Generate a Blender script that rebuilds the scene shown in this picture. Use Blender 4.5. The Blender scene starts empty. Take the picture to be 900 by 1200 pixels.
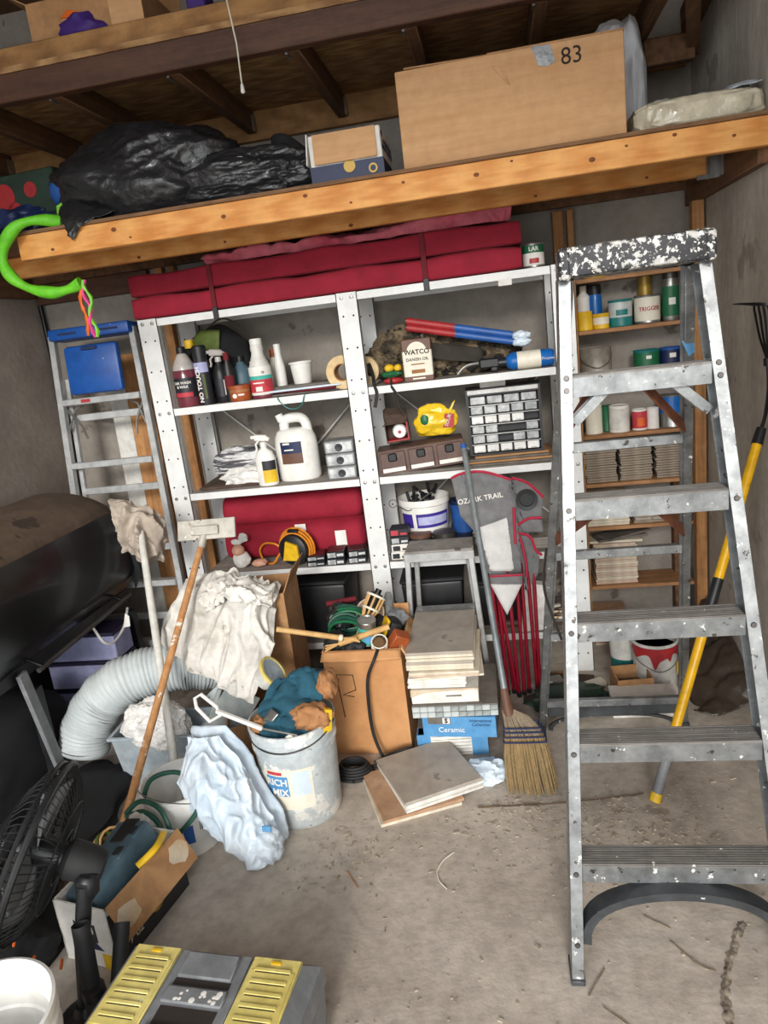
import bpy, bmesh, math, random
from mathutils import Vector, Matrix, Euler, noise

SC = bpy.context.scene
C = SC.collection
PI = math.pi
rnd = random.Random(7)

# ---------------------------------------------------------------- camera, world, light, exposure
cam_d = bpy.data.cameras.new('camera')
cam_d.sensor_fit = 'VERTICAL'
cam_d.sensor_height = 24.0
cam_d.lens = 835.0 / 1200.0 * 24.0
cam_d.clip_start = 0.05
cam = bpy.data.objects.new('camera', cam_d)
C.objects.link(cam)
_rx = Vector((0.98188, 0.14700, -0.11958))
_ry = Vector((0.07833, 0.25976, 0.96249))
_rz = Vector((0.17255, -0.95442, 0.24354))
_m = Matrix((_rx, _ry, _rz)).transposed().to_4x4()
_m.translation = Vector((0, 0, 1.65))
cam.matrix_world = _m
SC.camera = cam

W = bpy.data.worlds.new('overcast_sky')
SC.world = W
W.use_nodes = True
_bg = W.node_tree.nodes['Background']
_bg.inputs[0].default_value = (0.93, 0.97, 1.0, 1)
_bg.inputs[1].default_value = 3.4

# daylight through the open garage door behind the camera (a portal that guides the sky light in)
_pd = bpy.data.lights.new('door_portal', 'AREA')
_pd.shape = 'RECTANGLE'
_pd.size = 3.3
_pd.size_y = 3.3
_pd.cycles.is_portal = True
_po = bpy.data.objects.new('door_portal', _pd)
C.objects.link(_po)
_po.location = (-0.725, -0.9, 1.66)
_po.rotation_euler = (PI / 2, 0, 0)

SUN = bpy.data.lights.new('sun', 'SUN')
SUN.energy = 2.3
SUN.angle = math.radians(15)
SUN.color = (1.0, 0.96, 0.90)
_so = bpy.data.objects.new('sun', SUN)
C.objects.link(_so)
_so.rotation_euler = Vector((-0.06, 1.0, -0.36)).to_track_quat('-Z', 'Y').to_euler()

SC.view_settings.view_transform = 'Standard'
SC.view_settings.look = 'None'
SC.view_settings.gamma = 1.0
SC.view_settings.use_curve_mapping = False
SC.view_settings.exposure = 0.1

# ---------------------------------------------------------------- helpers
def lin(c):
    if isinstance(c, str):
        c = c.lstrip('#')
        c = [int(c[i:i + 2], 16) / 255 for i in (0, 2, 4)]
    return tuple((x / 12.92 if x <= 0.04045 else ((x + 0.055) / 1.055) ** 2.4) for x in c) + (1,)

MATS = {}
def M(name, c1, c2=None, sc=8, rough=0.6, metal=0, bump=0, bsc=60, stretch=(1, 1, 1), spot=None, spot2=None,
      lo=0.35, hi=0.65, det=5, alpha=1.0, trans=0.0, coat=0.0, rv=0.0, wave=None, grime=0.22):
    m = bpy.data.materials.new(name)
    m.use_nodes = True
    nt = m.node_tree
    N, L = nt.nodes, nt.links
    b = N['Principled BSDF']
    b.inputs['Roughness'].default_value = rough
    b.inputs['Metallic'].default_value = metal
    b.inputs['Coat Weight'].default_value = coat
    b.inputs['Alpha'].default_value = alpha
    b.inputs['Transmission Weight'].default_value = trans
    tc = N.new('ShaderNodeTexCoord')
    mp = N.new('ShaderNodeMapping')
    mp.inputs['Scale'].default_value = stretch
    L.new(tc.outputs['Object'], mp.inputs['Vector'])
    col = None
    nz = None
    def tex(scale, vec=None, d=det):
        t = N.new('ShaderNodeTexNoise')
        t.inputs['Scale'].default_value = scale
        t.inputs['Detail'].default_value = d
        t.inputs['Roughness'].default_value = 0.62
        L.new(vec or mp.outputs[0], t.inputs['Vector'])
        return t
    def ramp(src, a, z):
        r = N.new('ShaderNodeMapRange')
        r.inputs['From Min'].default_value = a
        r.inputs['From Max'].default_value = z
        L.new(src, r.inputs['Value'])
        return r.outputs[0]
    def mix(f, a, z):
        x = N.new('ShaderNodeMix')
        x.data_type = 'RGBA'
        L.new(f, x.inputs['Factor'])
        for v, s in ((a, 'A'), (z, 'B')):
            i = [k for k in x.inputs if k.name == s and k.type == 'RGBA'][0]
            if isinstance(v, tuple):
                i.default_value = v
            else:
                L.new(v, i)
        return [k for k in x.outputs if k.type == 'RGBA'][0]
    if c2 is None:
        b.inputs['Base Color'].default_value = lin(c1)
        col = lin(c1)
    else:
        if wave:
            t = N.new('ShaderNodeTexWave')
            t.inputs['Scale'].default_value = wave[0]
            t.inputs['Distortion'].default_value = wave[1]
            t.inputs['Detail'].default_value = 3
            t.inputs['Detail Scale'].default_value = wave[2]
            L.new(mp.outputs[0], t.inputs['Vector'])
            nz = tex(sc)
            mm = N.new('ShaderNodeMath'); mm.operation = 'MULTIPLY_ADD'
            L.new(t.outputs['Fac'], mm.inputs[0]); mm.inputs[1].default_value = 0.35
            L.new(nz.outputs['Fac'], mm.inputs[2])
            col = mix(ramp(mm.outputs[0], lo, hi + 0.25), lin(c1), lin(c2))
        else:
            nz = tex(sc)
            col = mix(ramp(nz.outputs['Fac'], lo, hi), lin(c1), lin(c2))
        L.new(col, b.inputs['Base Color'])
    for sp in (spot, spot2):
        if sp:
            t = tex(sp[1], tc.outputs['Object'], 4)
            f = ramp(t.outputs['Fac'], sp[2], sp[2] + 0.03)
            col = mix(f, col, lin(sp[0]))
            L.new(col, b.inputs['Base Color'])
            if metal and sp is spot:
                inv = N.new('ShaderNodeMath'); inv.operation = 'MULTIPLY_ADD'
                L.new(f, inv.inputs[0]); inv.inputs[1].default_value = -metal; inv.inputs[2].default_value = metal
                L.new(inv.outputs[0], b.inputs['Metallic'])
    if grime:
        t = tex(23.0, tc.outputs['Object'], 9)
        mr = N.new('ShaderNodeMapRange')
        mr.inputs['From Min'].default_value = 0.36
        mr.inputs['From Max'].default_value = 0.60
        mr.inputs['To Min'].default_value = 1.0 - grime
        mr.inputs['To Max'].default_value = 1.0
        L.new(t.outputs['Fac'], mr.inputs['Value'])
        hv = N.new('ShaderNodeHueSaturation')
        L.new(mr.outputs[0], hv.inputs['Value'])
        if isinstance(col, tuple):
            hv.inputs['Color'].default_value = col
        else:
            L.new(col, hv.inputs['Color'])
        L.new(hv.outputs[0], b.inputs['Base Color'])
    if rv:
        t = tex(sc * 1.7)
        r = N.new('ShaderNodeMapRange')
        r.inputs['To Min'].default_value = max(0.03, rough - rv)
        r.inputs['To Max'].default_value = min(1, rough + rv)
        L.new(t.outputs['Fac'], r.inputs['Value'])
        L.new(r.outputs[0], b.inputs['Roughness'])
    if bump:
        t = tex(bsc)
        bp = N.new('ShaderNodeBump')
        bp.inputs['Strength'].default_value = bump
        bp.inputs['Distance'].default_value = 0.01
        L.new(t.outputs['Fac'], bp.inputs['Height'])
        L.new(bp.outputs[0], b.inputs['Normal'])
    MATS[name] = m
    return m

def TR(x=0, y=0, z=0, rx=0, ry=0, rz=0, s=1):
    return Matrix.Translation((x, y, z)) @ Euler((rx, ry, rz)).to_matrix().to_4x4() @ Matrix.Scale(s, 4)

def frame_to(d):
    d = Vector(d).normalized()
    up = Vector((0, 0, 1)) if abs(d.z) < 0.95 else Vector((0, 1, 0))
    x = up.cross(d).normalized()
    y = d.cross(x)
    return x, y, d

def catmull(pts, t):
    n = len(pts) - 1
    t = min(max(t, 0), 1) * n
    i = min(int(t), n - 1)
    u = t - i
    p0 = pts[max(i - 1, 0)]; p1 = pts[i]; p2 = pts[i + 1]; p3 = pts[min(i + 2, n)]
    return 0.5 * ((2 * p1) + (p2 - p0) * u + (2 * p0 - 5 * p1 + 4 * p2 - p3) * u * u + (3 * p1 - p0 - 3 * p2 + p3) * u ** 3)

def smooth(pts, k=8):
    P = [Vector(p) for p in pts]
    n = (len(P) - 1) * k
    return [catmull(P, i / n) for i in range(n + 1)]

def ridge(q):
    return max(0.0, 1 - 3.2 * abs(noise.noise(q))) ** 1.4

class B:
    def __init__(self, mx=None):
        self.bm = bmesh.new()
        self.mx = mx
    def _add(self, verts, faces):
        vs = [self.bm.verts.new(self.mx @ Vector(v) if self.mx else v) for v in verts]
        for f in faces:
            if len(set(f)) > 2:
                try:
                    self.bm.faces.new([vs[i] for i in f])
                except ValueError:
                    pass
        return self
    def box(self, c, s, r=(0, 0, 0), bev=0.0, seg=1, taper=1.0):
        t = bmesh.new()
        bmesh.ops.create_cube(t, size=1)
        for v in t.verts:
            k = taper if v.co.z < 0 else 1
            v.co = Vector((v.co.x * s[0] * k, v.co.y * s[1] * k, v.co.z * s[2]))
        if bev:
            bmesh.ops.bevel(t, geom=t.edges[:], offset=min(bev, min(s) * 0.45), segments=seg, affect='EDGES', profile=0.5)
        e = Euler(r).to_matrix()
        c = Vector(c)
        t.verts.index_update()
        vs = [e @ v.co + c for v in t.verts]
        fs = [[v.index for v in f.verts] for f in t.faces]
        t.free()
        return self._add(vs, fs)
    def span(self, a, b, bev=0.0, seg=1):
        a = Vector(a); b = Vector(b)
        return self.box((a + b) / 2, [abs(x) for x in (b - a)], bev=bev, seg=seg)
    def bar(self, a, b, w, t, up=(0, 0, 1), bev=0.0):
        """rectangular bar from a to b: w across, t along up"""
        a = Vector(a); b = Vector(b)
        d = (b - a); ln = d.length; d = d.normalized()
        u = Vector(up)
        x = d.cross(u).normalized()
        u = x.cross(d)
        old = self.mx
        R = Matrix((x, d, u)).transposed().to_4x4()
        R.translation = (a + b) / 2
        self.mx = (old @ R) if old else R
        self.box((0, 0, 0), (w, ln, t), bev=bev)
        self.mx = old
        return self
    def cyl(self, a, b, r0, r1=None, n=16, caps=True):
        r1 = r0 if r1 is None else r1
        return self.tube([a, b], [r0, r1], n, caps=caps)
    def tube(self, pts, r, n=8, closed=False, caps=True):
        P = [Vector(p) for p in pts]
        k = len(P)
        rr = r if isinstance(r, (list, tuple)) else [r] * k
        vs = []; fs = []
        px = None
        for i in range(k):
            if closed:
                d = P[(i + 1) % k] - P[i - 1]
            else:
                d = P[min(i + 1, k - 1)] - P[max(i - 1, 0)]
            if d.length < 1e-9:
                d = Vector((0, 0, 1))
            d.normalize()
            if px is None:
                x, y, _ = frame_to(d)
            else:
                x = px - d * px.dot(d)
                if x.length < 1e-6:
                    x = frame_to(d)[0]
                x.normalize()
                y = d.cross(x)
            px = x
            for j in range(n):
                a = 2 * PI * j / n
                vs.append(P[i] + (x * math.cos(a) + y * math.sin(a)) * rr[i])
        for i in range(k if closed else k - 1):
            i2 = (i + 1) % k
            for j in range(n):
                j2 = (j + 1) % n
                fs.append([i * n + j, i * n + j2, i2 * n + j2, i2 * n + j])
        if caps and not closed:
            fs.append(list(range(n))[::-1])
            fs.append([(k - 1) * n + j for j in range(n)])
        return self._add(vs, fs)
    def lathe(self, prof, n=24, o=(0, 0, 0), a0=0.0, a1=2 * PI, rot=None, sx=1, sy=1, cap=True):
        o = Vector(o)
        full = abs(a1 - a0 - 2 * PI) < 1e-6
        m = n if full else n + 1
        vs = []; fs = []
        for (r, z) in prof:
            for j in range(m):
                a = a0 + (a1 - a0) * j / n
                v = Vector((r * math.cos(a) * sx, r * math.sin(a) * sy, z))
                if rot:
                    v = rot @ v
                vs.append(v + o)
        for i in range(len(prof) - 1):
            for j in range(n):
                j2 = (j + 1) % m
                fs.append([i * m + j, i * m + j2, (i + 1) * m + j2, (i + 1) * m + j])
        if full and cap:
            if prof[0][0] > 1e-6:
                fs.append(list(range(m))[::-1])
            if prof[-1][0] > 1e-6:
                fs.append([(len(prof) - 1) * m + j for j in range(m)])
        return self._add(vs, fs)
    def prism(self, poly, h, mx=None):
        n = len(poly)
        vs = [Vector((x, y, 0)) for x, y in poly] + [Vector((x, y, h)) for x, y in poly]
        if mx:
            vs = [mx @ v for v in vs]
        fs = [list(range(n))[::-1], [n + i for i in range(n)]] + [[i, (i + 1) % n, n + (i + 1) % n, n + i] for i in range(n)]
        return self._add(vs, fs)
    def grid(self, fn, nu, nv):
        vs = [fn(i / nu, j / nv) for i in range(nu + 1) for j in range(nv + 1)]
        fs = [[i * (nv + 1) + j, (i + 1) * (nv + 1) + j, (i + 1) * (nv + 1) + j + 1, i * (nv + 1) + j + 1] for i in range(nu) for j in range(nv)]
        return self._add(vs, fs)
    def sheet(self, rows, nu=24, nv=24, amp=0.0, freq=6.0, seed=0, amp2=0.0, st=(1, 1, 1)):
        """smooth sheet through rows of control points, with folds pushed along the normal"""
        R = [[Vector(p) for p in row] for row in rows]
        def base(u, v):
            return catmull([catmull(row, v) for row in R], u)
        def fn(u, v):
            p = base(u, v)
            e = 0.01
            du = base(min(u + e, 1), v) - base(max(u - e, 0), v)
            dv = base(u, min(v + e, 1)) - base(u, max(v - e, 0))
            nn = du.cross(dv)
            nn = nn.normalized() if nn.length > 1e-9 else Vector((0, 0, 1))
            q = Vector((p.x * st[0], p.y * st[1], p.z * st[2])) * freq + Vector((seed * 3.1, seed * 1.7, seed * 5.3))
            k = noise.noise(q * 0.8) * amp
            k += (ridge(q * 0.9 + Vector((9, 4, 1))) + 0.45 * ridge(q * 2.1 + Vector((2, 7, 5)))) * amp2
            return p + nn * k
        return self.grid(fn, nu, nv)
    def blob(self, c, rad, amp=0.15, freq=2.5, sub=4, seed=0, crease=0.0, floor=None, sq=1.0, fine=0.0):
        t = bmesh.new()
        bmesh.ops.create_icosphere(t, subdivisions=sub, radius=1)
        t.verts.index_update()
        vs = []
        c = Vector(c)
        for v in t.verts:
            d = v.co.normalized()
            q = d * freq + Vector((seed * 2.7, seed * 1.3, seed * 4.9))
            k = 1 + amp * noise.noise(q) + crease * (0.45 * ridge(q * 1.1) + 0.22 * ridge(q * 2.6)) + fine * (ridge(q * 5.3 + Vector((3, 1, 4))) + 0.5 * ridge(q * 9.1))
            e = Vector([math.copysign(abs(x) ** sq, x) for x in d])
            p = Vector((e.x * rad[0], e.y * rad[1], e.z * rad[2])) * k + c
            if floor is not None and p.z < floor:
                p.z = floor + (p.z - floor) * 0.02
            vs.append(p)
        fs = [[v.index for v in f.verts] for f in t.faces]
        t.free()
        return self._add(vs, fs)
    def text(self, s, size, mx, ext=0.0006, wrap=None, bold=0.0, align='CENTER'):
        """lettering in the local xy plane of mx; wrap=r bends it round a cylinder of radius r (axis local y, facing +z)"""
        cu = bpy.data.curves.new('lettering', 'FONT')
        cu.body = s
        cu.size = size
        cu.align_x = align
        cu.align_y = 'CENTER'
        cu.extrude = ext
        cu.offset = bold
        cu.resolution_u = 3
        o = bpy.data.objects.new('lettering', cu)
        C.objects.link(o)
        dg = bpy.context.evaluated_depsgraph_get()
        me = o.evaluated_get(dg).to_mesh()
        vs = []
        for v in me.vertices:
            p = v.co.copy()
            if wrap:
                a = p.x / wrap
                p = Vector(((wrap + p.z) * math.sin(a), p.y, (wrap + p.z) * math.cos(a) - wrap))
            vs.append(mx @ p)
        fs = [list(p.vertices) for p in me.polygons]
        self._add(vs, fs)
        bpy.data.objects.remove(o)
        bpy.data.curves.remove(cu)
        return self
    def mesh(self, name, mat, ang=38, sm=True):
        bmesh.ops.recalc_face_normals(self.bm, faces=self.bm.faces[:])
        me = bpy.data.meshes.new(name)
        self.bm.to_mesh(me)
        self.bm.free()
        me.materials.append(MATS[mat] if isinstance(mat, str) else mat)
        if sm:
            me.shade_smooth()
            me.set_sharp_from_angle(angle=math.radians(ang))
        return me
    def obj(self, name, mat, parent=None, loc=(0, 0, 0), rot=(0, 0, 0), solid=0.0, ang=38, label=None, kind=None, off=0):
        o = bpy.data.objects.new(name, self.mesh(name, mat, ang))
        C.objects.link(o)
        o.location = loc
        o.rotation_euler = rot
        if parent:
            o.parent = parent
        if solid:
            md = o.modifiers.new('solid', 'SOLIDIFY')
            md.thickness = solid
            md.offset = off
        if label:
            o['label'] = label
        if kind:
            o['kind'] = kind
        return o

def tag(o, label, cat, group=None):
    o['label'] = label
    o['category'] = cat
    if group:
        o['group'] = group
    return o

def thing(name, label, cat, loc=(0, 0, 0), rot=(0, 0, 0), group=None):
    o = bpy.data.objects.new(name, None)
    o.empty_display_size = 0.05
    C.objects.link(o)
    o.location = loc
    o.rotation_euler = rot if isinstance(rot, (tuple, list)) else (0, 0, rot)
    return tag(o, label, cat, group)

def struct(o):
    o['kind'] = 'structure'
    return o

def dup(o, parent=None):
    c = o.copy()
    C.objects.link(c)
    c.parent = parent
    for ch in list(o.children):
        dup(ch, c)
    return c

FRONT = lambda x, y, z, rz=0, tilt=0: TR(x, y, z, PI / 2 + tilt, 0, rz)   # lettering plane facing -y

# ---------------------------------------------------------------- materials
M('concrete_floor', '#b2a699', '#ccc1b4', sc=3.2, rough=0.9, bump=0.25, bsc=45, spot=('#a09386', 2.6, 0.63), spot2=('#d2c8ba', 26, 0.70), det=8)
M('concrete_wall', '#888178', '#a69e94', sc=2.2, rough=0.92, bump=0.3, bsc=30, spot=('#6e665c', 3.1, 0.62), spot2=('#aaa296', 7, 0.70), det=8, grime=0.12)
M('concrete_wall_dark', '#968b81', '#b2a69b', sc=1.7, rough=0.92, bump=0.25, bsc=30, spot=('#9c9186', 9, 0.72), det=8, grime=0.12)
M('concrete_wall_right', '#aea699', '#ccc5b9', sc=2.4, rough=0.92, bump=0.4, bsc=14, spot=('#a1988b', 3.0, 0.64), spot2=('#d6d1c8', 7, 0.70), det=8, stretch=(1, 2, 0.6), grime=0.14)
M('dirt', '#4c3d31', '#6b5947', sc=9, rough=0.98, bump=0.6, bsc=40)
M('lumber', '#cd8238', '#e6a75e', sc=3, rough=0.65, stretch=(0.6, 9, 9), wave=(3.0, 5, 1.5), bump=0.08, bsc=40, spot=('#8d5527', 5.2, 0.715), grime=0.1)
M('lumber_y', '#b9804a', '#d9a468', sc=3, rough=0.7, stretch=(9, 0.6, 9), wave=(3.0, 5, 1.5))
M('stud_wood', '#9a683c', '#c48f59', sc=4, rough=0.75, stretch=(9, 9, 0.6), bump=0.1, bsc=30)
M('shelf_wood', '#9b6c46', '#bd8c60', sc=4, rough=0.7, stretch=(0.6, 9, 9))
M('dark_beam', '#4a2f21', '#63422f', sc=4, rough=0.6, stretch=(0.7, 6, 6), bump=0.15, bsc=25, spot=('#a9825a', 9, 0.74))
M('joist_wood', '#5a3d26', '#7d583a', sc=4, rough=0.8, stretch=(8, 0.6, 8))
M('plywood', '#8a623d', '#bd9464', sc=5, rough=0.8, stretch=(0.8, 9, 3), wave=(2.2, 9, 1.2), lo=0.45, hi=0.70)
M('plank_wood', '#8b6238', '#b28552', sc=3, rough=0.75, stretch=(0.7, 9, 6), wave=(2, 7, 1))
M('ply_edge', '#6e4e33', '#8a6748', sc=20, rough=0.85, stretch=(0.3, 1, 9))
M('white_steel', '#dedfdd', '#eaebea', sc=5, rough=0.38, bump=0.02, bsc=20, spot=('#b9b6b0', 11, 0.75), grime=0.08)
M('hole_dark', '#2a2a2a', rough=0.8)
M('bolt_steel', '#a9a9a6', rough=0.35, metal=0.9)
M('shelf_board', '#8d877f', '#a9a39a', sc=6, rough=0.85, stretch=(0.5, 4, 4), spot=('#6f675f', 5, 0.63))
M('alu', '#8a8d8f', '#a6a9aa', sc=14, rough=0.45, metal=0.75, spot=('#e6e4de', 42, 0.64), spot2=('#55504a', 34, 0.645), rv=0.12, grime=0.34)
M('alu_clean', '#b4b6b6', '#cacccc', sc=9, rough=0.42, metal=0.35, rv=0.1, spot=('#8d8a86', 20, 0.70))
M('alu_tread', '#77736f', '#9b9792', sc=12, rough=0.6, metal=0.4, stretch=(0.4, 10, 10), spot=('#e3e0d8', 40, 0.68))
M('cap_black', '#26272a', '#414246', sc=12, rough=0.6, spot=('#c4c2bd', 30, 0.555), spot2=('#efede7', 75, 0.56))
M('black_plastic_worn', '#2e3033', '#45484b', sc=9, rough=0.5, spot=('#d8d6d0', 30, 0.70))
M('rust', '#74422d', '#94593c', sc=14, rough=0.85, bump=0.2, bsc=60, spot=('#e8e2d6', 24, 0.71))
M('black_plastic', '#17181a', '#222427', sc=10, rough=0.45)
M('black_metal', '#101113', rough=0.4, metal=0.2)
M('black_gloss', '#0b0c0e', '#17181a', sc=3, rough=0.30, coat=0.15, spot=('#35332f', 4.2, 0.66))
M('dusty_hood', '#544538', '#6d5a49', sc=3.2, rough=0.85, spot=('#463a30', 3.4, 0.62))
M('bin_bag', '#1d1e20', '#2a2b2e', sc=6, rough=0.34, bump=0.7, bsc=22, coat=0.25, grime=0.1)
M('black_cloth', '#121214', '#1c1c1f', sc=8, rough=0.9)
M('cardboard', '#c99a6c', '#d6a97c', sc=4, rough=0.85, stretch=(0.5, 0.5, 7), bump=0.03, bsc=20, grime=0.1)
M('cardboard_dark', '#a87c52', '#bd9064', sc=4, rough=0.88)
M('cardboard_orange', '#bd8655', '#cd9866', sc=5, rough=0.85, grime=0.1)
M('cardboard_torn', '#d9cbb4', '#c5a57e', sc=12, rough=0.9)
M('marker', '#3a2a20', rough=0.8)
M('ink', '#2b211b', rough=0.8)
M('duct_tape', '#6e7072', '#8f9193', sc=20, rough=0.35, metal=0.5, bump=0.2, bsc=30)
M('white_plastic', '#e8e6e0', '#f1efea', sc=6, rough=0.42, grime=0.08)
M('white_plastic_dirty', '#d6d4cd', '#ebe9e3', sc=5, rough=0.5, spot=('#a9a49a', 10, 0.66))
M('bucket_grey', '#b7bfc2', '#cdd3d4', sc=5, rough=0.6, spot=('#eceae4', 9, 0.56), spot2=('#93989a', 22, 0.68))
M('white_paper', '#efece6', '#e2ded6', sc=9, rough=0.8, grime=0.1)
M('poly_bag', '#c6d7e6', '#dfeaf4', sc=5, rough=0.32, bump=0.5, bsc=26, grime=0.06)
M('clear_wrap', '#c9bfa6', '#ded5bd', sc=6, rough=0.2, bump=0.5, bsc=16, coat=0.6)
M('clear_bin', '#b8c4cc', '#c8d2d8', sc=5, rough=0.25, trans=0.35, alpha=1.0)
M('red_fabric', '#8a1027', '#9b1730', sc=9, rough=0.85, bump=0.12, bsc=22, grime=0.1)
M('red_faded', '#c04d60', '#d27480', sc=5, rough=0.9, bump=0.15, bsc=18)
M('red_dark', '#6c0f1d', rough=0.8)
M('red_tube', '#8f1129', '#a01a32', sc=9, rough=0.25, metal=0.3, coat=0.5)
M('red_trim', '#b61d3f', rough=0.7)
M('red', '#b02f33', rough=0.5)
M('grey_fabric', '#6f6f70', '#7d7d7e', sc=14, rough=0.88, bump=0.1, bsc=60)
M('light_fabric', '#c9c8c6', '#d6d5d3', sc=14, rough=0.85, bump=0.1, bsc=60, grime=0.1)
M('dropcloth', '#cfcac1', '#e8e5de', sc=5, rough=0.95, bump=0.3, bsc=35, spot=('#aaa296', 9, 0.66), spot2=('#8d867b', 45, 0.70))
M('beige_cloth', '#a5978a', '#c0b3a4', sc=5, rough=0.95, bump=0.2, bsc=30)
M('white_cloth', '#dcd9d4', '#eeece8', sc=6, rough=0.95, bump=0.2, bsc=30, spot=('#c3b7a8', 9, 0.66))
M('stripe_cloth', '#e4e4e4', '#55555a', sc=2, rough=0.95, stretch=(2, 2, 30), lo=0.48, hi=0.54)
M('brown_cloth', '#4a3a30', '#5c4a3e', sc=6, rough=0.95)
M('duct_white', '#b4bbbc', '#c6cccc', sc=5, rough=0.55, grime=0.08)
M('pole_wood', '#b27a48', '#cf9a66', sc=5, rough=0.75, stretch=(6, 6, 0.8), spot=('#ece6da', 20, 0.62))
M('pole_white', '#cfcdc4', '#e0ded6', sc=6, rough=0.6, spot=('#908b80', 18, 0.68))
M('float_metal', '#a9a49a', '#c7c2b8', sc=9, rough=0.6, metal=0.3, spot=('#7b5f48', 9, 0.62), spot2=('#efece4', 20, 0.66))
M('teal_glove', '#1c4a5c', '#285d70', sc=7, rough=0.9, bump=0.15, bsc=40)
M('tan_suede', '#9c6b41', '#b58257', sc=8, rough=0.95, bump=0.2, bsc=50)
M('yellow', '#e8b81c', '#f2c52c', sc=8, rough=0.5)
M('yellow_lid', '#d6c36c', '#e6d788', sc=6, rough=0.5, spot=('#efe9cf', 12, 0.68))
M('tool_grey', '#6e7072', '#85878a', sc=7, rough=0.6, spot=('#cfcdc8', 9, 0.70))
M('slot_dark', '#2e2622', rough=0.9)
M('yellow_pole', '#eeb410', '#f6c01c', sc=5, rough=0.35, spot=('#cf9a12', 14, 0.68))
M('orange', '#e66a1e', rough=0.5)
M('orange_cord', '#e08a24', rough=0.5)
M('green_hose', '#1f4a3d', '#2a5b4c', sc=9, rough=0.4)
M('green_foam', '#63c51f', '#74d42d', sc=6, rough=0.6, bump=0.2, bsc=20)
M('lime', '#7ccb3a', rough=0.6)
M('pink', '#e2458f', rough=0.6)
M('blue_plastic', '#144f9f', '#1b5cb0', sc=6, rough=0.45, spot=('#dcdcda', 20, 0.68))
M('blue', '#2a5ca6', rough=0.45)
M('navy', '#16264f', rough=0.5)
M('blue_box', '#4a8cc0', '#669fcb', sc=6, rough=0.6, grime=0.1)
M('blue_can', '#1467b8', rough=0.35, coat=0.3)
M('purple', '#3d2c8f', rough=0.5)
M('purple_dark', '#43247a', rough=0.6)
M('lilac', '#a5a8d4', '#bcbee2', sc=4, rough=0.5)
M('dark_purple', '#2a2440', rough=0.6)
M('case_grey', '#46606c', '#577280', sc=7, rough=0.5)
M('grey_plastic', '#7d8482', '#8d9492', sc=6, rough=0.55)
M('grey_case', '#8b8d8f', '#9a9c9e', sc=5, rough=0.35)
M('wash_purple', '#6a2f3c', '#7d3c48', sc=5, rough=0.2, coat=0.4)
M('clear_top', '#b9b3ae', rough=0.25)
M('tub_orange', '#a8542a', rough=0.5)
M('label_red', '#c53a46', rough=0.6)
M('label_teal', '#43b0a4', rough=0.6)
M('label_dark', '#24242b', rough=0.5)
M('masking_tape', '#dcbf8d', '#e6cc9d', sc=7, rough=0.7)
M('camo', '#3b3227', '#7b6b52', sc=11, rough=0.85, lo=0.42, hi=0.56, spot=('#211c17', 9, 0.58))
M('camo_black', '#24211d', '#3a352e', sc=9, rough=0.85)
M('watco_brown', '#6b4a3a', rough=0.5)
M('cream', '#e4ddca', '#ede7d6', sc=5, rough=0.5, grime=0.1)
M('organiser_brown', '#5b443c', '#6b5148', sc=7, rough=0.5)
M('drawer_clear', '#9fa3a4', '#d6d8d8', sc=16, rough=0.25, lo=0.42, hi=0.6)
M('drawer_white', '#d8d8d4', '#eeeeea', sc=16, rough=0.3, grime=0.1)
M('cab_black', '#232425', '#2d2e30', sc=5, rough=0.5)
M('candy_yellow', '#efc21a', '#f5d13a', sc=7, rough=0.3, coat=0.4, spot=('#c8301f', 9, 0.66))
M('glass_white', '#f1f0ee', rough=0.2, grime=0.0)
M('tin', '#9d9c98', '#b5b4b0', sc=9, rough=0.35, metal=0.8)
M('tin_dirty', '#8b8479', '#bab3a6', sc=6, rough=0.5, metal=0.3, spot=('#4f473d', 7, 0.62))
M('tin_dark', '#4a4644', '#5d5957', sc=8, rough=0.4, metal=0.6)
M('teal', '#1d7a78', rough=0.45)
M('gold', '#a8873a', rough=0.4, metal=0.3)
M('green', '#1f6a44', rough=0.45)
M('tile_grey', '#a59b8f', '#b6ac9f', sc=5, rough=0.55, spot=('#8a8177', 6, 0.63), grime=0.14)
M('tile_cream', '#d9cdb6', '#e7dcc8', sc=5, rough=0.7)
M('tile_white', '#e4e0d7', '#efece5', sc=5, rough=0.6)
M('tile_clay', '#b48b69', '#c6a182', sc=8, rough=0.8, bump=0.3, bsc=90)
M('tile_shelf', '#8f8272', '#a39584', sc=7, rough=0.8)
M('tile_pink', '#cbb29c', '#dac4b0', sc=7, rough=0.8)
M('slate', '#6b655e', '#7d766e', sc=6, rough=0.8)
M('mosaic', '#8b9190', '#a9afad', sc=30, rough=0.3)
M('mosaic_light', '#c3c9c7', rough=0.3)
M('stool_top', '#8b8680', '#a7a29b', sc=8, rough=0.8, spot=('#5e5952', 18, 0.64), spot2=('#d3cfc7', 9, 0.68))
M('stool_metal', '#a9aaa9', '#bdbebd', sc=9, rough=0.5, metal=0.5, spot=('#dedcd6', 20, 0.68))
M('broom_handle', '#8a9296', '#a3abae', sc=9, rough=0.35, metal=0.5)
M('straw', '#8a734f', '#ad9368', sc=30, rough=0.9, stretch=(9, 9, 0.8))
M('straw_top', '#8a7a66', '#a3927c', sc=30, rough=0.9, stretch=(9, 9, 0.8))
M('navy_thread', '#2e3557', rough=0.9)
M('bamboo', '#c79a5c', '#dcb478', sc=9, rough=0.7)
M('basket_brown', '#6b4f33', '#8a6a48', sc=20, rough=0.9)
M('rubber', '#191a1b', '#252627', sc=8, rough=0.7)
M('skin_doll', '#d9a68c', rough=0.6)
M('dark_bag', '#3a3129', '#51463b', sc=5, rough=0.4, bump=0.5, bsc=14, coat=0.2)
M('green_bag', '#22352b', '#2e463a', sc=6, rough=0.5)
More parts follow.
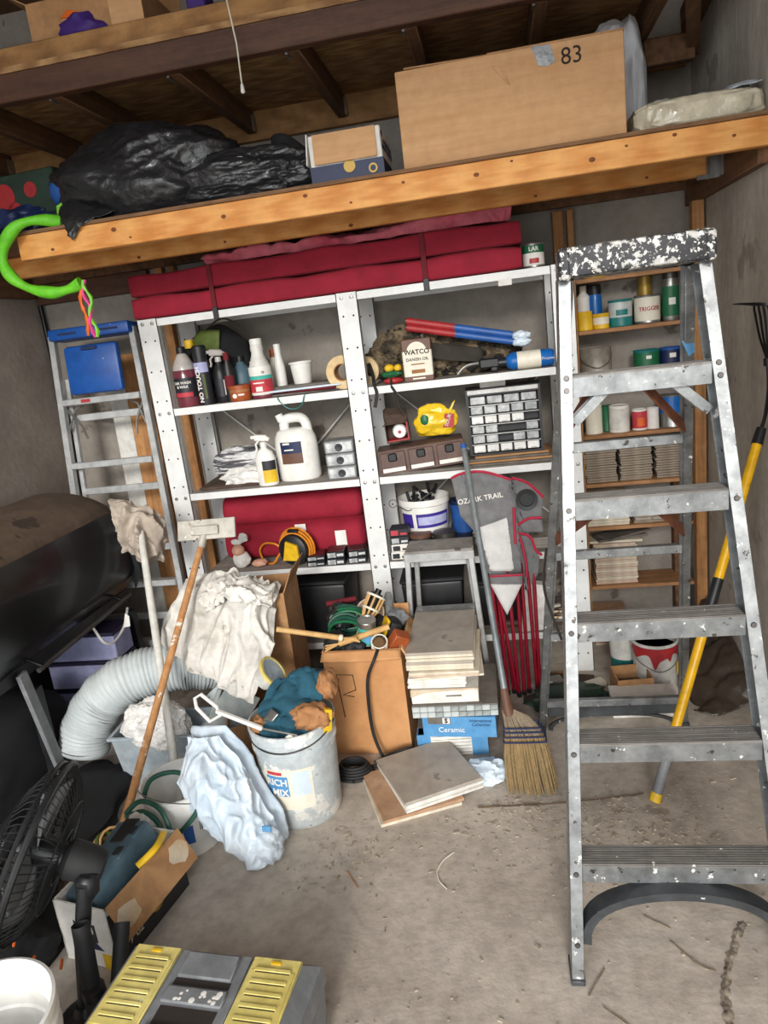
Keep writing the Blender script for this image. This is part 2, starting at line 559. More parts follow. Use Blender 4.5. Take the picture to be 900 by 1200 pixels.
M('chip', '#cfc3ae', '#8f8270', sc=30, rough=0.9)
M('twig', '#6f604c', '#988873', sc=14, rough=0.9)
M('crack_dark', '#5c5044', '#b3a694', sc=55, rough=0.98)
M('olive', '#4c5a24', '#63732f', sc=6, rough=0.6)
M('pillow_white', '#d4d5da', '#e6e7ea', sc=5, rough=0.5, bump=0.3, bsc=20, grime=0.06)
M('drive', '#b5b0a8', '#c2bdb5', sc=1, rough=0.9)
M('knot_wood', '#8a4a1c', '#6e3a16', sc=60, rough=0.7)
# ================================================================ STRUCTURE
XL, XR, YB, YF, ZR = -2.375, 0.925, 3.65, -0.9, 3.35
fl = struct(B().span((XL - 0.2, YF, -0.1), (XR + 0.2, YB + 0.2, 0)).obj('floor', 'concrete_floor'))
struct(B().span((-9, -12, -0.14), (8, YF - 0.002, -0.02)).obj('driveway', 'drive'))
wb = struct(B().span((XL - 0.2, YB, 0), (XR + 0.2, YB + 0.15, ZR)).obj('wall_back', 'concrete_wall'))
wl = struct(B().span((XL - 0.15, YF, 0), (XL, YB, ZR)).obj('wall_left', 'concrete_wall_dark'))
wr = struct(B().span((XR, YF, 0), (XR + 0.15, YB, ZR)).obj('wall_right', 'concrete_wall_right'))
roof = struct(B().span((XL - 0.3, YF, ZR), (XR + 0.3, YB + 0.3, ZR + 0.1)).obj('roof', 'joist_wood'))
# studs on the back wall and in the corner
for x, w, z0, z1 in ((0.30, 0.05, 1.86, 2.09), (0.365, 0.03, 1.86, 2.09), (-1.68, 0.045, 0.0, 2.1), (-1.60, 0.03, 0.0, 2.1)):
    B().span((x, YB - 0.05, z0), (x + w, YB, z1), bev=0.003).obj('stud', 'stud_wood', wb)
B().span((0.865, 3.42, 0.0), (0.915, 3.47, 2.03), bev=0.003).obj('stud', 'stud_wood', wb)
B().span((0.80, 3.58, 0.0), (0.86, 3.645, 0.95), bev=0.003).obj('stud', 'joist_wood', wb)
B().span((-2.36, 3.60, 2.0), (-1.72, 3.648, 2.10), bev=0.003).obj('ledger_board', 'dark_beam', wb)
B().cyl((XL + 0.02, YB - 0.03, 0), (XL + 0.02, YB - 0.03, 2.9), 0.013).obj('conduit', 'black_metal', wb)

# plank and white board leaning in the corner behind the small ladder
o = B().box((0, 0, 0.85), (0.14, 0.03, 1.7), bev=0.003).obj('plank', 'stud_wood', None, (-1.885, 3.545, 0.0), (-0.035, 0, 0.0))
tag(o, 'knotty pine plank leaning on the wall behind the small stepladder', 'plank')
o = B().box((0, 0, 0.85), (0.10, 0.02, 1.7), bev=0.002).obj('board', 'white_plastic_dirty', None, (-2.01, 3.55, 0.0), (-0.035, 0, 0))
tag(o, 'narrow white board leaning between the plank and the corner', 'board')

# ---- upper loft: dark front beam, lighter board on it, joists and plywood deck
cl = struct(B().span((XL, 2.70, 2.725), (0.72, YB, 2.745)).obj('ceiling', 'plywood'))
B().span((XL, 2.70, 2.63), (0.92, 2.745, 2.725), bev=0.004).obj('beam', 'dark_beam', cl)
B().span((XL, 2.715, 2.745), (0.92, 2.74, 2.812), bev=0.003).obj('rim_board', 'plank_wood', cl)
for x in (-2.34, -1.94, -1.53, -1.06, -0.615, -0.20, 0.235, 0.655):
    B().span((x - 0.021, 2.745, 2.63), (x + 0.021, 3.61, 2.724), bev=0.003).obj('joist', 'joist_wood', cl)
    B().span((x - 0.03, 2.745, 2.625), (x - 0.021, 2.80, 2.70)).obj('joist_hanger', 'bolt_steel', cl)
    B().span((x + 0.021, 3.56, 2.632), (x + 0.028, 3.61, 2.70)).obj('joist_hanger', 'bolt_steel', cl)
B().span((XL, 3.61, 2.60), (0.90, 3.65, 2.724)).obj('ledger_board', 'plank_wood', cl)
B().span((0.66, 3.28, 2.53), (0.85, 3.33, 2.625), bev=0.004).obj('blocking', 'joist_wood', cl)
B().bar((0.70, 2.72, 2.72), (0.86, 3.35, 2.60), 0.05, 0.09).obj('rafter', 'joist_wood', cl)
B().bar((0.90, 1.6, 3.1), (0.90, 3.6, 2.75), 0.05, 0.12).obj('rafter', 'joist_wood', cl)

# ---- lower loft platform
lp = thing('loft_platform', 'bright pine storage platform with two long joists above the shelving', 'platform', (0, 0, 0))
B().span((-1.76, 2.65, 2.076), (0.925, 2.688, 2.166), bev=0.003).obj('joist', 'lumber', lp)
B().span((-2.15, 3.10, 2.076), (0.883, 3.138, 2.166), bev=0.003).obj('joist', 'lumber', lp)
B().span((-2.36, 3.58, 2.10), (0.925, 3.62, 2.166)).obj('joist', 'joist_wood', lp)
B().span((-2.374, 2.642, 2.166), (0.925, 3.62, 2.178)).obj('deck', 'ply_edge', lp)
B().span((-2.374, 2.66, 2.03), (-2.336, 3.57, 2.165), bev=0.003).obj('ledger_board', 'joist_wood', lp)
B().span((0.884, 2.69, 2.03), (0.924, 3.62, 2.165), bev=0.003).obj('ledger_board', 'joist_wood', lp)
b = B().span((0.835, 3.085, 2.06), (0.84, 3.10, 2.15)).span((0.80, 3.088, 2.062), (0.884, 3.0975, 2.0765))
b.span((0.872, 3.05, 2.065), (0.884, 3.0995, 2.155)).span((0.845, 3.09, 2.075), (0.884, 3.0985, 2.15))
b.obj('joist_hanger', 'bolt_steel', lp, label='galvanised joist hanger')
jf = lp.children[0]
kr = random.Random(12)
for i, (x, z, s_) in enumerate(((-1.62, 2.10, 0.7), (-1.36, 2.135, 1.0), (-1.30, 2.10, 0.5), (-0.93, 2.12, 0.9), (-0.62, 2.145, 0.8), (-0.46, 2.10, 0.5), (-0.27, 2.138, 0.6), (-0.02, 2.125, 0.9), (0.10, 2.15, 0.45), (0.36, 2.115, 1.0), (0.47, 2.14, 0.5), (0.62, 2.15, 0.7), (0.80, 2.12, 0.6))):
    B().lathe([(0.0, 0.0012), (0.55, 0.001), (1.0, 0.0)], 12, (x, 2.65, z), rot=Matrix.Rotation(PI / 2, 3, 'X') @ Matrix.Diagonal((0.011 * s_, 0.008 * s_, 1.0))).obj('knot', 'knot_wood', jf)
for i, (x, z, s_) in enumerate(((-1.5, 2.09, 0.8), (-1.1, 2.10, 0.6), (-0.55, 2.09, 0.9), (0.2, 2.095, 0.7), (0.62, 2.10, 0.6))):
    B().lathe([(0.0, 0.0012), (0.55, 0.001), (1.0, 0.0)], 12, (x, 3.10, z), rot=Matrix.Rotation(PI / 2, 3, 'X') @ Matrix.Diagonal((0.011 * s_, 0.008 * s_, 1.0))).obj('knot', 'knot_wood', lp.children[1])

# pull cord
t = thing('pull_cord', 'thin white pull cord hanging from the dark upper beam', 'cord', (-0.785, 2.64, 2.50))
B().tube([(0, 0, 0.02), (0.003, 0, 0.15), (-0.012, 0, 0.32)], 0.0028, 6).obj('string', 'cream', t)
B().lathe([(0.002, 0.028), (0.006, 0.02), (0.008, 0), (0.004, -0.004)], 10).obj('pull_end', 'white_plastic', t)

# ================================================================ THINGS ON THE UPPER LOFT
def carton(name, label, cat, loc, rz, s, mat, group=None, t=0.005, flaps=(), taper=1.0):
    """open cardboard box: floor, four walls and outward flaps ((side, length, angle) ...)"""
    r = thing(name, label, cat, loc, (0, 0, rz), group)
    w, d, h = s
    b = B()
    b.span((-w / 2, -d / 2, 0.001), (w / 2, d / 2, t))
    b.span((-w / 2, -d / 2, t), (w / 2, -d / 2 + t, h)).span((-w / 2, d / 2 - t, t), (w / 2, d / 2, h))
    b.span((-w / 2, -d / 2 + t, t), (-w / 2 + t, d / 2 - t, h)).span((w / 2 - t, -d / 2 + t, t), (w / 2, d / 2 - t, h))
    b.obj('body', mat, r)
    for side, ln, a in flaps:
        # a: 0 = standing straight up, 90 = flat outwards, 170 = hanging down
        ww = w if side in 'FB' else d
        f = B().box((0, 0, ln / 2), (ww - 0.006, t * 0.8, ln)).obj('flap', mat, r)
        a = math.radians(a)
        if side == 'F':
            f.location = (0, -d / 2, h); f.rotation_euler = (a, 0, 0)
        if side == 'B':
            f.location = (0, d / 2, h); f.rotation_euler = (-a, 0, 0)
        if side == 'L':
            f.location = (-w / 2, 0, h); f.rotation_euler = Euler((a, 0, -PI / 2))
        if side == 'R':
            f.location = (w / 2, 0, h); f.rotation_euler = Euler((a, 0, PI / 2))
    return r

r = carton('open_carton', 'open carton with purple and orange decorations on the upper loft', 'box', (-1.36, 2.94, 2.746), 0.0, (0.44, 0.38, 0.20), 'cardboard_dark', flaps=(('L', 0.10, 60), ('B', 0.16, 20)))
B().span((0.10, -0.196, 0.005), (0.225, -0.19, 0.26)).obj('flap', 'cardboard', r)
B().box((-0.06, -0.1, 0.165), (0.30, 0.16, 0.012), (0.3, 0, 0.05)).obj('inner_flap', 'white_paper', r)
o = B().blob((0, 0, 0.04), (0.10, 0.05, 0.05), 0.3, 2.5, 3, 3, 0.2).obj('party_banner', 'purple_dark', None, (-1.38, 2.785, 2.80), (0.2, 0, 0)); tag(o, 'purple party banner bunched in the open upper carton', 'decoration')
o = B().prism([(0.055 * (1 if i % 2 == 0 else 0.42) * math.cos(i * PI / 5), 0.055 * (1 if i % 2 == 0 else 0.42) * math.sin(i * PI / 5)) for i in range(10)], 0.008, TR(0, 0, 0, PI / 2 - 0.15)).obj('star_ornament', 'orange', None, (-1.40, 2.758, 2.895), (0, 0.3, 0)); tag(o, 'orange star decoration sticking out of the upper carton', 'decoration')
o = B().span((0, 0, 0), (0.07, 0.10, 0.20), bev=0.006).obj('gift_box', 'purple_dark', None, (-0.985, 2.78, 2.746)); tag(o, 'purple narrow box standing on the upper loft beside the carton', 'box')
o = B().blob((0, 0, 0.08), (0.16, 0.1, 0.09), 0.3, 2, 3, 5, 0.2, floor=0.001).obj('cloth_bundle', 'brown_cloth', None, (-0.70, 2.86, 2.746)); tag(o, 'dark brown cloth bundle on the upper loft above the cord', 'cloth')

# ================================================================ THINGS ON THE LOWER LOFT
ZD = 2.179
# big box 83
t = thing('moving_box', 'large brown cardboard moving box marked 83 with silver tape', 'box', (0.105, 2.70, ZD), (0, 0, 0.0))
B().span((-0.372, 0, 0), (0.378, 0.46, 0.315), bev=0.006, seg=2).obj('body', 'cardboard', t)
B().box((0.16, 0.20, 0.322), (0.44, 0.40, 0.006), (0.03, 0, 0)).obj('flap', 'cardboard_dark', t)
B().box((-0.19, 0.21, 0.319), (0.30, 0.40, 0.005), (0.0, 0.02, 0)).obj('flap', 'cardboard_dark', t)
B().prism([(0.085, 0.0), (0.145, -0.004), (0.160, -0.055), (0.135, -0.066), (0.105, -0.060)], 0.0015, TR(0, -0.0003, 0.314, PI / 2)).obj('tape_strip', 'duct_tape', t)
B().text('83', 0.072, FRONT(0.212, -0.0006, 0.266)).obj('lettering', 'ink', t)
B().sheet([[(-0.05, -0.001, 0.28), (-0.03, -0.008, 0.27), (0.0, -0.001, 0.25)], [(-0.02, -0.001, 0.24), (0.0, -0.006, 0.22), (0.01, -0.001, 0.21)]], 6, 6).obj('dent', 'cardboard', t)
B().span((0.376, 0.02, 0.0), (0.3795, 0.44, 0.3)).obj('side_panel', 'cardboard_dark', t)

# beer carton
t = thing('bottle_carton', 'white and navy bottle carton with its brown flap folded open', 'box', (-0.392, 2.70, ZD), (0, 0, 0.0))
B().span((-0.205, 0, 0), (0.055, 0.22, 0.165), bev=0.004).obj('body', 'white_paper', t)
B().span((-0.207, -0.002, 0), (0.057, 0.222, 0.062)).obj('printed_band', 'navy', t)
B().box((-0.075, -0.007, 0.115), (0.225, 0.004, 0.10), (-0.10, 0, 0)).obj('flap', 'cardboard', t)
B().box((-0.212, 0.06, 0.12), (0.004, 0.13, 0.10), (0, 0.1, 0)).obj('side_flap', 'white_paper', t)
B().lathe([(0, 0.0), (0.021, 0), (0.021, 0.003), (0, 0.003)], 20, (-0.065, -0.003, 0.048), rot=Matrix.Rotation(PI / 2, 3, 'X')).span((-0.11, -0.005, 0.075), (-0.02, -0.003, 0.083)).obj('crest', 'gold', t)
B().lathe([(0.010, 0.0), (0.016, 0), (0.016, 0.003), (0.010, 0.003)], 20, (0.018, -0.003, 0.03), rot=Matrix.Rotation(PI / 2, 3, 'X'), cap=False).obj('seal', 'gold', t)
B().text('Corona', 0.085, TR(0.0578, 0.11, 0.115, PI / 2, 0, PI / 2), bold=0.001).obj('lettering', 'navy', t)

# black bin bag: long lumpy sack with a corner hanging over the joist
t = thing('bin_bag', 'big shiny black bin bag slumped on the loft, corner hanging over', 'bag', (-1.15, 2.86, ZD))
b = B()
b.blob((-0.13, 0.0, 0.14), (0.38, 0.19, 0.20), 0.20, 1.6, 6, 2, 0.10, floor=0.002, fine=0.018)
b.blob((0.24, -0.06, 0.085), (0.29, 0.10, 0.095), 0.22, 1.8, 6, 8, 0.15, floor=0.002, fine=0.025)
b.obj('sack', 'bin_bag', t, ang=60)
B().sheet([[(-0.44, -0.05, 0.16), (-0.40, -0.13, 0.10), (-0.30, -0.16, 0.06), (-0.20, -0.17, 0.02)],
           [(-0.47, -0.10, 0.06), (-0.42, -0.20, 0.03), (-0.34, -0.215, 0.01), (-0.28, -0.212, 0.0)],
           [(-0.43, -0.20, 0.02), (-0.39, -0.228, -0.02), (-0.36, -0.225, -0.03), (-0.33, -0.222, -0.02)],
           [(-0.385, -0.225, -0.045), (-0.375, -0.23, -0.06), (-0.365, -0.228, -0.055), (-0.355, -0.225, -0.045)]], 24, 24, 0.012, 14, 3, 0.008).obj('corner', 'bin_bag', t, solid=0.002, ang=70)

# behind the bag
t = thing('toy_box', 'dark green toy box with red print in the loft corner', 'box', (-1.84, 2.90, ZD), (0, 0, -0.1))
B().span((-0.18, 0, 0), (0.15, 0.16, 0.27), bev=0.004).obj('body', 'green_bag', t)
b = B()
for k, (x, z, s) in enumerate(((-0.10, 0.19, 0.05), (-0.06, 0.13, 0.035), (0.03, 0.20, 0.03), (-0.13, 0.10, 0.04))):
    b.lathe([(0, 0), (s, 0), (s, 0.002), (0, 0.002)], 16, (x, -0.001, z), rot=Matrix.Rotation(PI / 2, 3, 'X'))
b.obj('print', 'red', t)
o = B().blob((0, 0, 0.07), (0.075, 0.06, 0.07), 0.02, 2, 3, 1, floor=0.001).obj('toy_ball', 'blue', None, (-1.615, 2.84, ZD + 0.085)); tag(o, 'blue plastic ball behind the bin bag on the loft', 'ball')
o = B().span((-0.07, -0.05, 0), (0.07, 0.05, 0.084), bev=0.004).obj('small_carton', 'black_plastic', None, (-1.615, 2.84, ZD)); tag(o, 'black carton under the blue ball on the loft', 'box')
o = B().sheet([[(0, 0, 0), (0.02, -0.02, 0.07)], [(0.035, 0, 0), (0.045, -0.02, 0.08)]], 4, 6).obj('toy_flag', 'lime', None, (-1.62, 2.725, ZD + 0.01), solid=0.004); tag(o, 'small lime green plastic piece in front of the blue ball', 'toy')
t = thing('picture_box', 'purple and orange printed box behind the bin bag', 'box', (-0.80, 3.08, ZD), (0, 0, 0.15))
B().span((-0.16, 0, 0), (0.08, 0.14, 0.25), bev=0.003).obj('body', 'purple_dark', t)
B().span((-0.161, -0.001, 0.0), (0.081, 0.002, 0.06)).span((-0.03, -0.001, 0.1), (0.05, 0.002, 0.16)).obj('print', 'orange', t)
B().span((-0.161, -0.001, 0.22), (0.0, 0.141, 0.251)).obj('top_print', 'olive', t)
o = B().sheet([[(-0.09, 0.03, 0.0), (-0.04, -0.02, 0.0), (0.05, -0.01, 0.0), (0.11, 0.04, 0)], [(-0.085, 0.04, 0.10), (-0.04, 0, 0.10), (0.05, 0.01, 0.09), (0.10, 0.05, 0.09)], [(-0.09, 0.06, 0.22), (-0.05, 0.03, 0.21), (0.02, 0.04, 0.15), (0.09, 0.06, 0.15)]], 16, 16, 0.02, 8, 4).obj('cloth_bag', 'black_cloth', None, (-0.66, 2.80, ZD), solid=0.03); tag(o, 'matt black cloth bag propped beside the bottle carton', 'bag')
o = B().blob((0, 0, 0.05), (0.13, 0.07, 0.05), 0.35, 2.2, 4, 9, 0.3, floor=0.001).obj('printed_scarf', 'navy', None, (-1.80, 2.74, ZD)); tag(o, 'dark printed scarf bunched beside the green ring', 'cloth')
# white pillow bag behind box 83
t = thing('pillow', 'white pillow in a plastic bag wedged behind the big box', 'pillow', (0.572, 3.10, ZD))
B().blob((0, 0.06, 0.24), (0.065, 0.13, 0.25), 0.12, 1.8, 5, 6, 0.10, floor=0.001).obj('sack', 'pillow_white', t, ang=70)
B().blob((-0.06, 0.06, 0.43), (0.07, 0.10, 0.05), 0.2, 2, 4, 4, 0.15).obj('tied_end', 'pillow_white', t, ang=70)
# wrapped pad on the right
t = thing('wrapped_mattress', 'thin rolled foam mattress wrapped in clear plastic, right loft end', 'mattress', (0.52, 2.70, ZD), (0, 0, 0))
B().blob((0.20, 0.12, 0.048), (0.205, 0.12, 0.052), 0.05, 2.2, 5, 5, 0.10, floor=0.001, sq=0.5, fine=0.01).obj('pad', 'clear_wrap', t, ang=70)
B().sheet([[(0.02, 0.03, 0.07), (0.14, 0.03, 0.09), (0.28, 0.03, 0.10), (0.39, 0.03, 0.10)], [(0.03, 0.08, 0.105), (0.14, 0.08, 0.118), (0.28, 0.08, 0.12), (0.39, 0.08, 0.135)], [(0.05, 0.2, 0.10), (0.14, 0.2, 0.11), (0.28, 0.2, 0.118), (0.39, 0.2, 0.12)]], 12, 24, 0.02, 14, 2, 0.012).obj('plastic_wrap', 'poly_bag', t, solid=0.001, ang=70)

# green foam ring with ribbons, hooked over the joist end
t = thing('foam_ring', 'lime green ring hooked round the joist end', 'ring', (-1.66, 2.62, 2.07))
b = B()
pts = smooth([(0.10, 0.06, 0.118), (0.03, 0.02, 0.135), (-0.05, -0.01, 0.125), (-0.115, -0.02, 0.07), (-0.14, -0.02, 0.0), (-0.115, -0.02, -0.06), (-0.05, -0.02, -0.105), (0.03, -0.02, -0.128), (0.10, -0.02, -0.125), (0.155, -0.02, -0.11)], 6)
b.tube(pts, [0.020 + 0.004 * math.sin(i * 0.5) for i in range(len(pts))], 10).obj('ring', 'green_foam', t)
for k, (c, dx) in enumerate((('orange', -0.012), ('pink', 0.008), ('lime', 0.016))):
    pp = [(0.155 + dx + 0.008 * math.sin(i * 1.1 + k * 2), -0.02 + 0.006 * math.cos(i * 1.3 + k), -0.10 - i * 0.021 * (1 if k else 0.95)) for i in range(11)]
    B().tube(pp, [0.0085 if i % 2 else 0.005 for i in range(11)], 5).obj('ribbon', c, t)
# ================================================================ WHITE SHELVING UNIT
YS, YSB = 3.15, 3.58
ZS = [1.83, 1.42, 1.01, 0.60, 0.205]
su = thing('shelving_unit', 'white steel shelving unit two bays wide with punched posts', 'shelving', (0, 0, 0))
for (x0, x1) in ((-1.595, -1.50), (-0.665, -0.572), (0.243, 0.335)):
    for yy in (YS, YSB):
        p = B().span((x0, yy, 0), (x1, yy + 0.003, 1.832)).span((x0, yy, 0), (x0 + 0.003, yy + 0.03, 1.832)).span((x1 - 0.003, yy, 0), (x1, yy + 0.03, 1.832)).obj('post', 'white_steel', su)
        b = B()
        for i in range(13):
            z = 0.09 + i * 0.137
            for xx in (x0 + 0.024, x1 - 0.024):
                b.cyl((xx, yy - 0.0008, z), (xx, yy + 0.0005, z), 0.0045, n=8)
        b.obj('punched_holes', 'hole_dark', p, kind='stuff')
        if yy == YS:
            b = B()
            for z in ZS:
                for xx in (x0 + 0.024, x1 - 0.024):
                    b.lathe([(0, 0), (0.009, 0), (0.007, 0.004), (0, 0.005)], 10, (xx, yy, z - 0.018), rot=Matrix.Rotation(PI / 2, 3, 'X'))
            b.obj('bolts', 'bolt_steel', p, kind='stuff')
for bi, (x0, x1) in enumerate(((-1.499, -0.666), (-0.571, 0.242))):
    for z in ZS:
        s = B().span((x0, YS + 0.001, z - 0.032), (x1, YS + 0.005, z)).span((x0, YSB + 0.02, z - 0.032), (x1, YSB + 0.024, z)).span((x0, YS + 0.005, z - 0.006), (x1, YSB + 0.02, z - 0.003)).obj('shelf', 'white_steel', su)
        B().span((x0 + 0.002, YS + 0.006, z - 0.003), (x1 - 0.002, YSB + 0.019, z)).obj('shelf_board', 'shelf_board', s)
    # crossed back braces
    B().tube([(x0, YSB + 0.028, 0.62), (x1, YSB + 0.028, 1.40)], 0.004, 6).tube([(x1, YSB + 0.034, 0.62), (x0, YSB + 0.034, 1.40)], 0.004, 6).obj('cross_brace', 'white_steel', su)
B().span((0.03, YS - 0.002, 1.775), (0.085, YS + 0.0005, 1.80)).obj('paper_tag', 'white_paper', su)

# ---------------- red cushions on top
def cushion_bundle(name, label, x0, x1, y0, y1, z0, hs, straps):
    t = thing(name, label, 'cushion', (x0, y0, z0), group='red patio cushions')
    w, d = x1 - x0, y1 - y0
    z = 0
    for i, h in enumerate(hs):
        def fn(u, v, z=z, h=h):
            # rounded slab section swept along x
            a = v * 2 * PI
            sx = math.copysign(abs(math.cos(a)) ** 0.16, math.cos(a))
            sz = math.copysign(abs(math.sin(a)) ** 0.22, math.sin(a))
            e = 1 - 0.10 * (abs(2 * u - 1) ** 60)
            x = w * u + 0.004 * math.sin(u * 37 + i)
            sag = 0.005 * math.sin(u * 23 + i * 2) + 0.004 * noise.noise(Vector((u * 14, i * 3, v * 4)))
            return Vector((x, d / 2 + d / 2 * sx * (0.985 + 0.015 * noise.noise(Vector((u * 9, v * 3, i)))) * (0.5 + e / 2), z + h / 2 + (h / 2) * sz * e + (sag if sz > 0 else 0)))
        b = B().grid(fn, 70, 40)
        b.lathe([(0, 0)], 3)
        # end caps
        for u in (0.0, 1.0):
            ring = [fn(u, j / 40) for j in range(40)]
            b._add(ring, [list(range(40))])
        cu_ = b.obj('cushion', 'red_fabric', t, ang=60)
        for vv in (0.645, 0.855) if False else (0.60, 0.40):
            B().tube([fn(k / 50, vv) + Vector((0, -0.001, 0)) for k in range(51)], 0.0028, 6).obj('piping', 'red_dark', cu_)
        z += h
    for sxp in straps:
        B().box((sxp - x0, -0.004, z / 2 - 0.01), (0.022, 0.005, z + 0.015), bev=0.001).obj('strap', 'red_dark', t)
        B().box((sxp - x0 + 0.002, -0.010, -0.012), (0.024, 0.007, 0.05), bev=0.002).obj('strap_end', 'label_dark', t)
    return t
cushion_bundle('cushion_stack', 'long red patio cushion folded double on the top shelf, strapped', -1.61, 0.135, 3.155, 3.56, 1.832, (0.098, 0.098), (-1.215, -0.27))
t = thing('cushion_cover', 'faded pinkish red cushion cover crumpled on the folded cushion', 'cover', (0, 0, 0))
B().sheet([[(-1.24, 3.20, 2.03), (-0.9, 3.19, 2.032), (-0.5, 3.185, 2.034), (-0.05, 3.18, 2.036), (0.10, 3.20, 2.032)],
           [(-1.26, 3.20, 2.07), (-0.9, 3.20, 2.085), (-0.5, 3.20, 2.075), (-0.10, 3.19, 2.115), (0.11, 3.20, 2.10)],
           [(-1.22, 3.33, 2.085), (-0.9, 3.35, 2.085), (-0.5, 3.35, 2.09), (-0.05, 3.33, 2.115), (0.10, 3.32, 2.09)],
           [(-1.15, 3.45, 2.058), (-0.9, 3.48, 2.058), (-0.5, 3.47, 2.058), (-0.02, 3.47, 2.06), (0.09, 3.43, 2.058)]], 30, 110, 0.016, 9, 2, 0.016).obj('cover_cloth', 'red_faded', t, solid=0.004, ang=70)

# red cushion roll on the lower left shelf
t = thing('cushion_roll', 'rolled red patio cushion on the lower left shelf', 'cushion', (-1.44, 3.41, 0.602), group='red patio cushions')
for i, (yy, zz, rr, ry) in enumerate(((0.03, 0.095, 0.095, 0.16), (0.05, 0.255, 0.085, 0.14))):
    def fn(u, v, yy=yy, zz=zz, rr=rr, ry=ry):
        a = v * 2 * PI
        e = (1 - abs(2 * u - 1) ** 26) ** 0.5
        w = 1 + 0.02 * noise.noise(Vector((u * 10, math.cos(a), math.sin(a))))
        return Vector((0.735 * u, yy + ry * math.copysign(abs(math.cos(a)) ** 0.6, math.cos(a)) * w * (0.7 + 0.3 * e), zz + rr * math.copysign(abs(math.sin(a)) ** 0.7, math.sin(a)) * w * (0.35 + 0.65 * e)))
    b = B().grid(fn, 50, 32)
    for u in (0.0, 1.0):
        b._add([fn(u, j / 32) for j in range(32)], [list(range(32))])
    b.obj('cushion', 'red_fabric', t, ang=60)
B().box((0.42, -0.128, 0.165), (0.055, 0.003, 0.035), (0.0, 0, 0)).obj('care_tag', 'white_paper', t)
B().box((0.62, -0.135, 0.10), (0.055, 0.003, 0.075), (0.0, 0, 0)).obj('care_tag', 'white_paper', t)

# ================================================================ CONTAINERS: builders
def vessel(name, label, cat, loc, parts, rz=0.0, group=None, rot=None):
    """parts: list of (part name, material, profile or B)"""
    t = thing(name, label, cat, loc, rot or (0, 0, rz), group)
    for p in parts:
        if isinstance(p[2], B):
            p[2].obj(p[0], p[1], t)
        else:
            B().lathe(p[2], 28 if len(p) < 4 else p[3]).obj(p[0], p[1], t)
    return t
def band(r, z0, z1, a=1.25, e=0.0008):
    """printed label wrapped round the front"""
    b = B()
    b.lathe([(r + e, z0), (r + e, z1)], 20, a0=-PI / 2 - a, a1=-PI / 2 + a)
    return b
def wtext(s, size, r, z, bold=0.0, a=0.0, vert=False):
    b = B()
    mx = Matrix.Rotation(a, 4, 'Z') @ FRONT(0, -(r + 0.0018), z)
    if vert:
        mx = mx @ Matrix.Rotation(PI / 2, 4, 'Z')
        return b.text(s, size, mx, 0.0004, None, bold)
    return b.text(s, size, mx, 0.0004, r + 0.0018, bold)
def can_prof(r, h, lip=0.003):
    return [(0, 0), (r, 0), (r + lip * 0.5, 0.003), (r, 0.007), (r, h - 0.007), (r + lip * 0.5, h - 0.003), (r, h), (r - 0.004, h), (r - 0.006, h - 0.004), (0, h - 0.004)]
def spray_parts(r, h, body, cap, capr=None):
    cr = capr or r * 0.92
    hb = h * 0.78
    return [('can_body', body, [(0, 0), (r * 0.96, 0), (r, 0.005), (r, hb - 0.02), (r * 0.9, hb - 0.005), (cr * 0.95, hb), (0, hb)]),
            ('cap', cap, [(cr, hb), (cr, h - 0.006), (cr - 0.006, h), (0, h)])]

Z2, Z3, Z4, Z5 = ZS[1], ZS[2], ZS[3], ZS[4]
# ---------------- upper left shelf
r = 0.056
t = vessel('wash_bottle', 'car wash bottle with red liquid at the left end of the shelf', 'bottle', (-1.440, 3.215, Z2), [
    ('liquid_body', 'wash_purple', [(0, 0), (r - 0.004, 0), (r, 0.006), (r, 0.165), (r - 0.003, 0.17)]),
    ('clear_shoulder', 'clear_top', [(r - 0.003, 0.17), (r - 0.006, 0.19), (0.026, 0.236), (0.018, 0.244), (0.018, 0.25)]),
    ('cap', 'black_plastic', [(0.021, 0.245), (0.021, 0.272), (0.016, 0.276), (0, 0.276)]),
    ('label_sheet', 'label_dark', band(r, 0.045, 0.135)),
    ('label_flame', 'label_red', band(r, 0.048, 0.068, 0.8, 0.0014)),
    ('lettering', 'white_paper', wtext('CAR WASH', 0.017, r, 0.112, 0.0004)), ('lettering', 'white_paper', wtext('& WAX', 0.017, r, 0.094, 0.0004))])
r = 0.035
t = vessel('spray_can', 'black and purple spray can with upright lettering beside the wash bottle', 'spray can', (-1.346, 3.20, Z2), spray_parts(r, 0.272, 'label_dark', 'black_plastic') + [
    ('label_sheet', 'lilac', band(r, 0.15, 0.195)), ('lettering', 'white_paper', wtext('NO TOUCH', 0.030, r, 0.095, 0.001, -0.25, True)), ('print', 'olive', B().lathe([(r + 0.0015, 0.03), (r + 0.0015, 0.14)], 4, a0=-PI / 2 + 0.3, a1=-PI / 2 + 0.55))])
def trigger(mat_body, mat_head, r, h, sx=1.0, sy=1.0):
    hb = h * 0.62
    bd = B().lathe([(0, 0), (r - 0.004, 0), (r, 0.006), (r, hb * 0.72), (r * 0.75, hb * 0.9), (0.014, hb), (0.014, hb + 0.012)], 24, sx=sx, sy=sy)
    hd = B().cyl((0, 0, hb + 0.008), (0, 0, hb + 0.03), 0.016, 0.014, 14)
    hd.box((-0.008, 0, hb + 0.05), (0.062, 0.02, 0.03), (0, 0.12, 0), bev=0.005)
    hd.box((-0.045, 0, hb + 0.056), (0.022, 0.015, 0.016), bev=0.003)
    hd.tube([(-0.02, 0, hb + 0.038), (-0.036, 0, hb + 0.022), (-0.034, 0, hb + 0.0), (-0.040, 0, hb - 0.012)], 0.005, 6)
    hd.box((0.024, 0, hb + 0.043), (0.02, 0.016, 0.02), (0, 0.5, 0), bev=0.003)
    return [('bottle_body', mat_body, bd), ('trigger_head', mat_head, hd)]
r = 0.036
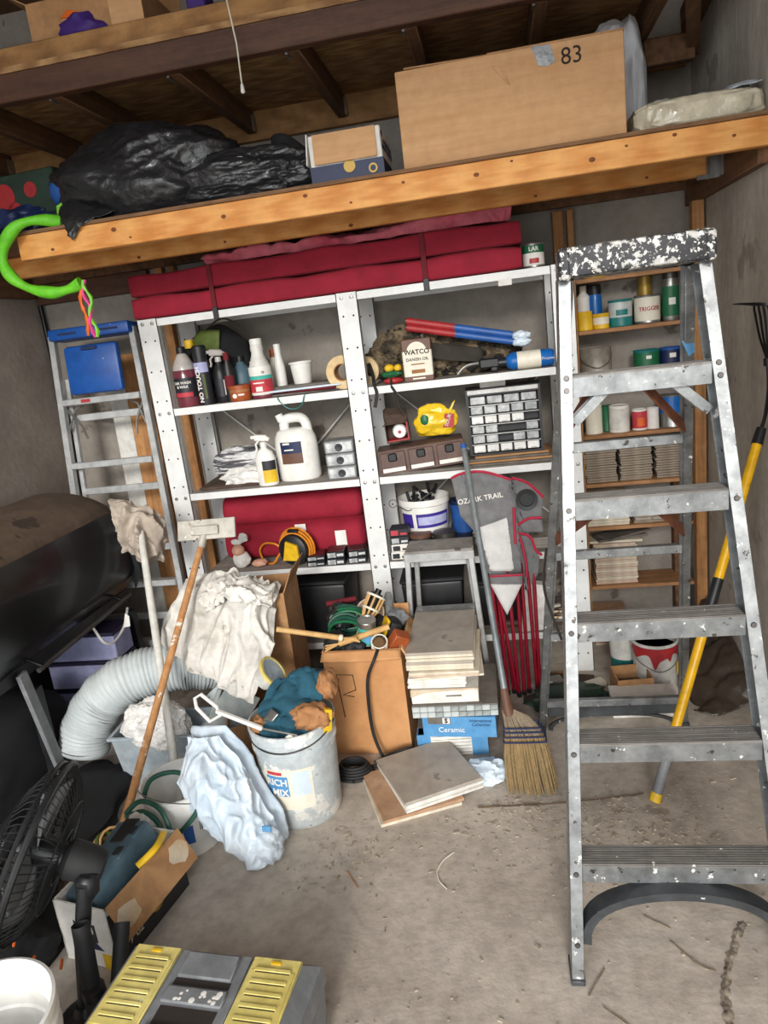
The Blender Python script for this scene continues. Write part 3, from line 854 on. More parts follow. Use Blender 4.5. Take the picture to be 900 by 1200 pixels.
t = vessel('trigger_bottle', 'black trigger spray bottle with clear nozzle right of the purple spray can', 'spray bottle', (-1.275, 3.235, Z2), trigger('black_plastic', 'clear_top', r, 0.29) + [
    ('label_sheet', 'label_dark', band(r, 0.03, 0.11, 1.0)), ('print', 'white_paper', B().lathe([(r + 0.0016, 0.035), (r + 0.0016, 0.105)], 3, a0=-PI / 2 + 0.1, a1=-PI / 2 + 0.2))], rz=0.5)
r = 0.028
vessel('tall_bottle', 'slim black bottle with a dark red label left of the orange tub', 'bottle', (-1.235, 3.235, Z2), [
    ('bottle_body', 'black_plastic', [(0, 0), (r, 0), (r, 0.15), (0.012, 0.185), (0.012, 0.2)]), ('cap', 'red_dark', [(0.014, 0.19), (0.014, 0.225), (0, 0.225)]),
    ('label_sheet', 'red_dark', band(r, 0.06, 0.12, 1.1))])
vessel('dark_jug', 'rounded dark grey bottle behind the orange tub', 'bottle', (-1.205, 3.33, Z2), [
    ('bottle_body', 'case_grey', [(0, 0), (0.05, 0), (0.053, 0.01), (0.053, 0.10), (0.045, 0.14), (0.02, 0.165), (0.016, 0.18)]), ('cap', 'black_plastic', [(0.019, 0.175), (0.019, 0.2), (0, 0.2)])])
r = 0.050
vessel('putty_tub', 'short orange brown tub with a white paw print', 'tub', (-1.185, 3.215, Z2), [
    ('tub_body', 'tub_orange', [(0, 0), (r - 0.003, 0), (r, 0.004), (r + 0.001, 0.058)]), ('lid', 'tub_orange', [(r + 0.003, 0.058), (r + 0.003, 0.072), (0.04, 0.074), (0, 0.072)]),
    ('label_sheet', 'tan_suede', band(r, 0.042, 0.055)), ('print', 'white_paper', B().lathe([(r + 0.0016, 0.026), (r + 0.0016, 0.034)], 8, a0=-PI / 2 + 0.1, a1=-PI / 2 + 0.65)),
    ('print', 'white_paper', B().lathe([(0, 0), (0.011, 0), (0.011, 0.001), (0, 0.001)], 8, (-0.012, -r - 0.0005, 0.026), rot=Matrix.Rotation(PI / 2, 3, 'X')))])
r = 0.052
vessel('cleaner_bottle', 'tall clear bottle with red and teal label and white cap', 'bottle', (-1.075, 3.215, Z2), [
    ('bottle_body', 'white_plastic_dirty', [(r - 0.001, 0.018), (r, 0.12), (r - 0.002, 0.14), (0.030, 0.195), (0.027, 0.21), (0.03, 0.222), (0.028, 0.242), (0.022, 0.246)]),
    ('liquid_base', 'wash_purple', [(0, 0), (r - 0.005, 0), (r - 0.001, 0.006), (r - 0.001, 0.019)]),
    ('cap', 'white_plastic', [(0.026, 0.242), (0.028, 0.244), (0.028, 0.266), (0.025, 0.27), (0, 0.27)]),
    ('label_sheet', 'white_paper', band(r, 0.02, 0.145, 1.5)), ('label_stripe', 'label_red', band(r, 0.03, 0.088, 1.5, 0.0014)), ('label_stripe', 'label_teal', band(r, 0.088, 0.105, 1.5, 0.0016)),
    ('barcode', 'white_paper', band(r, 0.035, 0.056, 0.3, 0.0020)), ('lettering', 'ink', wtext('75', 0.014, r + 0.001, 0.118, 0.0003, 0.5)), ('print', 'white_paper', B().lathe([(r + 0.0022, 0.070), (r + 0.0022, 0.076)], 8, a0=-PI / 2 - 0.5, a1=-PI / 2 + 0.5))])
r = 0.026
for i, (x, y, h) in enumerate(((-1.015, 3.33, 0.235), (-1.06, 3.40, 0.215))):
    vessel('caulk_tube', ('white tube with a white cap right of the red label bottle', 'cream tube half hidden behind the red label bottle')[i], 'tube', (x, y, Z2), [
        ('tube_body', ('white_plastic', 'cream')[i], [(0, 0), (r, 0), (r, h * 0.55), (0.015, h * 0.82)]), ('cap', ('white_plastic', 'tub_orange')[i], [(0.017, h * 0.82), (0.016, h), (0, h)])])
t = vessel('small_bottle', 'small white and teal bottle tucked beside the red label bottle', 'bottle', (-1.128, 3.275, Z2), [
    ('bottle_body', 'white_plastic', [(0, 0), (0.021, 0), (0.021, 0.13), (0.012, 0.15), (0.012, 0.17)]), ('label_sheet', 'label_teal', band(0.021, 0.07, 0.11)), ('label_sheet', 'label_red', band(0.021, 0.02, 0.07))])
# bag of car-care things behind the bottles
t = thing('tool_bag', 'black and green printed bag with a handle behind the bottles', 'bag', (-1.31, 3.43, Z2))
B(TR(0, -0.045, -0.01)).sheet([[(-0.13, -0.03, 0.2), (-0.06, -0.09, 0.21), (0.03, -0.10, 0.19), (0.14, -0.04, 0.12)], [(-0.125, -0.02, 0.27), (-0.05, -0.06, 0.30), (0.03, -0.07, 0.29), (0.15, -0.02, 0.20)], [(-0.10, 0.02, 0.335), (-0.03, 0, 0.365), (0.04, 0, 0.36), (0.13, 0.04, 0.27)]], 10, 14, 0.006, 14, 2).obj('printed_panel', 'black_cloth', t, solid=0.004)
B(TR(0, -0.052, -0.005)).sheet([[(-0.128, -0.042, 0.235), (-0.09, -0.075, 0.24), (0.03, -0.10, 0.23)], [(-0.115, -0.012, 0.32), (-0.06, -0.045, 0.345), (0.035, -0.06, 0.335)]], 6, 8).obj('green_panel', 'olive', t, solid=0.003)
B().tube(smooth([(-0.16, -0.04, 0.24), (-0.06, -0.02, 0.345), (0.02, 0, 0.385), (0.10, 0.02, 0.33), (0.17, 0.02, 0.23)]), 0.005, 6).obj('piping', 'brown_cloth', t)
B().blob((0.02, 0.04, 0.14), (0.15, 0.10, 0.14), 0.2, 2, 4, 3, 0.15, floor=0.001).obj('body', 'black_cloth', t)
t = thing('pouch', 'black pouch with a yellow cap in the shelf corner', 'pouch', (-1.465, 3.40, Z2))
B().blob((0, 0, 0.13), (0.05, 0.08, 0.145), 0.15, 2, 4, 5, 0.1, floor=0.001).obj('body', 'black_cloth', t)
B().cyl((0.0, -0.02, 0.265), (0.0, -0.02, 0.305), 0.024, 0.022, 14).obj('cap', 'yellow', t)
# flat papers and the cup
for i, (x, y, z, w, d, rz, m, lb) in enumerate(((-0.89, 3.33, 0.001, 0.34, 0.26, 0.05, 'slate', 'grey folder at the bottom of the flat pile under the cup'), (-0.87, 3.31, 0.011, 0.30, 0.24, -0.08, 'red_dark', 'dark red folder in the flat pile under the cup'), (-0.88, 3.29, 0.021, 0.33, 0.22, 0.12, 'poly_bag', 'clear plastic sleeve on the flat pile under the cup'), (-0.90, 3.33, 0.031, 0.28, 0.20, 0.0, 'slate', 'dark sheet on top of the flat pile under the cup'))):
    o = B().box((0, 0, 0.005), (w, d, 0.0095), (0, 0, 0), bev=0.003).obj('folder', m, None, (x, y, Z2 + z), (0, 0, rz)); tag(o, lb, 'folder', 'folders under the cup')
r = 0.052
vessel('plastic_cup', 'small white plastic tub standing on the flat folders', 'tub', (-0.905, 3.31, Z2 + 0.042), [('tub_body', 'white_plastic', [(0, 0), (0.040, 0), (0.042, 0.004), (0.050, 0.082), (0.050, 0.09), (0.056, 0.092), (0.056, 0.101), (0.052, 0.101), (0.048, 0.086), (0.039, 0.006), (0, 0.006)])])
# big roll of masking tape standing on edge behind the middle post
t = thing('tape_roll', 'big roll of masking tape on edge behind the middle post', 'tape', (-0.655, 3.235, Z2 + 0.076), (0, 0, -0.08))
rt = Matrix.Rotation(PI / 2, 3, 'X')
B().lathe([(0.040, -0.03), (0.075, -0.03), (0.075, 0.03), (0.040, 0.03), (0.040, -0.03)], 48, (-0.035, 0, 0), rot=rt, cap=False).obj('tape', 'masking_tape', t)
B().lathe([(0.036, -0.031), (0.0405, -0.031), (0.0405, 0.031), (0.036, 0.031), (0.036, -0.031)], 32, (-0.035, 0, 0), rot=rt, cap=False).obj('core', 'cardboard_dark', t)
t = thing('tape_roll', 'second roll of masking tape peeking out right of the middle post', 'tape', (-0.60, 3.32, Z2 + 0.066), (0, 0, -0.08))
B().lathe([(0.036, -0.028), (0.065, -0.028), (0.065, 0.028), (0.036, 0.028), (0.036, -0.028)], 48, (0, 0, 0), rot=rt, cap=False).obj('tape', 'masking_tape', t)
# teal wire hook hanging from the shelf edge
t = thing('wire_hook', 'teal bent wire hanging below the shelf edge', 'wire', (-0.93, 3.143, Z2))
B().tube(smooth([(-0.065, 0.06, 0.003), (-0.06, 0.0, 0.003), (-0.05, -0.003, -0.02), (-0.02, -0.003, -0.05), (0.02, -0.003, -0.058), (0.05, -0.003, -0.04), (0.065, 0.0, -0.005), (0.068, 0.05, 0.003)]), 0.0025, 6).obj('wire', 'teal', t)

# ---------------- middle left shelf
o = B().box((0, 0, 0.008), (0.36, 0.30, 0.016), (0, 0, 0), bev=0.006, seg=2).obj('mat', 'brown_cloth', None, (-1.30, 3.36, Z3), (0, 0, 0.08)); tag(o, 'flat dark brown cloth under the striped towel', 'cloth')
o = B().blob((0, 0, 0.075), (0.15, 0.12, 0.085), 0.2, 2.0, 5, 4, 0.12, floor=0.001).obj('towel', 'stripe_cloth', None, (-1.29, 3.38, Z3 + 0.017)); tag(o, 'black and white striped towel heaped on the brown cloth', 'towel')
o = B().blob((0, 0, 0.03), (0.11, 0.05, 0.045), 0.3, 2.6, 4, 6, 0.25, floor=0.001).obj('rag', 'white_cloth', None, (-1.24, 3.245, Z3 + 0.017)); tag(o, 'white rag in front of the striped towel', 'cloth')
r = 0.05
t = vessel('spray_bottle', 'white trigger spray bottle with yellow label beside the jug', 'spray bottle', (-1.118, 3.215, Z3), trigger('white_plastic', 'white_plastic', r, 0.285, 1.0, 0.66) + [
    ('label_sheet', 'label_dark', B().lathe([(r + 0.001, 0.075), (r + 0.001, 0.12)], 16, a0=-PI / 2 - 0.2, a1=-PI / 2 + 1.3, sy=0.66)), ('label_sheet', 'yellow', B().lathe([(r + 0.001, 0.015), (r + 0.001, 0.075)], 16, a0=-PI / 2 - 0.2, a1=-PI / 2 + 1.3, sy=0.66))])
# jug with handle
t = thing('floor_cleaner_jug', 'big white jug with a moulded handle and dark blue label', 'jug', (-0.985, 3.31, Z3))
b = B()
sec = [(0.0, 0.098), (0.012, 0.105), (0.17, 0.105), (0.205, 0.100), (0.235, 0.086), (0.245, 0.07)]
b.lathe([(0, 0)] + [(rr, z) for z, rr in sec] + [(0.05, 0.248), (0, 0.248)], 36, sx=1.0, sy=0.70)
b.tube(smooth([(0.068, 0, 0.20), (0.064, 0, 0.26), (0.045, 0, 0.290), (0.01, 0, 0.297), (-0.03, 0, 0.292), (-0.045, 0, 0.27), (-0.045, 0, 0.22)]), 0.024, 12)
b.obj('jug_body', 'white_plastic', t, ang=60)
B().cyl((-0.055, 0, 0.285), (-0.066, 0, 0.318), 0.019, 0.019, 18).obj('cap', 'white_plastic', t)
B().lathe([(0.1062, 0.135), (0.1062, 0.19)], 14, a0=-PI / 2 - 0.62, a1=-PI / 2 + 0.42, sy=0.70).obj('label_sheet', 'navy', t)
B().lathe([(0.1062, 0.085), (0.1062, 0.135)], 14, a0=-PI / 2 - 0.62, a1=-PI / 2 + 0.42, sy=0.70).obj('label_photo', 'watco_brown', t)
B().span((-0.045, -0.0775, 0.178), (-0.012, -0.0760, 0.187)).obj('print', 'white_paper', t)
B().span((-0.04, -0.0775, 0.150), (0.004, -0.0760, 0.156)).obj('print', 'white_paper', t)
# three stacked plastic cases
for i in range(3):
    t = thing('parts_case', ('lowest', 'middle', 'topmost')[i] + ' of three stacked clear grey parts cases by the middle post', 'case', (-0.755, 3.255, Z3 + i * 0.061), (0, 0, 0.05), 'stacked parts cases')
    B().span((-0.068, -0.06, 0), (0.068, 0.06, 0.059), bev=0.005).obj('case_body', 'grey_case', t)
    B().span((-0.06, -0.062, 0.008), (0.06, -0.060, 0.05)).obj('front_window', 'drawer_clear', t)
    B().lathe([(0, 0), (0.018, 0), (0.018, 0.004), (0.012, 0.004), (0, 0.002)], 18, (0, -0.0622, 0.028), rot=rt).obj('finger_pull', 'label_dark', t)

# ---------------- lower left shelf
t = thing('cord_reel', 'yellow and black cord reel with orange cord, before the red cushion', 'reel', (-1.045, 3.21, Z4), (0, 0, -0.25))
B().lathe([(0.0, -0.045), (0.055, -0.045), (0.075, -0.035), (0.08, -0.01), (0.05, -0.008), (0.05, 0.008), (0.08, 0.01), (0.075, 0.035), (0.055, 0.045), (0, 0.045)], 28, (0.01, 0, 0.085), rot=rt).obj('drum', 'black_plastic', t)
B().prism([(-0.045, -0.045), (0.045, -0.045), (0.04, 0.03), (-0.02, 0.05)], 0.012, TR(0.01, -0.045, 0.085, PI / 2)).obj('face_plate', 'yellow', t)
B().box((0.01, 0, 0.172), (0.06, 0.03, 0.02), bev=0.006).obj('handle', 'black_plastic', t)
for k in range(3):
    B().tube([(0.01 + (0.084 + 0.006 * k) * math.cos(a), (-0.012 + 0.012 * k), 0.085 + (0.08 + 0.005 * k) * math.sin(a) * (1 + 0.05 * k)) for a in [i * PI / 14 - 0.4 for i in range(22)]], 0.0055, 6).obj('cord_loop', 'orange_cord', t)
B().tube(smooth([(-0.07, -0.02, 0.10), (-0.10, -0.02, 0.115), (-0.16, -0.01, 0.11), (-0.20, 0.0, 0.07), (-0.19, 0.01, 0.01), (-0.13, -0.005, 0.006), (-0.10, 0.0, 0.04), (-0.07, 0.02, 0.08)]), 0.0055, 6).obj('cord_tail', 'orange_cord', t)
for i, (x, y, rz, h) in enumerate(((-0.935, 3.205, 0.08, 0.055), (-0.835, 3.205, 0.05, 0.07), (-0.735, 3.215, 0.12, 0.065))):
    for k in range(2):
        t = thing('tool_packet', ('upper', 'lower')[1 - k] + ' black and clear blade packet, ' + ('left', 'middle', 'right')[i] + ' pile by the orange cord', 'packet', (x, y, Z4 + k * h / 2), (0, 0, rz + 0.06 * k), 'packets on the lower left shelf')
        B().span((-0.044, -0.05, 0), (0.044, 0.06, h / 2 - 0.002), bev=0.003).obj('packet_body', ('label_dark', 'black_plastic')[k], t)
        B().span((-0.038, -0.0515, 0.006), (0.0, -0.050, h / 2 - 0.006)).span((0.006, -0.0515, 0.01), (0.038, -0.050, h / 2 - 0.012)).obj('print', 'drawer_clear', t)
        if k:
            B().span((-0.036, -0.035, h / 2 - 0.002), (0.036, 0.05, h / 2 - 0.0006)).obj('top_print', 'red_dark' if i < 2 else 'tin_dark', t)
t = thing('rag_doll', 'small pink faced doll with a white bow beside the cord', 'doll', (-1.325, 3.22, Z4))
B().blob((0, 0, 0.045), (0.045, 0.035, 0.045), 0.15, 2, 3, 2, floor=0.001).obj('body', 'white_cloth', t)
B().blob((-0.005, -0.012, 0.095), (0.032, 0.028, 0.03), 0.05, 2, 3, 3).obj('head', 'skin_doll', t)
B().blob((-0.012, 0, 0.135), (0.028, 0.012, 0.016), 0.3, 2, 3, 4).blob((0.025, 0, 0.155), (0.024, 0.012, 0.024), 0.3, 2, 3, 5).obj('bow', 'white_cloth', t)
B().blob((0.09, 0, 0.02), (0.04, 0.03, 0.02), 0.2, 2, 3, 6, floor=0.001).obj('foot', 'skin_doll', t)

# ---------------- right bay: can on top
r = 0.044
vessel('clear_coat_can', 'small green and red labelled can on the top shelf corner', 'can', (0.185, 3.25, ZS[0] + 0.001), [('can_body', 'tin', can_prof(r, 0.102)), ('label_sheet', 'green', band(r, 0.062, 0.092, 1.5)), ('label_sheet', 'white_paper', band(r, 0.012, 0.062, 1.5)), ('print', 'red', band(r, 0.02, 0.04, 0.45, 0.0014)), ('lettering', 'white_paper', wtext('LAR', 0.024, r, 0.077, 0.0005))])

# ---------------- upper right shelf
t = thing('camo_bag', 'camouflage hunting bag with straps behind the oil can', 'bag', (-0.26, 3.40, Z2))
B().blob((-0.12, 0.0, 0.10), (0.20, 0.12, 0.125), 0.25, 2.2, 6, 3, 0.25, floor=0.001, fine=0.07).blob((0.12, 0.02, 0.075), (0.24, 0.11, 0.085), 0.2, 2.2, 6, 7, 0.2, floor=0.001, fine=0.07).obj('body', 'camo', t)
B().sheet([[(-0.05, -0.13, 0.16), (0.05, -0.13, 0.14), (0.20, -0.12, 0.11)], [(-0.05, -0.15, 0.10), (0.05, -0.15, 0.07), (0.20, -0.14, 0.05)]], 8, 14, 0.01, 12, 2).obj('black_panel', 'camo_black', t, solid=0.006)
B().tube(smooth([(-0.32, -0.1, 0.10), (-0.30, -0.16, 0.05), (-0.285, -0.235, 0.008), (-0.275, -0.255, -0.03), (-0.29, -0.257, -0.09)]), [0.008] * 33, 6).tube(smooth([(-0.20, -0.13, 0.06), (-0.21, -0.235, 0.006), (-0.19, -0.257, -0.04), (-0.18, -0.257, -0.10), (-0.165, -0.257, -0.13)]), 0.006, 6).obj('strap', 'camo_black', t)
t = thing('oil_can', 'brown and cream rectangular wood oil can before the camouflage bag', 'can', (-0.345, 3.215, Z2), (0, 0, 0.03))
B().span((-0.065, -0.03, 0), (0.065, 0.03, 0.185), bev=0.005).obj('can_body', 'cream', t)
B().span((-0.0655, -0.0305, 0.130), (0.0655, 0.0305, 0.1855), bev=0.004).obj('printed_band', 'watco_brown', t)
B().span((-0.0655, -0.0305, -0.0), (0.0655, 0.0305, 0.026), bev=0.003).obj('printed_band', 'watco_brown', t)
B().lathe([(0, 0), (0.044, 0), (0.044, 0.001), (0, 0.001)], 28, (0, -0.0308, 0.128), rot=rt).obj('label_arch', 'cream', t)
B().span((-0.03, -0.0312, 0.036), (0.03, -0.0302, 0.052)).obj('print', 'tan_suede', t)
B().text('WATCO', 0.029, FRONT(0, -0.0325, 0.127), bold=0.0006).obj('lettering', 'ink', t)
B().text('DANISH OIL', 0.0185, FRONT(0, -0.0325, 0.096), bold=0.0002).obj('lettering', 'ink', t)
B().span((-0.03, -0.0318, 0.073), (0.03, -0.0305, 0.078)).obj('print', 'tan_suede', t)
B().span((-0.028, -0.0318, 0.010), (0.028, -0.0306, 0.016)).obj('print', 'cream', t)
B().cyl((0.03, 0, 0.185), (0.03, 0, 0.20), 0.015, n=16).obj('cap', 'tin_dark', t)
t = thing('toy_fruit', 'red green and yellow rubber lures beside the oil can', 'lure', (-0.465, 3.205, Z2))
B().blob((0, 0, 0.014), (0.045, 0.025, 0.015), 0.15, 2, 3, 2, floor=0.001).obj('red_layer', 'red', t)
B().blob((-0.005, 0.005, 0.042), (0.045, 0.024, 0.016), 0.25, 2.5, 3, 4).obj('green_layer', 'green', t)
B().blob((-0.012, 0.01, 0.07), (0.022, 0.02, 0.018), 0.1, 2, 3, 5).blob((0.026, 0.01, 0.068), (0.018, 0.018, 0.016), 0.1, 2, 3, 6).obj('yellow_layer', 'yellow', t)
for i, (z, lb) in enumerate(((0.203, 'red and blue foam tube in clear wrap, lower of the pair'), (0.232, 'red and blue foam tube in clear wrap, upper of the pair'))):
    t = thing('foam_tube', lb, 'tube', (-0.385, 3.27, Z2 + z - 0.02), (0, 0, 0), 'wrapped foam tubes')
    a = Vector((0, 0, 0.052)); e = Vector((0.46, -0.01, -0.062))
    mdl = a.lerp(e, 0.46)
    B().cyl(a, mdl, 0.0155, n=14).obj('red_half', 'red', t)
    B().cyl(mdl, e, 0.0155, n=14).obj('blue_half', 'blue', t)
    B().cyl(a - (e - a) * 0.01, a, 0.013, n=12).obj('end_cap', 'black_plastic', t)
    B().blob(e + Vector((0.035, 0, -0.006)), (0.04, 0.015, 0.018), 0.3, 3, 3, 4 + i).obj('wrap_end', 'poly_bag', t)
t = thing('propane_torch', 'blue propane cylinder with black torch head lying on the shelf', 'torch', (0.14, 3.215, Z2 + 0.039), (0, 0, 0.02))
rx = Matrix.Rotation(PI / 2, 3, 'Y')
B().lathe([(0, 0.10), (0.03, 0.10), (0.038, 0.088), (0.038, -0.075), (0.028, -0.095), (0.014, -0.105), (0, -0.105)], 26, rot=rx).obj('cylinder', 'blue_can', t)
B().lathe([(0.0388, -0.055), (0.0388, 0.045)], 26, rot=rx, cap=False).obj('label_sheet', 'cream', t)
B().cyl((-0.10, 0, 0), (-0.135, 0, 0), 0.019, n=14).box((-0.175, 0, 0.004), (0.09, 0.035, 0.045), bev=0.008).box((-0.155, 0, -0.022), (0.03, 0.03, 0.02), bev=0.004).obj('torch_head', 'black_plastic', t)
B().tube(smooth([(-0.215, 0, 0.008), (-0.26, -0.005, 0.006), (-0.29, -0.01, -0.006), (-0.315, -0.012, -0.03)]), 0.007, 8).obj('burner', 'tin', t)
B().text('Propane', 0.016, FRONT(0.075, -0.0388, 0.0)).obj('lettering', 'white_paper', t)

# ---------------- middle right shelf
for i in range(4):
    o = B().box((0, 0, 0.005), (0.42 - 0.03 * i, 0.33, 0.0095), bev=0.002).obj('flat_board', 'cardboard_dark' if i % 2 else 'slate', None, (0.015 + 0.01 * (i % 2), 3.36 + 0.012 * i, Z3 + 0.0005 + 0.010 * i), (0, 0, 0.02 * (i - 1))); tag(o, ('lowest', 'second', 'third', 'topmost')[i] + ' thin board stacked under the small parts cabinet', 'board', 'boards under the parts cabinet')
t = thing('parts_cabinet', 'black small parts cabinet with six rows of clear drawers', 'cabinet', (0.012, 3.24, Z3 + 0.042), (0, 0, 0.015))
w, h, d = 0.33, 0.30, 0.17
b = B().span((-w / 2, 0.003, 0), (w / 2, d, 0.008)).span((-w / 2, 0.003, h - 0.03), (w / 2, d, h)).span((-w / 2, 0, 0.008), (-w / 2 + 0.012, d, h - 0.03)).span((w / 2 - 0.012, 0, 0.008), (w / 2, d, h - 0.03)).span((-w / 2 + 0.012, 0.05, 0.008), (w / 2 - 0.012, d, h - 0.03))
for k in range(1, 6):
    z = 0.008 + (h - 0.038) * k / 6
    b.span((-w / 2 + 0.012, 0.004, z - 0.002), (w / 2 - 0.012, 0.05, z + 0.002))
b.obj('carcass', 'cab_black', t)
for k in range(1, 6):
    z = 0.008 + (h - 0.038) * k / 6
    B().span((-w / 2 + 0.012, -0.002, z - 0.003), (w / 2 - 0.012, 0.004, z + 0.001)).obj('rail', 'tin', t)
B().span((-w / 2 + 0.01, -0.001, h - 0.022), (w / 2 - 0.01, 0.0025, h - 0.004)).obj('top_rail', 'tin', t)
rh = (h - 0.038) / 6
cols = [5, 5, 5, 5, 5, 4]
for k in range(6):
    n = cols[k]
    cw = (w - 0.03) / n
    for c in range(n):
        if (k, c) in ((2, 2), (2, 3), (1, 2), (3, 4)):
            continue
        x = -w / 2 + 0.015 + cw * (c + 0.5)
        z = 0.010 + rh * k + rh * 0.48
        dr = B().span((x - cw * 0.43, 0.0, z - rh * 0.40), (x + cw * 0.43, 0.047, z + rh * 0.36), bev=0.002).obj('drawer', 'drawer_white' if (k * 7 + c * 3) % 3 == 0 else 'drawer_clear', t)
        B().span((x - cw * 0.2, -0.008, z - rh * 0.30), (x + cw * 0.2, 0.0, z - rh * 0.22)).obj('pull', 'drawer_clear', dr)
o = B().box((0, 0, 0.014), (0.115, 0.07, 0.028), bev=0.003).obj('slim_box', 'white_paper', None, (-0.03, 3.31, Z3 + 0.343), (0, 0, 0.06)); tag(o, 'slim white box on top of the parts cabinet', 'box')
t = thing('drawer_organiser', 'brown three drawer organiser with black pulls', 'organiser', (-0.37, 3.175, Z3 + 0.012), (0, -0.055, 0.10))
B().span((-0.195, 0.006, 0), (0.20, 0.17, 0.115), bev=0.004).obj('carcass', 'organiser_brown', t)
for k in range(3):
    x = -0.128 + 0.13 * k
    dr = B().span((x - 0.058, -0.002, 0.012), (x + 0.058, 0.02, 0.105), bev=0.004).obj('drawer', 'organiser_brown', t)
    B().span((x - 0.052, -0.0035, 0.014), (x + 0.052, -0.0015, 0.032)).obj('label_strip', 'white_paper', dr)
    B().span((x - 0.02, -0.012, 0.062), (x + 0.02, 0.0, 0.10), bev=0.006).obj('pull', 'black_plastic', dr)
o = B().span((-0.21, 0, 0), (0.21, 0.30, 0.0115)).obj('flat_board', 'slate', None, (-0.36, 3.17, Z3)); tag(o, 'thin grey board under the brown three drawer organiser', 'board')
ZO = Z3 + 0.012 + 0.117
t = thing('bulb_box', 'open red lined box holding a white bulb on the organiser', 'box', (-0.475, 3.24, ZO + 0.012), (0, -0.055, 0.1))
B().span((-0.055, 0.0, 0), (0.055, 0.11, 0.004)).span((-0.055, 0, 0.004), (-0.051, 0.11, 0.085)).span((0.051, 0, 0.004), (0.055, 0.11, 0.085)).span((-0.055, 0, 0.085), (0.055, 0.11, 0.089)).span((-0.051, 0.10, 0.004), (0.051, 0.11, 0.085)).obj('box_shell', 'brown_cloth', t)
B().box((0.0, 0.055, 0.115), (0.11, 0.10, 0.05), (0.3, 0.1, 0.1), bev=0.01).obj('top_flap', 'brown_cloth', t)
B().span((-0.05, 0.002, 0.0045), (0.05, 0.1, 0.010)).span((0.045, 0.002, 0.01), (0.0505, 0.1, 0.084)).obj('lining', 'red', t)
B().lathe([(0, 0.03), (0.028, 0.025), (0.034, 0.005), (0.02, -0.03), (0.012, -0.05)], 24, (0.010, 0.035, 0.045), rot=rt).obj('bulb', 'glass_white', t)
B().lathe([(0.004, 0.0), (0.008, 0.0), (0.008, 0.002), (0, 0.002)], 12, (0.010, 0.004, 0.045), rot=rt).obj('bulb_print', 'red', t)
t = thing('candy_bag', 'crumpled yellow snack bag with red print on the organiser', 'bag', (-0.30, 3.27, ZO + 0.022))
B().blob((0, 0, 0.065), (0.095, 0.04, 0.068), 0.3, 1.6, 5, 5, 0.14, floor=0.001, fine=0.03).obj('bag_body', 'candy_yellow', t, ang=70)
B().sheet([[(0.05, -0.03, 0.085), (0.075, -0.03, 0.10)], [(0.085, -0.025, 0.145), (0.10, -0.02, 0.155)]], 4, 8, 0.01, 20).obj('torn_edge', 'candy_yellow', t, solid=0.002)
B().prism([(0, 0), (0.05, -0.006), (0.055, 0.055), (0.012, 0.06)], 0.003, TR(0.035, -0.042, 0.04, PI / 2, 0, 0.15)).obj('print', 'red', t)
B().blob((-0.045, -0.036, 0.08), (0.02, 0.01, 0.025), 0.2, 2, 3, 4).obj('green_print', 'green', t)
B().text('SOUR', 0.022, FRONT(0.062, -0.0485, 0.07, 0.15) @ Matrix.Rotation(1.2, 4, 'Z')).obj('lettering', 'white_paper', t)

# ---------------- lower right shelf
t = thing('tool_bucket', 'white bucket with purple label, full of black clips', 'bucket', (-0.405, 3.36, Z4 + 0.095))
B().lathe([(0, 0), (0.105, 0), (0.108, 0.004), (0.118, 0.13), (0.124, 0.135), (0.124, 0.165), (0.120, 0.165), (0.116, 0.14), (0.104, 0.008), (0, 0.008)], 36).obj('pail', 'white_plastic', t)
B().lathe([(0.1105, 0.03), (0.1165, 0.10)], 20, a0=-PI / 2 - 0.28, a1=-PI / 2 + 1.3).lathe([(0.1105, 0.03), (0.1165, 0.10)], 10, a0=-PI / 2 - 1.1, a1=-PI / 2 - 0.45).obj('label_sheet', 'purple', t)
B().lathe([(0.113, 0.045), (0.116, 0.085)], 16, a0=-PI / 2 - 0.2, a1=-PI / 2 + 1.2).obj('label_print', 'lilac', t)
b = B()
for k in range(16):
    a = k * 2.4; q = 0.03 + 0.055 * ((k * 37) % 10) / 10
    b.box((q * math.cos(a), q * math.sin(a), 0.15 + 0.02 * (k % 3)), (0.05, 0.014, 0.014), (k, k * 1.3, k * 2.1), bev=0.003)
b.obj('clips', 'black_plastic', t)
B().tube([(-0.145 + 0.019 * math.cos(i * PI / 8), -0.05, 0.148 + 0.019 * math.sin(i * PI / 8)) for i in range(16)], 0.003, 6, True).tube(smooth([(-0.127, -0.05, 0.14), (-0.06, -0.10, 0.12), (0.0, -0.105, 0.17), (0.05, -0.05, 0.19)]), 0.003, 6).obj('wire_ring', 'tin', t)
for i, (x, m) in enumerate(((-0.425, 'watco_brown'), (-0.31, 'tin_dark'))):
    vessel('round_tin', ('flat tin with a brown lid under the purple label bucket', 'flat steel tin beside the brown lidded one')[i], 'tin', (x, 3.235, Z4 + 0.055), [('can_body', 'tin_dark', [(0, 0), (0.053, 0), (0.053, 0.045), (0.05, 0.048), (0, 0.048)]), ('lid', m, [(0.056, 0.040), (0.056, 0.052), (0.052, 0.055), (0.02, 0.056), (0, 0.056)])])
o = B().span((-0.19, -0.10, 0), (0.14, 0.20, 0.054), bev=0.004).obj('storage_case', 'cab_black', None, (-0.33, 3.28, Z4 + 0.0005)); tag(o, 'flat black case carrying the tins and the bucket', 'case')
b = B().span((-0.12, -0.06, 0), (0.12, 0.10, 0.038)); o = b.obj('riser_block', 'shelf_board', None, (-0.405, 3.375, Z4 + 0.0555)); tag(o, 'grey wooden block under the purple label bucket', 'block')
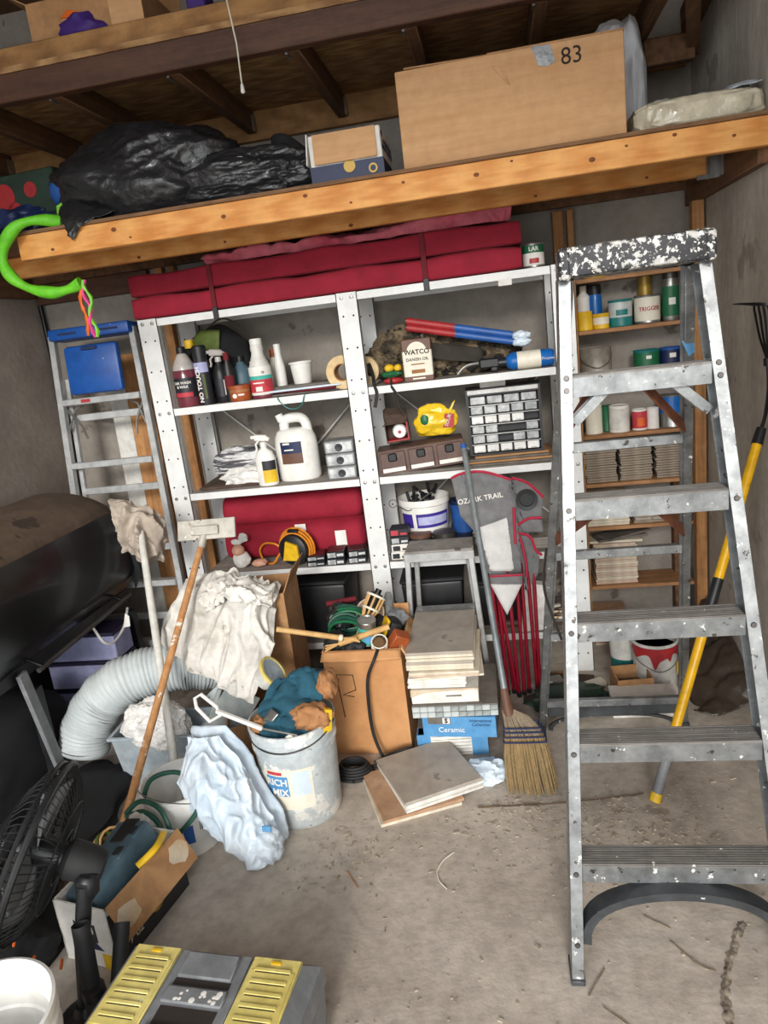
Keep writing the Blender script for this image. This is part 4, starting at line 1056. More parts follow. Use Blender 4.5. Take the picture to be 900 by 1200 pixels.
vessel('blue_tub', 'blue plastic tub behind the grey folded chair', 'tub', (-0.225, 3.42, Z4 + 0.055), [('tub_body', 'blue', [(0, 0), (0.055, 0), (0.06, 0.14)]), ('lid', 'navy', [(0.063, 0.14), (0.063, 0.16), (0, 0.162)])])
for i in range(4):
    t = thing('fuse_packet', ('lowest', 'second lowest', 'second highest', 'topmost')[i] + ' of four black and white packets stacked by the middle post', 'packet', (-0.520 + 0.004 * (i % 2), 3.215, Z4 + 0.001 + 0.038 * i), (0, 0, 0.05 * (i % 3)), 'packets by the middle post')
    B().span((-0.045, -0.04, 0), (0.045, 0.05, 0.037), bev=0.003).obj('packet_body', ('white_paper', 'white_paper', 'label_dark', 'label_dark')[i], t)
    B().span((-0.038, -0.0412, 0.006), (-0.004, -0.040, 0.03)).span((0.006, -0.0412, 0.008), (0.036, -0.040, 0.018)).obj('print', ('label_dark', 'label_dark', 'drawer_clear', 'label_red')[i], t)
# ================================================================ WOODEN WALL SHELF ON THE RIGHT
ws = thing('wall_shelf', 'narrow brown wooden shelf between the studs behind the tall ladder', 'shelf', (0, 0, 0))
WZ = [1.77, 1.543, 1.31, 1.058, 0.822, 0.606, 0.30]
for z in WZ:
    B().span((0.375, 3.45, z - 0.018), (0.862, 3.645, z), bev=0.002).obj('shelf_board', 'shelf_wood', ws)
B().span((0.36, 3.46, 0.0), (0.374, 3.645, 1.78)).obj('side_panel', 'stud_wood', ws)
def can(name, label, x, y, z, r, h, body, lab=None, lz=(0.2, 0.85), txt=None, tc='white_paper', ts=0.02, extra=(), cat='can'):
    p = [('can_body', body, can_prof(r, h))]
    if lab:
        p.append(('label_sheet', lab, band(r, h * lz[0], h * lz[1], 1.5)))
    if txt:
        p.append(('lettering', tc, wtext(txt, ts, r, h * (lz[0] + lz[1]) / 2, 0.0004)))
    return vessel(name, label, cat, (x, y, z), p + list(extra))
z = WZ[1] + 0.0005
can('paint_tin', 'tall yellow tin at the left end of the upper wall shelf', 0.412, 3.50, z, 0.034, 0.085, 'yellow')
vessel('glue_bottle', 'white bottle behind the tall yellow tin', 'bottle', (0.418, 3.58, z), [('bottle_body', 'white_plastic', [(0, 0), (0.03, 0), (0.03, 0.15), (0.014, 0.17)]), ('cap', 'cream', [(0.016, 0.17), (0.016, 0.2), (0, 0.2)])])
vessel('blue_spray_can', 'blue spray can with black cap behind the yellow tins', 'spray can', (0.470, 3.58, z), spray_parts(0.032, 0.20, 'blue_can', 'black_plastic'))
can('paint_tin', 'short yellow tin with cream label between tall yellow and teal tins', 0.483, 3.50, z, 0.036, 0.068, 'yellow', 'cream', (0.3, 0.75))
can('paint_tin', 'teal tin with a pale swirl on the upper wall shelf', 0.572, 3.52, z, 0.052, 0.12, 'teal', 'mosaic_light', (0.35, 0.9), extra=[('print', 'teal', band(0.052, 0.05, 0.075, 0.5, 0.0014))])
can('paint_tin', 'cream tin lettered in red under a gold spray cap', 0.690, 3.52, z, 0.056, 0.125, 'tin', 'cream', (0.1, 0.92), 'TRIGGER', 'red', 0.024)
vessel('gold_spray_can', 'gold capped spray can behind the red lettered tin', 'spray can', (0.70, 3.608, z), spray_parts(0.033, 0.225, 'gold', 'gold'))
vessel('green_spray_can', 'green spray can with white band and grey cap', 'spray can', (0.792, 3.52, z), spray_parts(0.036, 0.235, 'tin', 'tin_dark') + [('label_sheet', 'green', band(0.036, 0.02, 0.15, 1.5)), ('print', 'white_paper', band(0.036, 0.07, 0.10, 0.4, 0.0014))])
can('yellow_lid_tin', 'yellow topped tin above the ladder cap on the top wall board', 0.47, 3.53, WZ[0] + 0.0005, 0.045, 0.09, 'yellow')
z = WZ[2] + 0.0005
t = can('paint_pail', 'paint stained steel pail with a wire bail on the wall shelf', 0.455, 3.545, z, 0.074, 0.15, 'tin_dirty')
B().tube(smooth([(-0.075, 0, 0.13), (-0.06, -0.06, 0.09), (0, -0.085, 0.06), (0.06, -0.06, 0.09), (0.075, 0, 0.13)]), 0.002, 5).obj('bail', 'tin', t)
can('paint_tin', 'dark green tin on the shelf behind the upper step', 0.683, 3.53, z, 0.058, 0.115, 'teal', 'green', (0.15, 0.9), extra=[('print', 'white_paper', band(0.058, 0.075, 0.09, 0.2, 0.0015))])
can('paint_tin', 'navy tin beside the dark green tin', 0.79, 3.53, z, 0.046, 0.115, 'blue', 'navy', (0.15, 0.9), extra=[('print', 'white_paper', band(0.046, 0.07, 0.09, 0.3, 0.0015))])
z = WZ[3] + 0.0005
can('glass_jar', 'cream jar at the left end of the lower can row', 0.432, 3.52, z, 0.040, 0.14, 'cream', cat='jar')
can('paint_tin', 'green tin behind the spotted tin in the lower can row', 0.50, 3.575, z, 0.042, 0.12, 'green')
can('paint_tin', 'white tin with rust spots in the lower can row', 0.548, 3.51, z, 0.046, 0.125, 'white_paper', 'dropcloth', (0.1, 0.9))
can('paint_tin', 'small pink and orange tin in the lower can row', 0.640, 3.51, z, 0.033, 0.098, 'white_paper', 'label_red', (0.1, 0.9), extra=[('print', 'orange', band(0.033, 0.02, 0.06, 0.5, 0.0014))])
can('paint_tin', 'small white tin right of the pink and orange tin', 0.700, 3.51, z, 0.027, 0.098, 'white_paper')
can('paint_tin', 'silver and blue tin at the right end of the lower can row', 0.790, 3.53, z, 0.055, 0.15, 'tin', 'blue_can', (0.45, 0.95))

# ---------------- tiles: every tile its own thing
ORD = ['first', 'second', 'third', 'fourth', 'fifth', 'sixth', 'seventh', 'eighth', 'ninth', 'tenth', 'eleventh', 'twelfth', 'thirteenth', 'fourteenth', 'fifteenth', 'sixteenth', 'seventeenth', 'eighteenth']
def tile_stack(n, cx, cy, z0, sx, sy, th, rz, jit, mats, label, group, seed=1, top=None, gap=0.0006, jr=0.04):
    rr = random.Random(seed)
    meshes = [B().box((0, 0, th / 2), (sx, sy, th), bev=0.0012).mesh('tile', m) for m in mats]
    for i in range(n):
        o = bpy.data.objects.new('tile', meshes[i % len(meshes)])
        C.objects.link(o)
        o.location = (cx + rr.uniform(-jit, jit), cy + rr.uniform(-jit, jit), z0 + 0.0005 + i * (th + gap))
        o.rotation_euler = (0, 0, rz + rr.uniform(-jr, jr))
        k = n - 1 - i
        tag(o, top if (top and k == 0) else (ORD[k] + ' tile from the top' + label if k < n - 1 else 'bottom tile' + label), 'tile', group)
    return z0 + n * (th + gap) + 0.001
for k, (cx, lb) in enumerate(((0.450, 'left'), (0.612, 'middle'), (0.775, 'right'))):
    tile_stack(17, cx, 3.555, WZ[4], 0.145, 0.15, 0.0102, 0, 0.004, ['tile_shelf'], ' of the ' + lb + ' brownish stack on the wall shelf', 'tiles in the ' + lb + ' wall shelf stack', 20 + k, jr=0.015, gap=0.0018)
tile_stack(11, 0.475, 3.55, WZ[5], 0.195, 0.16, 0.0135, 0, 0.002, ['tile_cream'], ' of the wide cream stack behind the ladder step', 'cream tiles on the wall shelf', 31, jr=0.01)
tile_stack(10, 0.665, 3.55, WZ[5], 0.14, 0.15, 0.0125, 0, 0.003, ['tile_shelf', 'tile_grey'], ' of the narrow grey stack right of the cream one', 'narrow grey stack on the wall shelf', 32, jr=0.015)
zt = tile_stack(17, 0.50, 3.555, WZ[6], 0.20, 0.16, 0.0118, 0, 0.005, ['tile_pink', 'tile_pink', 'tile_cream'], ' of the pinkish pile on the lowest wall board', 'pinkish tiles on the wall shelf', 33, jr=0.03)
for i in range(3):
    o = B().prism([(-0.12, -0.06), (0.13, -0.07), (0.11, 0.05), (0.0, 0.07), (-0.11, 0.05)], 0.011).obj('slate_piece', ('tile_cream', 'slate', 'slate')[i], None, (0.50 + 0.02 * i, 3.55, zt + 0.0125 * i), (0, 0, 0.3 * i)); tag(o, ('lowest cream', 'middle dark', 'topmost dark')[i] + ' broken slab on the pinkish tile pile', 'slab', 'slabs on the pinkish tiles')
tile_stack(12, 0.46, 3.50, 0.0, 0.17, 0.18, 0.0125, 0, 0.004, ['tile_pink', 'tile_clay'], ' of the brown floor stack behind the ladder', 'brown floor stack', 34, jr=0.02)
# bits on the lowest steel shelf
for i in range(5):
    o = B().box((0, 0, 0.006), (0.20 - 0.02 * i, 0.02, 0.011), bev=0.001).obj('trim_stick', 'pole_wood' if i % 2 else 'cream', None, (0.13 + 0.006 * i, 3.22 + 0.035 * i, Z5 + 0.032), (0, 0, 0.35 * (-1) ** i)); tag(o, ('shortest', 'second', 'third', 'fourth', 'longest')[4 - i] + ' loose wooden trim stick on the lowest steel shelf', 'stick', 'trim sticks on the lowest shelf')
for i in range(2):
    o = B().box((0, 0, 0.0075), (0.33, 0.28, 0.015), bev=0.001).obj('flat_board', 'slate' if i else 'brown_cloth', None, (0.04, 3.36, Z5 + 0.0005 + 0.0155 * i), (0, 0, 0.03 * i)); tag(o, ('lower', 'upper')[i] + ' flat dark board on the lowest steel shelf under the sticks', 'board')
o = B().blob((0, 0, 0.05), (0.10, 0.07, 0.055), 0.2, 2.2, 4, 5, 0.3, floor=0.001).obj('crumpled_sack', 'slate', None, (0.12, 3.40, Z5 + 0.085)); tag(o, 'grey crumpled sack at the back of the lowest shelf', 'sack')
for i in range(4):
    o = B().box((0, 0, 0.006), (0.26, 0.30, 0.012), bev=0.001).obj('flat_board', 'shelf_board', None, (0.10, 3.36, Z4 + 0.0005 + 0.0125 * i), (0, 0, 0.04 * (i % 2))); tag(o, ('lowest', 'second', 'third', 'topmost')[i] + ' grey board lying flat right of the grey chairs', 'board', 'grey boards right of the chairs')
o = B().prism([(0, 0), (0.13, 0.01), (0.14, 0.22), (0.02, 0.24)], 0.05, TR(0, 0, 0, PI / 2, 0, 0)).obj('paper_sack', 'white_cloth', None, (0.015, 3.135, 0.24)); tag(o, 'white and red printed sack hanging behind the red chair tubes', 'sack')

# ================================================================ TALL LADDER
ld = thing('step_ladder', 'tall aluminium stepladder spattered with white paint, black top cap', 'ladder', (0.34, 1.47, 0))
TOPZ = 1.735
def fr(s, z):   # front rail centre line, local coordinates, s = -1 left, 1 right
    k = z / TOPZ
    return Vector((s * (0.262 - 0.100 * k), 0.012 + 0.400 * k, z))
for s in (-1, 1):
    a, e = fr(s, 0.012), fr(s, TOPZ)
    d = (e - a).normalized()
    nrm = Vector((0, -1, 0)) - d * Vector((0, -1, 0)).dot(d)
    nrm.normalize()
    side = d.cross(nrm).normalized()
    if side.x * s < 0:
        side = -side
    b = B()
    b.bar(a, e, 0.030, 0.003, up=nrm, bev=0.0008)                                   # front flange
    b.bar(a - nrm * 0.0345 + side * 0.0135, e - nrm * 0.0345 + side * 0.0135, 0.003, 0.066, up=nrm)   # web
    b.bar(a - nrm * 0.069, e - nrm * 0.069, 0.030, 0.003, up=nrm)                  # back flange
    rail = b.obj('front_rail', 'alu', ld)
    B().box(fr(s, 0.008) + Vector((0, 0.035, 0)), (0.036, 0.085, 0.016), bev=0.003).obj('foot', 'black_plastic_worn', rail)
    b = B()
    for k in range(1, 6):
        for dz in (0.0, -0.03) if k == 5 else (-0.02,):
            p = fr(s, 0.297 * k + dz) + nrm * 0.0015
            b.cyl(p, p + nrm * 0.003, 0.0075, 0.006, 10)
    b.cyl(fr(s, 0.1) + nrm * 0.0015, fr(s, 0.1) + nrm * 0.0045, 0.0075, 0.006, 10)
    b.obj('rivets', 'tin_dark', rail, kind='stuff')
for k in range(1, 6):
    zz = 0.297 * k
    l, r_ = fr(-1, zz), fr(1, zz)
    x0, x1, y = l.x + 0.015, r_.x - 0.015, l.y
    st = B().span((x0, y + 0.001, zz - 0.048), (x1, y + 0.004, zz - 0.001)).span((x0, y + 0.072, zz - 0.04), (x1, y + 0.075, zz - 0.001)).obj('step', 'alu', ld)
    b = B().span((x0, y + 0.001, zz - 0.001), (x1, y + 0.075, zz + 0.002))
    for j in range(9):
        b.span((x0, y + 0.003 + j * 0.0082, zz + 0.002), (x1, y + 0.007 + j * 0.0082, zz + 0.0045))
    b.obj('tread', 'alu_tread', st)
    for s, xx in ((-1, x0), (1, x1)):
        if k == 5:
            B().bar((xx - s * 0.0, y + 0.02, zz - 0.115), (xx - s * 0.085, y + 0.02, zz - 0.035), 0.024, 0.004, up=(0, 1, 0)).obj('knee_brace', 'alu', st)
            B().bar((xx - s * 0.0, y + 0.055, zz - 0.115), (xx - s * 0.085, y + 0.055, zz - 0.035), 0.024, 0.004, up=(0, 1, 0)).obj('knee_brace', 'alu', st)
# arch under the lowest step
def arch(x0, x1, y, z0, z1, w, t, nm, parent):
    pts = []
    n = 20
    for i in range(n + 1):
        a = PI * i / n
        pts.append((x0 + (x1 - x0) * (0.5 - 0.5 * math.cos(a)), z0 + (z1 - z0) * math.sin(a) ** 0.8))
    b = B()
    vs = []; fs = []
    for i, (x, z) in enumerate(pts):
        cx = (x0 + x1) / 2
        dx, dz = cx - x, (z0 - 0.05) - z
        ln = math.hypot(dx, dz)
        ix, iz = x + dx / ln * t, z + dz / ln * t
        vs += [(x, y, z), (ix, y, iz), (ix, y + w, iz), (x, y + w, z)]
    for i in range(n):
        a, c = i * 4, (i + 1) * 4
        for j in range(4):
            fs.append([a + j, a + (j + 1) % 4, c + (j + 1) % 4, c + j])
    fs += [[0, 1, 2, 3], [n * 4 + j for j in range(4)]]
    b._add(vs, fs)
    return b.obj(nm, 'black_plastic_worn', parent)
arch(fr(-1, 0.1).x + 0.014, fr(1, 0.1).x - 0.014, fr(-1, 0.1).y + 0.01, 0.095, 0.252, 0.05, 0.022, 'stabiliser_arch', ld)
# back frame
def br(s, z):
    k = 1 - z / 1.72
    return Vector((s * (0.150 + 0.128 * k), 0.500 + 0.700 * k, z))
for s in (-1, 1):
    a, e = br(s, 0.012), br(s, 1.72)
    b = B().bar(a, e, 0.026, 0.022, up=(0, -1, 0.3), bev=0.002).bar(a + Vector((-s * 0.016, 0, 0)), e + Vector((-s * 0.016, 0, 0)), 0.008, 0.010, up=(0, -1, 0.3))
    rl = b.obj('back_rail', 'alu', ld)
    B().box(br(s, 0.009), (0.034, 0.045, 0.017), bev=0.003).obj('foot', 'black_plastic_worn', rl)
for i, zz in enumerate((0.145, 0.50, 0.86, 1.25)):
    l, r_ = br(-1, zz), br(1, zz)
    B().span((l.x + 0.013, l.y - 0.010, zz - 0.016), (r_.x - 0.013, l.y + 0.012, zz + 0.014), bev=0.002).obj('back_rung', 'alu', ld)
l = br(-1, 0.10)
B().span((l.x + 0.02, l.y - 0.004, 0.075), (-l.x - 0.02, l.y + 0.012, 0.128), bev=0.003).obj('back_panel', 'black_plastic_worn', ld)
arch(l.x + 0.02, -l.x - 0.02, l.y + 0.0, 0.012, 0.085, 0.012, 0.016, 'back_arch', ld)
# spreader bars
for s in (-1, 1):
    for zz, k in ((1.285, 5), (0.93, 4)):
        p = br(s, zz)
        q = Vector(((0.01 if s > 0 else -0.10), fr(1, 0.297 * k).y + 0.075, 0.297 * k - 0.03))
        B().bar(p + Vector((-s * 0.012, -0.016, 0)), q, 0.006, 0.036, up=(0, 0.5, 1), bev=0.001).obj('spreader_bar', 'rust', ld)
B().tube(smooth([(fr(-1, 0.92).x - 0.02, 0.33, 0.80), (fr(-1, 0.9).x - 0.05, 0.45, 0.90), (fr(-1, 0.9).x - 0.03, 0.60, 0.97)]), 0.004, 6).obj('latch_wire', 'tin_dark', ld)
# top cap
cp = B().span((-0.172, 0.375, 1.722), (0.175, 0.545, 1.792), bev=0.010, seg=2).obj('top_cap', 'cap_black', ld)
B().span((-0.178, 0.371, 1.715), (-0.150, 0.43, 1.79), bev=0.006).obj('cap_bracket', 'cap_black', cp)
B().span((0.155, 0.371, 1.72), (0.180, 0.43, 1.79), bev=0.006).obj('cap_bracket', 'cap_black', cp)
p = br(1, 1.54)
B().prism([(0, 0), (0.016, 0.01), (0.018, 0.085), (0.004, 0.09), (-0.016, 0.05)], 0.002, TR(p.x - 0.004, p.y - 0.0165, p.z - 0.05, PI / 2 - 0.38)).obj('tape_patch', 'blue_box', ld)

# ================================================================ YELLOW HANDLED CULTIVATOR
t = thing('garden_cultivator', 'long yellow handled garden cultivator leaning in the right corner, tines up', 'garden tool', (0.408, 2.192, 0))
P0 = Vector((0, 0, 0.004)); P1 = Vector((0.485, 0.468, 1.165))
Lp = lambda k: P0.lerp(P1, k)
B().cyl(Lp(0.12), Lp(0.965), 0.0165, n=16).obj('handle', 'yellow_pole', t)
B().cyl(Lp(0.0), Lp(0.022), 0.019, n=16).obj('end_cap', 'yellow', t)
B().cyl(Lp(0.022), Lp(0.12), 0.0180, n=16).obj('end_grip', 'tool_grey', t)
B().lathe([(0.0172, -0.1), (0.0182, -0.1), (0.0182, 0.1), (0.0172, 0.1)], 16, Lp(0.515), rot=Vector((0, 0, 1)).rotation_difference(P1 - P0).to_matrix(), cap=False).obj('rubber_sleeve', 'black_plastic', t)
B().cyl(Lp(0.955), Lp(1.0), 0.0195, 0.0165, 16).obj('collar', 'black_plastic', t)
q = [Vector((0.485, 0.468, 1.165)), Vector((0.493, 0.455, 1.215)), Vector((0.492, 0.425, 1.31)), Vector((0.488, 0.425, 1.40))]
B().tube(smooth(q, 5), 0.0065, 8).obj('neck', 'black_metal', t)
B().cyl(Vector((0.488, 0.425, 1.385)), Vector((0.487, 0.425, 1.41)), 0.013, n=12).obj('socket', 'black_metal', t)
for k in range(4):
    u = (k - 1.5)
    B().tube(smooth([(0.488, 0.425, 1.40), (0.484 - 0.004 * u, 0.44 + 0.022 * u, 1.48), (0.478 - 0.004 * u, 0.455 + 0.034 * u, 1.565), (0.468, 0.462 + 0.036 * u, 1.588), (0.415, 0.50 + 0.036 * u, 1.597)], 6), [0.0042] * 20 + [0.004, 0.0035, 0.003, 0.002, 0.001], 6).obj('tine', 'black_metal', t)

# ================================================================ FLOOR BEHIND THE LADDER
t = vessel('paint_bucket', 'white paint bucket with red drips and wire bail on the floor', 'bucket', (0.585, 3.03, 0.0), [
    ('pail', 'white_plastic_dirty', [(0, 0), (0.088, 0), (0.091, 0.006), (0.095, 0.195), (0.099, 0.20), (0.099, 0.212), (0.094, 0.212), (0.089, 0.02), (0, 0.02)]),
    ('wet_paint', 'slot_dark', [(0, 0.17), (0.0925, 0.17)])])
b = B()
pr = []
for i in range(41):
    a = -PI / 2 - 1.5 + 2.6 * i / 40
    dz = 0.045 + 0.012 * math.sin(i * 0.33) + 0.05 * math.exp(-((i - 20) / 2.2) ** 2) + 0.03 * math.exp(-((i - 31) / 1.6) ** 2)
    pr.append((a, dz))
vs = []
for a, dz in pr:
    vs += [(0.0985 * math.cos(a), 0.0985 * math.sin(a), 0.198), (0.0955 * math.cos(a), 0.0955 * math.sin(a), 0.198 - dz)]
b._add(vs, [[2 * i, 2 * i + 1, 2 * i + 3, 2 * i + 2] for i in range(40)])
b.obj('red_drips', 'red', t)
B().tube(smooth([(-0.099, 0, 0.18), (-0.08, -0.06, 0.13), (0, -0.105, 0.095), (0.08, -0.06, 0.12), (0.099, 0, 0.18)]), 0.002, 5).obj('bail', 'tin', t)
B().prism([(0, 0), (0.03, 0), (0.03, 0.06), (0, 0.06)], 0.002, TR(0.078, -0.062, 0.06, PI / 2, 0, 0.9)).obj('label_sheet', 'yellow', t)
vessel('paint_bucket', 'smaller white bucket with teal base left of the red dripped one', 'bucket', (0.475, 3.15, 0.0), [
    ('pail', 'white_plastic_dirty', [(0.064, 0.075), (0.070, 0.185), (0.073, 0.19), (0.073, 0.2), (0.068, 0.2), (0.06, 0.09), (0, 0.09)]), ('teal_base', 'teal', [(0, 0), (0.06, 0), (0.0642, 0.075)])])
t = carton('small_carton', 'small worn cardboard box before the teal based bucket', 'box', (0.465, 2.93, 0.0), 0.1, (0.15, 0.14, 0.10), 'cardboard_dark')
B().span((-0.05, -0.05, 0.006), (0.05, 0.05, 0.05), bev=0.01).obj('contents', 'dirt', t)
t = thing('tile_box', 'white printed tile box on the floor behind the ladder feet', 'box', (0.485, 2.775, 0.0))
B().span((-0.13, -0.05, 0), (0.15, 0.09, 0.075), bev=0.003).obj('body', 'white_paper', t)
B().span((-0.12, -0.0515, 0.045), (-0.045, -0.050, 0.065)).span((0.06, -0.0515, 0.045), (0.135, -0.050, 0.065)).obj('print', 'slate', t)
o = B().blob((0, 0, 0.045), (0.17, 0.09, 0.05), 0.2, 2.2, 4, 6, 0.3, floor=0.001).obj('tarp_bundle', 'green_bag', None, (0.19, 2.82, 0.0)); tag(o, 'dark green tarp bundled on the floor behind the back arch', 'tarp')
o = B().box((0, 0, 0.02), (0.03, 0.012, 0.04)).obj('tag_card', 'cream', None, (0.115, 2.94, 0.02)); tag(o, 'small cream tag standing behind the green tarp', 'tag')
rr = random.Random(3)
for i, (x, y, l, w, h, a) in enumerate(((0.10, 3.02, 0.16, 0.05, 0.03, 0.3), (0.22, 3.05, 0.20, 0.06, 0.025, -0.2), (0.30, 2.98, 0.13, 0.05, 0.03, 0.5), (0.17, 3.08, 0.15, 0.07, 0.02, 0.1))):
    o = B().box((0, 0, h / 2), (l, w, h), bev=0.003).obj('wood_offcut', ('shelf_board', 'brown_cloth', 'cream', 'stud_wood')[i], None, (x, y, 0.0005), (0, 0, a)); tag(o, ('grey', 'dark brown', 'cream', 'tan')[i] + ' offcut on the floor under the lowest steel shelf', 'offcut', 'offcuts under the shelf')
t = thing('dirt_sack', 'dark wrinkled sack spread along the right wall', 'sack', (0.74, 3.05, 0))
B().sheet([[(-0.06, -0.30, 0.004), (0.02, -0.33, 0.006), (0.10, -0.30, 0.02), (0.165, -0.28, 0.05)], [(-0.05, -0.12, 0.01), (0.03, -0.12, 0.06), (0.10, -0.12, 0.09), (0.17, -0.12, 0.14)], [(-0.04, 0.1, 0.02), (0.03, 0.1, 0.10), (0.10, 0.1, 0.14), (0.17, 0.1, 0.20)], [(-0.03, 0.35, 0.02), (0.03, 0.35, 0.12), (0.10, 0.35, 0.18), (0.17, 0.35, 0.24)]], 40, 24, 0.03, 9, 4, 0.02).obj('sack_cloth', 'dark_bag', t, solid=0.004, ang=70)
# ================================================================ SMALL STEPLADDER WITH BLUE TOP (left)
sl = thing('step_ladder', 'small folded stepladder with blue top cap leaning in the left corner', 'ladder', (-1.945, 3.225, 0), (-0.085, 0, 0))
def sr(s, z):
    return Vector((-0.02 + s * (0.262 - 0.036 * z) - (0.012 if s < 0 else -0.028) , 0, z))
for s in (-1, 1):
    B().bar(sr(s, 0.0), sr(s, 1.83), 0.032, 0.035, up=(0, -1, 0), bev=0.003).obj('front_rail', 'alu_clean', sl)
    B().bar(sr(s, 0.03) * 0.86 + Vector((0, 0.045, 0.03)), sr(s, 1.62) * 0.9 + Vector((0, 0.045, 0.16)), 0.022, 0.025, up=(0, -1, 0), bev=0.002).obj('back_rail', 'alu_clean', sl)
for zz in (0.235, 0.555, 0.875, 1.195, 1.515):
    x0, x1 = sr(-1, zz).x + 0.016, sr(1, zz).x - 0.016
    B().span((x0, -0.03, zz - 0.032), (x1, 0.03, zz), bev=0.003).obj('step', 'alu_clean', sl)
for zz in (0.35, 0.72, 1.04, 1.42):
    x0, x1 = sr(-1, zz).x * 0.88 , sr(1, zz).x * 0.88
    B().span((x0, 0.034, zz - 0.02), (x1, 0.052, zz + 0.016), bev=0.003).obj('back_rung', 'alu_clean', sl)
B().span((-0.115, -0.0315, 1.491), (-0.065, -0.0302, 1.507)).obj('warning_sticker', 'red', sl)
for s in (-1, 1):
    x = sr(s, 1.4).x
    B().tube([(x - s * 0.02, 0.0, 1.36), (x - s * 0.06, 0.02, 1.46), (x - s * 0.10, 0.03, 1.48)], 0.006, 6).tube([(x - s * 0.02, 0.0, 1.47), (x - s * 0.08, 0.02, 1.38), (x - s * 0.095, 0.03, 1.31)], 0.006, 6).obj('hinge_arm', 'tin', sl)
B().span((-0.215, -0.06, 1.80), (0.215, 0.07, 1.855), bev=0.010, seg=2).obj('top_cap', 'blue_plastic', sl)
B().span((-0.16, -0.062, 1.822), (-0.06, -0.059, 1.832)).obj('cap_slot', 'navy', sl)
B().span((0.06, -0.062, 1.822), (0.16, -0.059, 1.832)).obj('cap_slot', 'navy', sl)
tr = B().box((0.012, -0.07, 1.645), (0.285, 0.045, 0.235), bev=0.02, seg=2).obj('paint_tray', 'blue_plastic', sl)
B().span((-0.03, -0.098, 1.735), (0.055, -0.090, 1.752), bev=0.003).obj('tray_slot', 'navy', tr)

# ================================================================ GRILL AGAINST THE LEFT WALL
g = thing('barbecue_grill', 'black barbecue grill with dusty brown hood against the left wall', 'grill', (-1.9, 2.3, 0))
def hood(u, v):
    # profile in x/z swept along y with a rounded far end
    pr = [Vector((0.0, 0, 0.965)), Vector((-0.015, 0, 1.0)), Vector((-0.07, 0, 1.045)), Vector((-0.18, 0, 1.085)), Vector((-0.32, 0, 1.095)), Vector((-0.43, 0, 1.05)), Vector((-0.445, 0, 0.95))]
    p = catmull(pr, v)
    y = -0.25 + 1.12 * u
    k = max(0.0, (u - 0.86) / 0.14)
    dz = 0.085 * (1 - math.sqrt(max(0, 1 - k * k)))
    return Vector((p.x, y, p.z - dz * (1 if p.z > 0.98 else 0.2)))
b = B().grid(hood, 40, 30)
b.obj('hood_top', 'dusty_hood', g, solid=0.006)
B().prism([(0.0, 0.975), (0.012, 0.90), (0.03, 0.66), (-0.03, 0.56), (-0.44, 0.56), (-0.44, 0.99), (-0.05, 0.99)], 1.10, TR(0, 0.86, 0, PI / 2)).obj('hood_front', 'black_gloss', g)
B().prism([(0.0, 0.0), (0.02, 0.0), (0.06, -0.34), (0.01, -0.42)], 0.012, TR(0.0, 0.872, 0.97, PI / 2)).obj('end_panel', 'black_plastic', g)
B().prism([(0.0, 0.56), (0.0, 0.965), (-0.015, 0.998), (-0.07, 1.042), (-0.18, 1.081), (-0.32, 1.09), (-0.43, 1.045), (-0.44, 0.56)], 0.015, TR(0, -0.232, 0, PI / 2)).obj('hood_end', 'black_plastic', g)
B().cyl((0.045, 0.0, 0.535), (0.045, 0.74, 0.56), 0.010, n=12).obj('handle', 'tin_dark', g)
for y in (0.03, 0.70):
    B().cyl((-0.02, y, 0.57), (0.045, y, 0.54), 0.008, n=10).obj('handle_bracket', 'black_metal', g)
B().span((-0.43, -0.2, 0.50), (-0.03, 0.86, 0.56), bev=0.006).obj('firebox', 'black_plastic', g)
for (x, y) in ((-0.02, 0.03), (-0.42, 0.03), (-0.02, 0.82), (-0.42, 0.82)):
    B().bar((x, y, 0.0), (x, y, 0.45), 0.045, 0.045, up=(0, 1, 0), bev=0.003).obj('leg', 'black_plastic', g)
B().bar((0.02, 0.03, 0.0), (-0.01, -0.03, 0.54), 0.05, 0.02, up=(1, 0, 0), bev=0.003).obj('front_leg', 'tool_grey', g)
B().span((-0.40, -0.30, 0.64), (-0.02, -0.21, 0.67), bev=0.004).obj('side_shelf', 'tin', g)
B().span((-0.44, 0.05, 0.008), (-0.43, 0.8, 0.44)).obj('back_panel', 'black_plastic', g)
B().tube(smooth([(0.03, 0.42, 0.53), (0.05, 0.44, 0.45), (0.06, 0.50, 0.42), (0.05, 0.62, 0.44), (0.03, 0.72, 0.50)]), 0.006, 6).obj('wire', 'white_plastic', g)
B().prism([(0, 0), (0.03, 0.0), (0.035, 0.05), (0.02, 0.07)], 0.004, TR(0.05, 0.62, 0.44, PI / 2, 0, 0.5)).obj('paper_tag', 'white_paper', g)
# lilac storage boxes under the grill end
for i in range(3):
    t = thing('storage_box', ('lowest', 'middle', 'topmost')[i] + ' lilac plastic storage box stacked under the grill', 'box', (-2.08, 2.90, 0.001 + 0.145 * i), (0, 0, 0.0), 'lilac boxes under the grill')
    B().span((-0.19, -0.02, 0), (0.19, 0.14, 0.125), bev=0.006).obj('box_body', 'lilac', t)
    B().span((-0.195, -0.026, 0.125), (0.195, 0.145, 0.143), bev=0.004).obj('lid', 'dark_purple', t)
# dark sheets / mat on the floor under the grill front
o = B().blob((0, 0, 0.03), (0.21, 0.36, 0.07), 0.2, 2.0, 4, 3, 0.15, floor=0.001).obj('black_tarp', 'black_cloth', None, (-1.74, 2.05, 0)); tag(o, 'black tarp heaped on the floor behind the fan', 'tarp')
o = B().blob((0, 0, 0.12), (0.20, 0.42, 0.27), 0.12, 2.0, 4, 6, 0.1, floor=0.001).obj('black_tarp', 'black_cloth', None, (-2.14, 2.28, 0)); tag(o, 'black tarp under the near end of the grill', 'tarp')

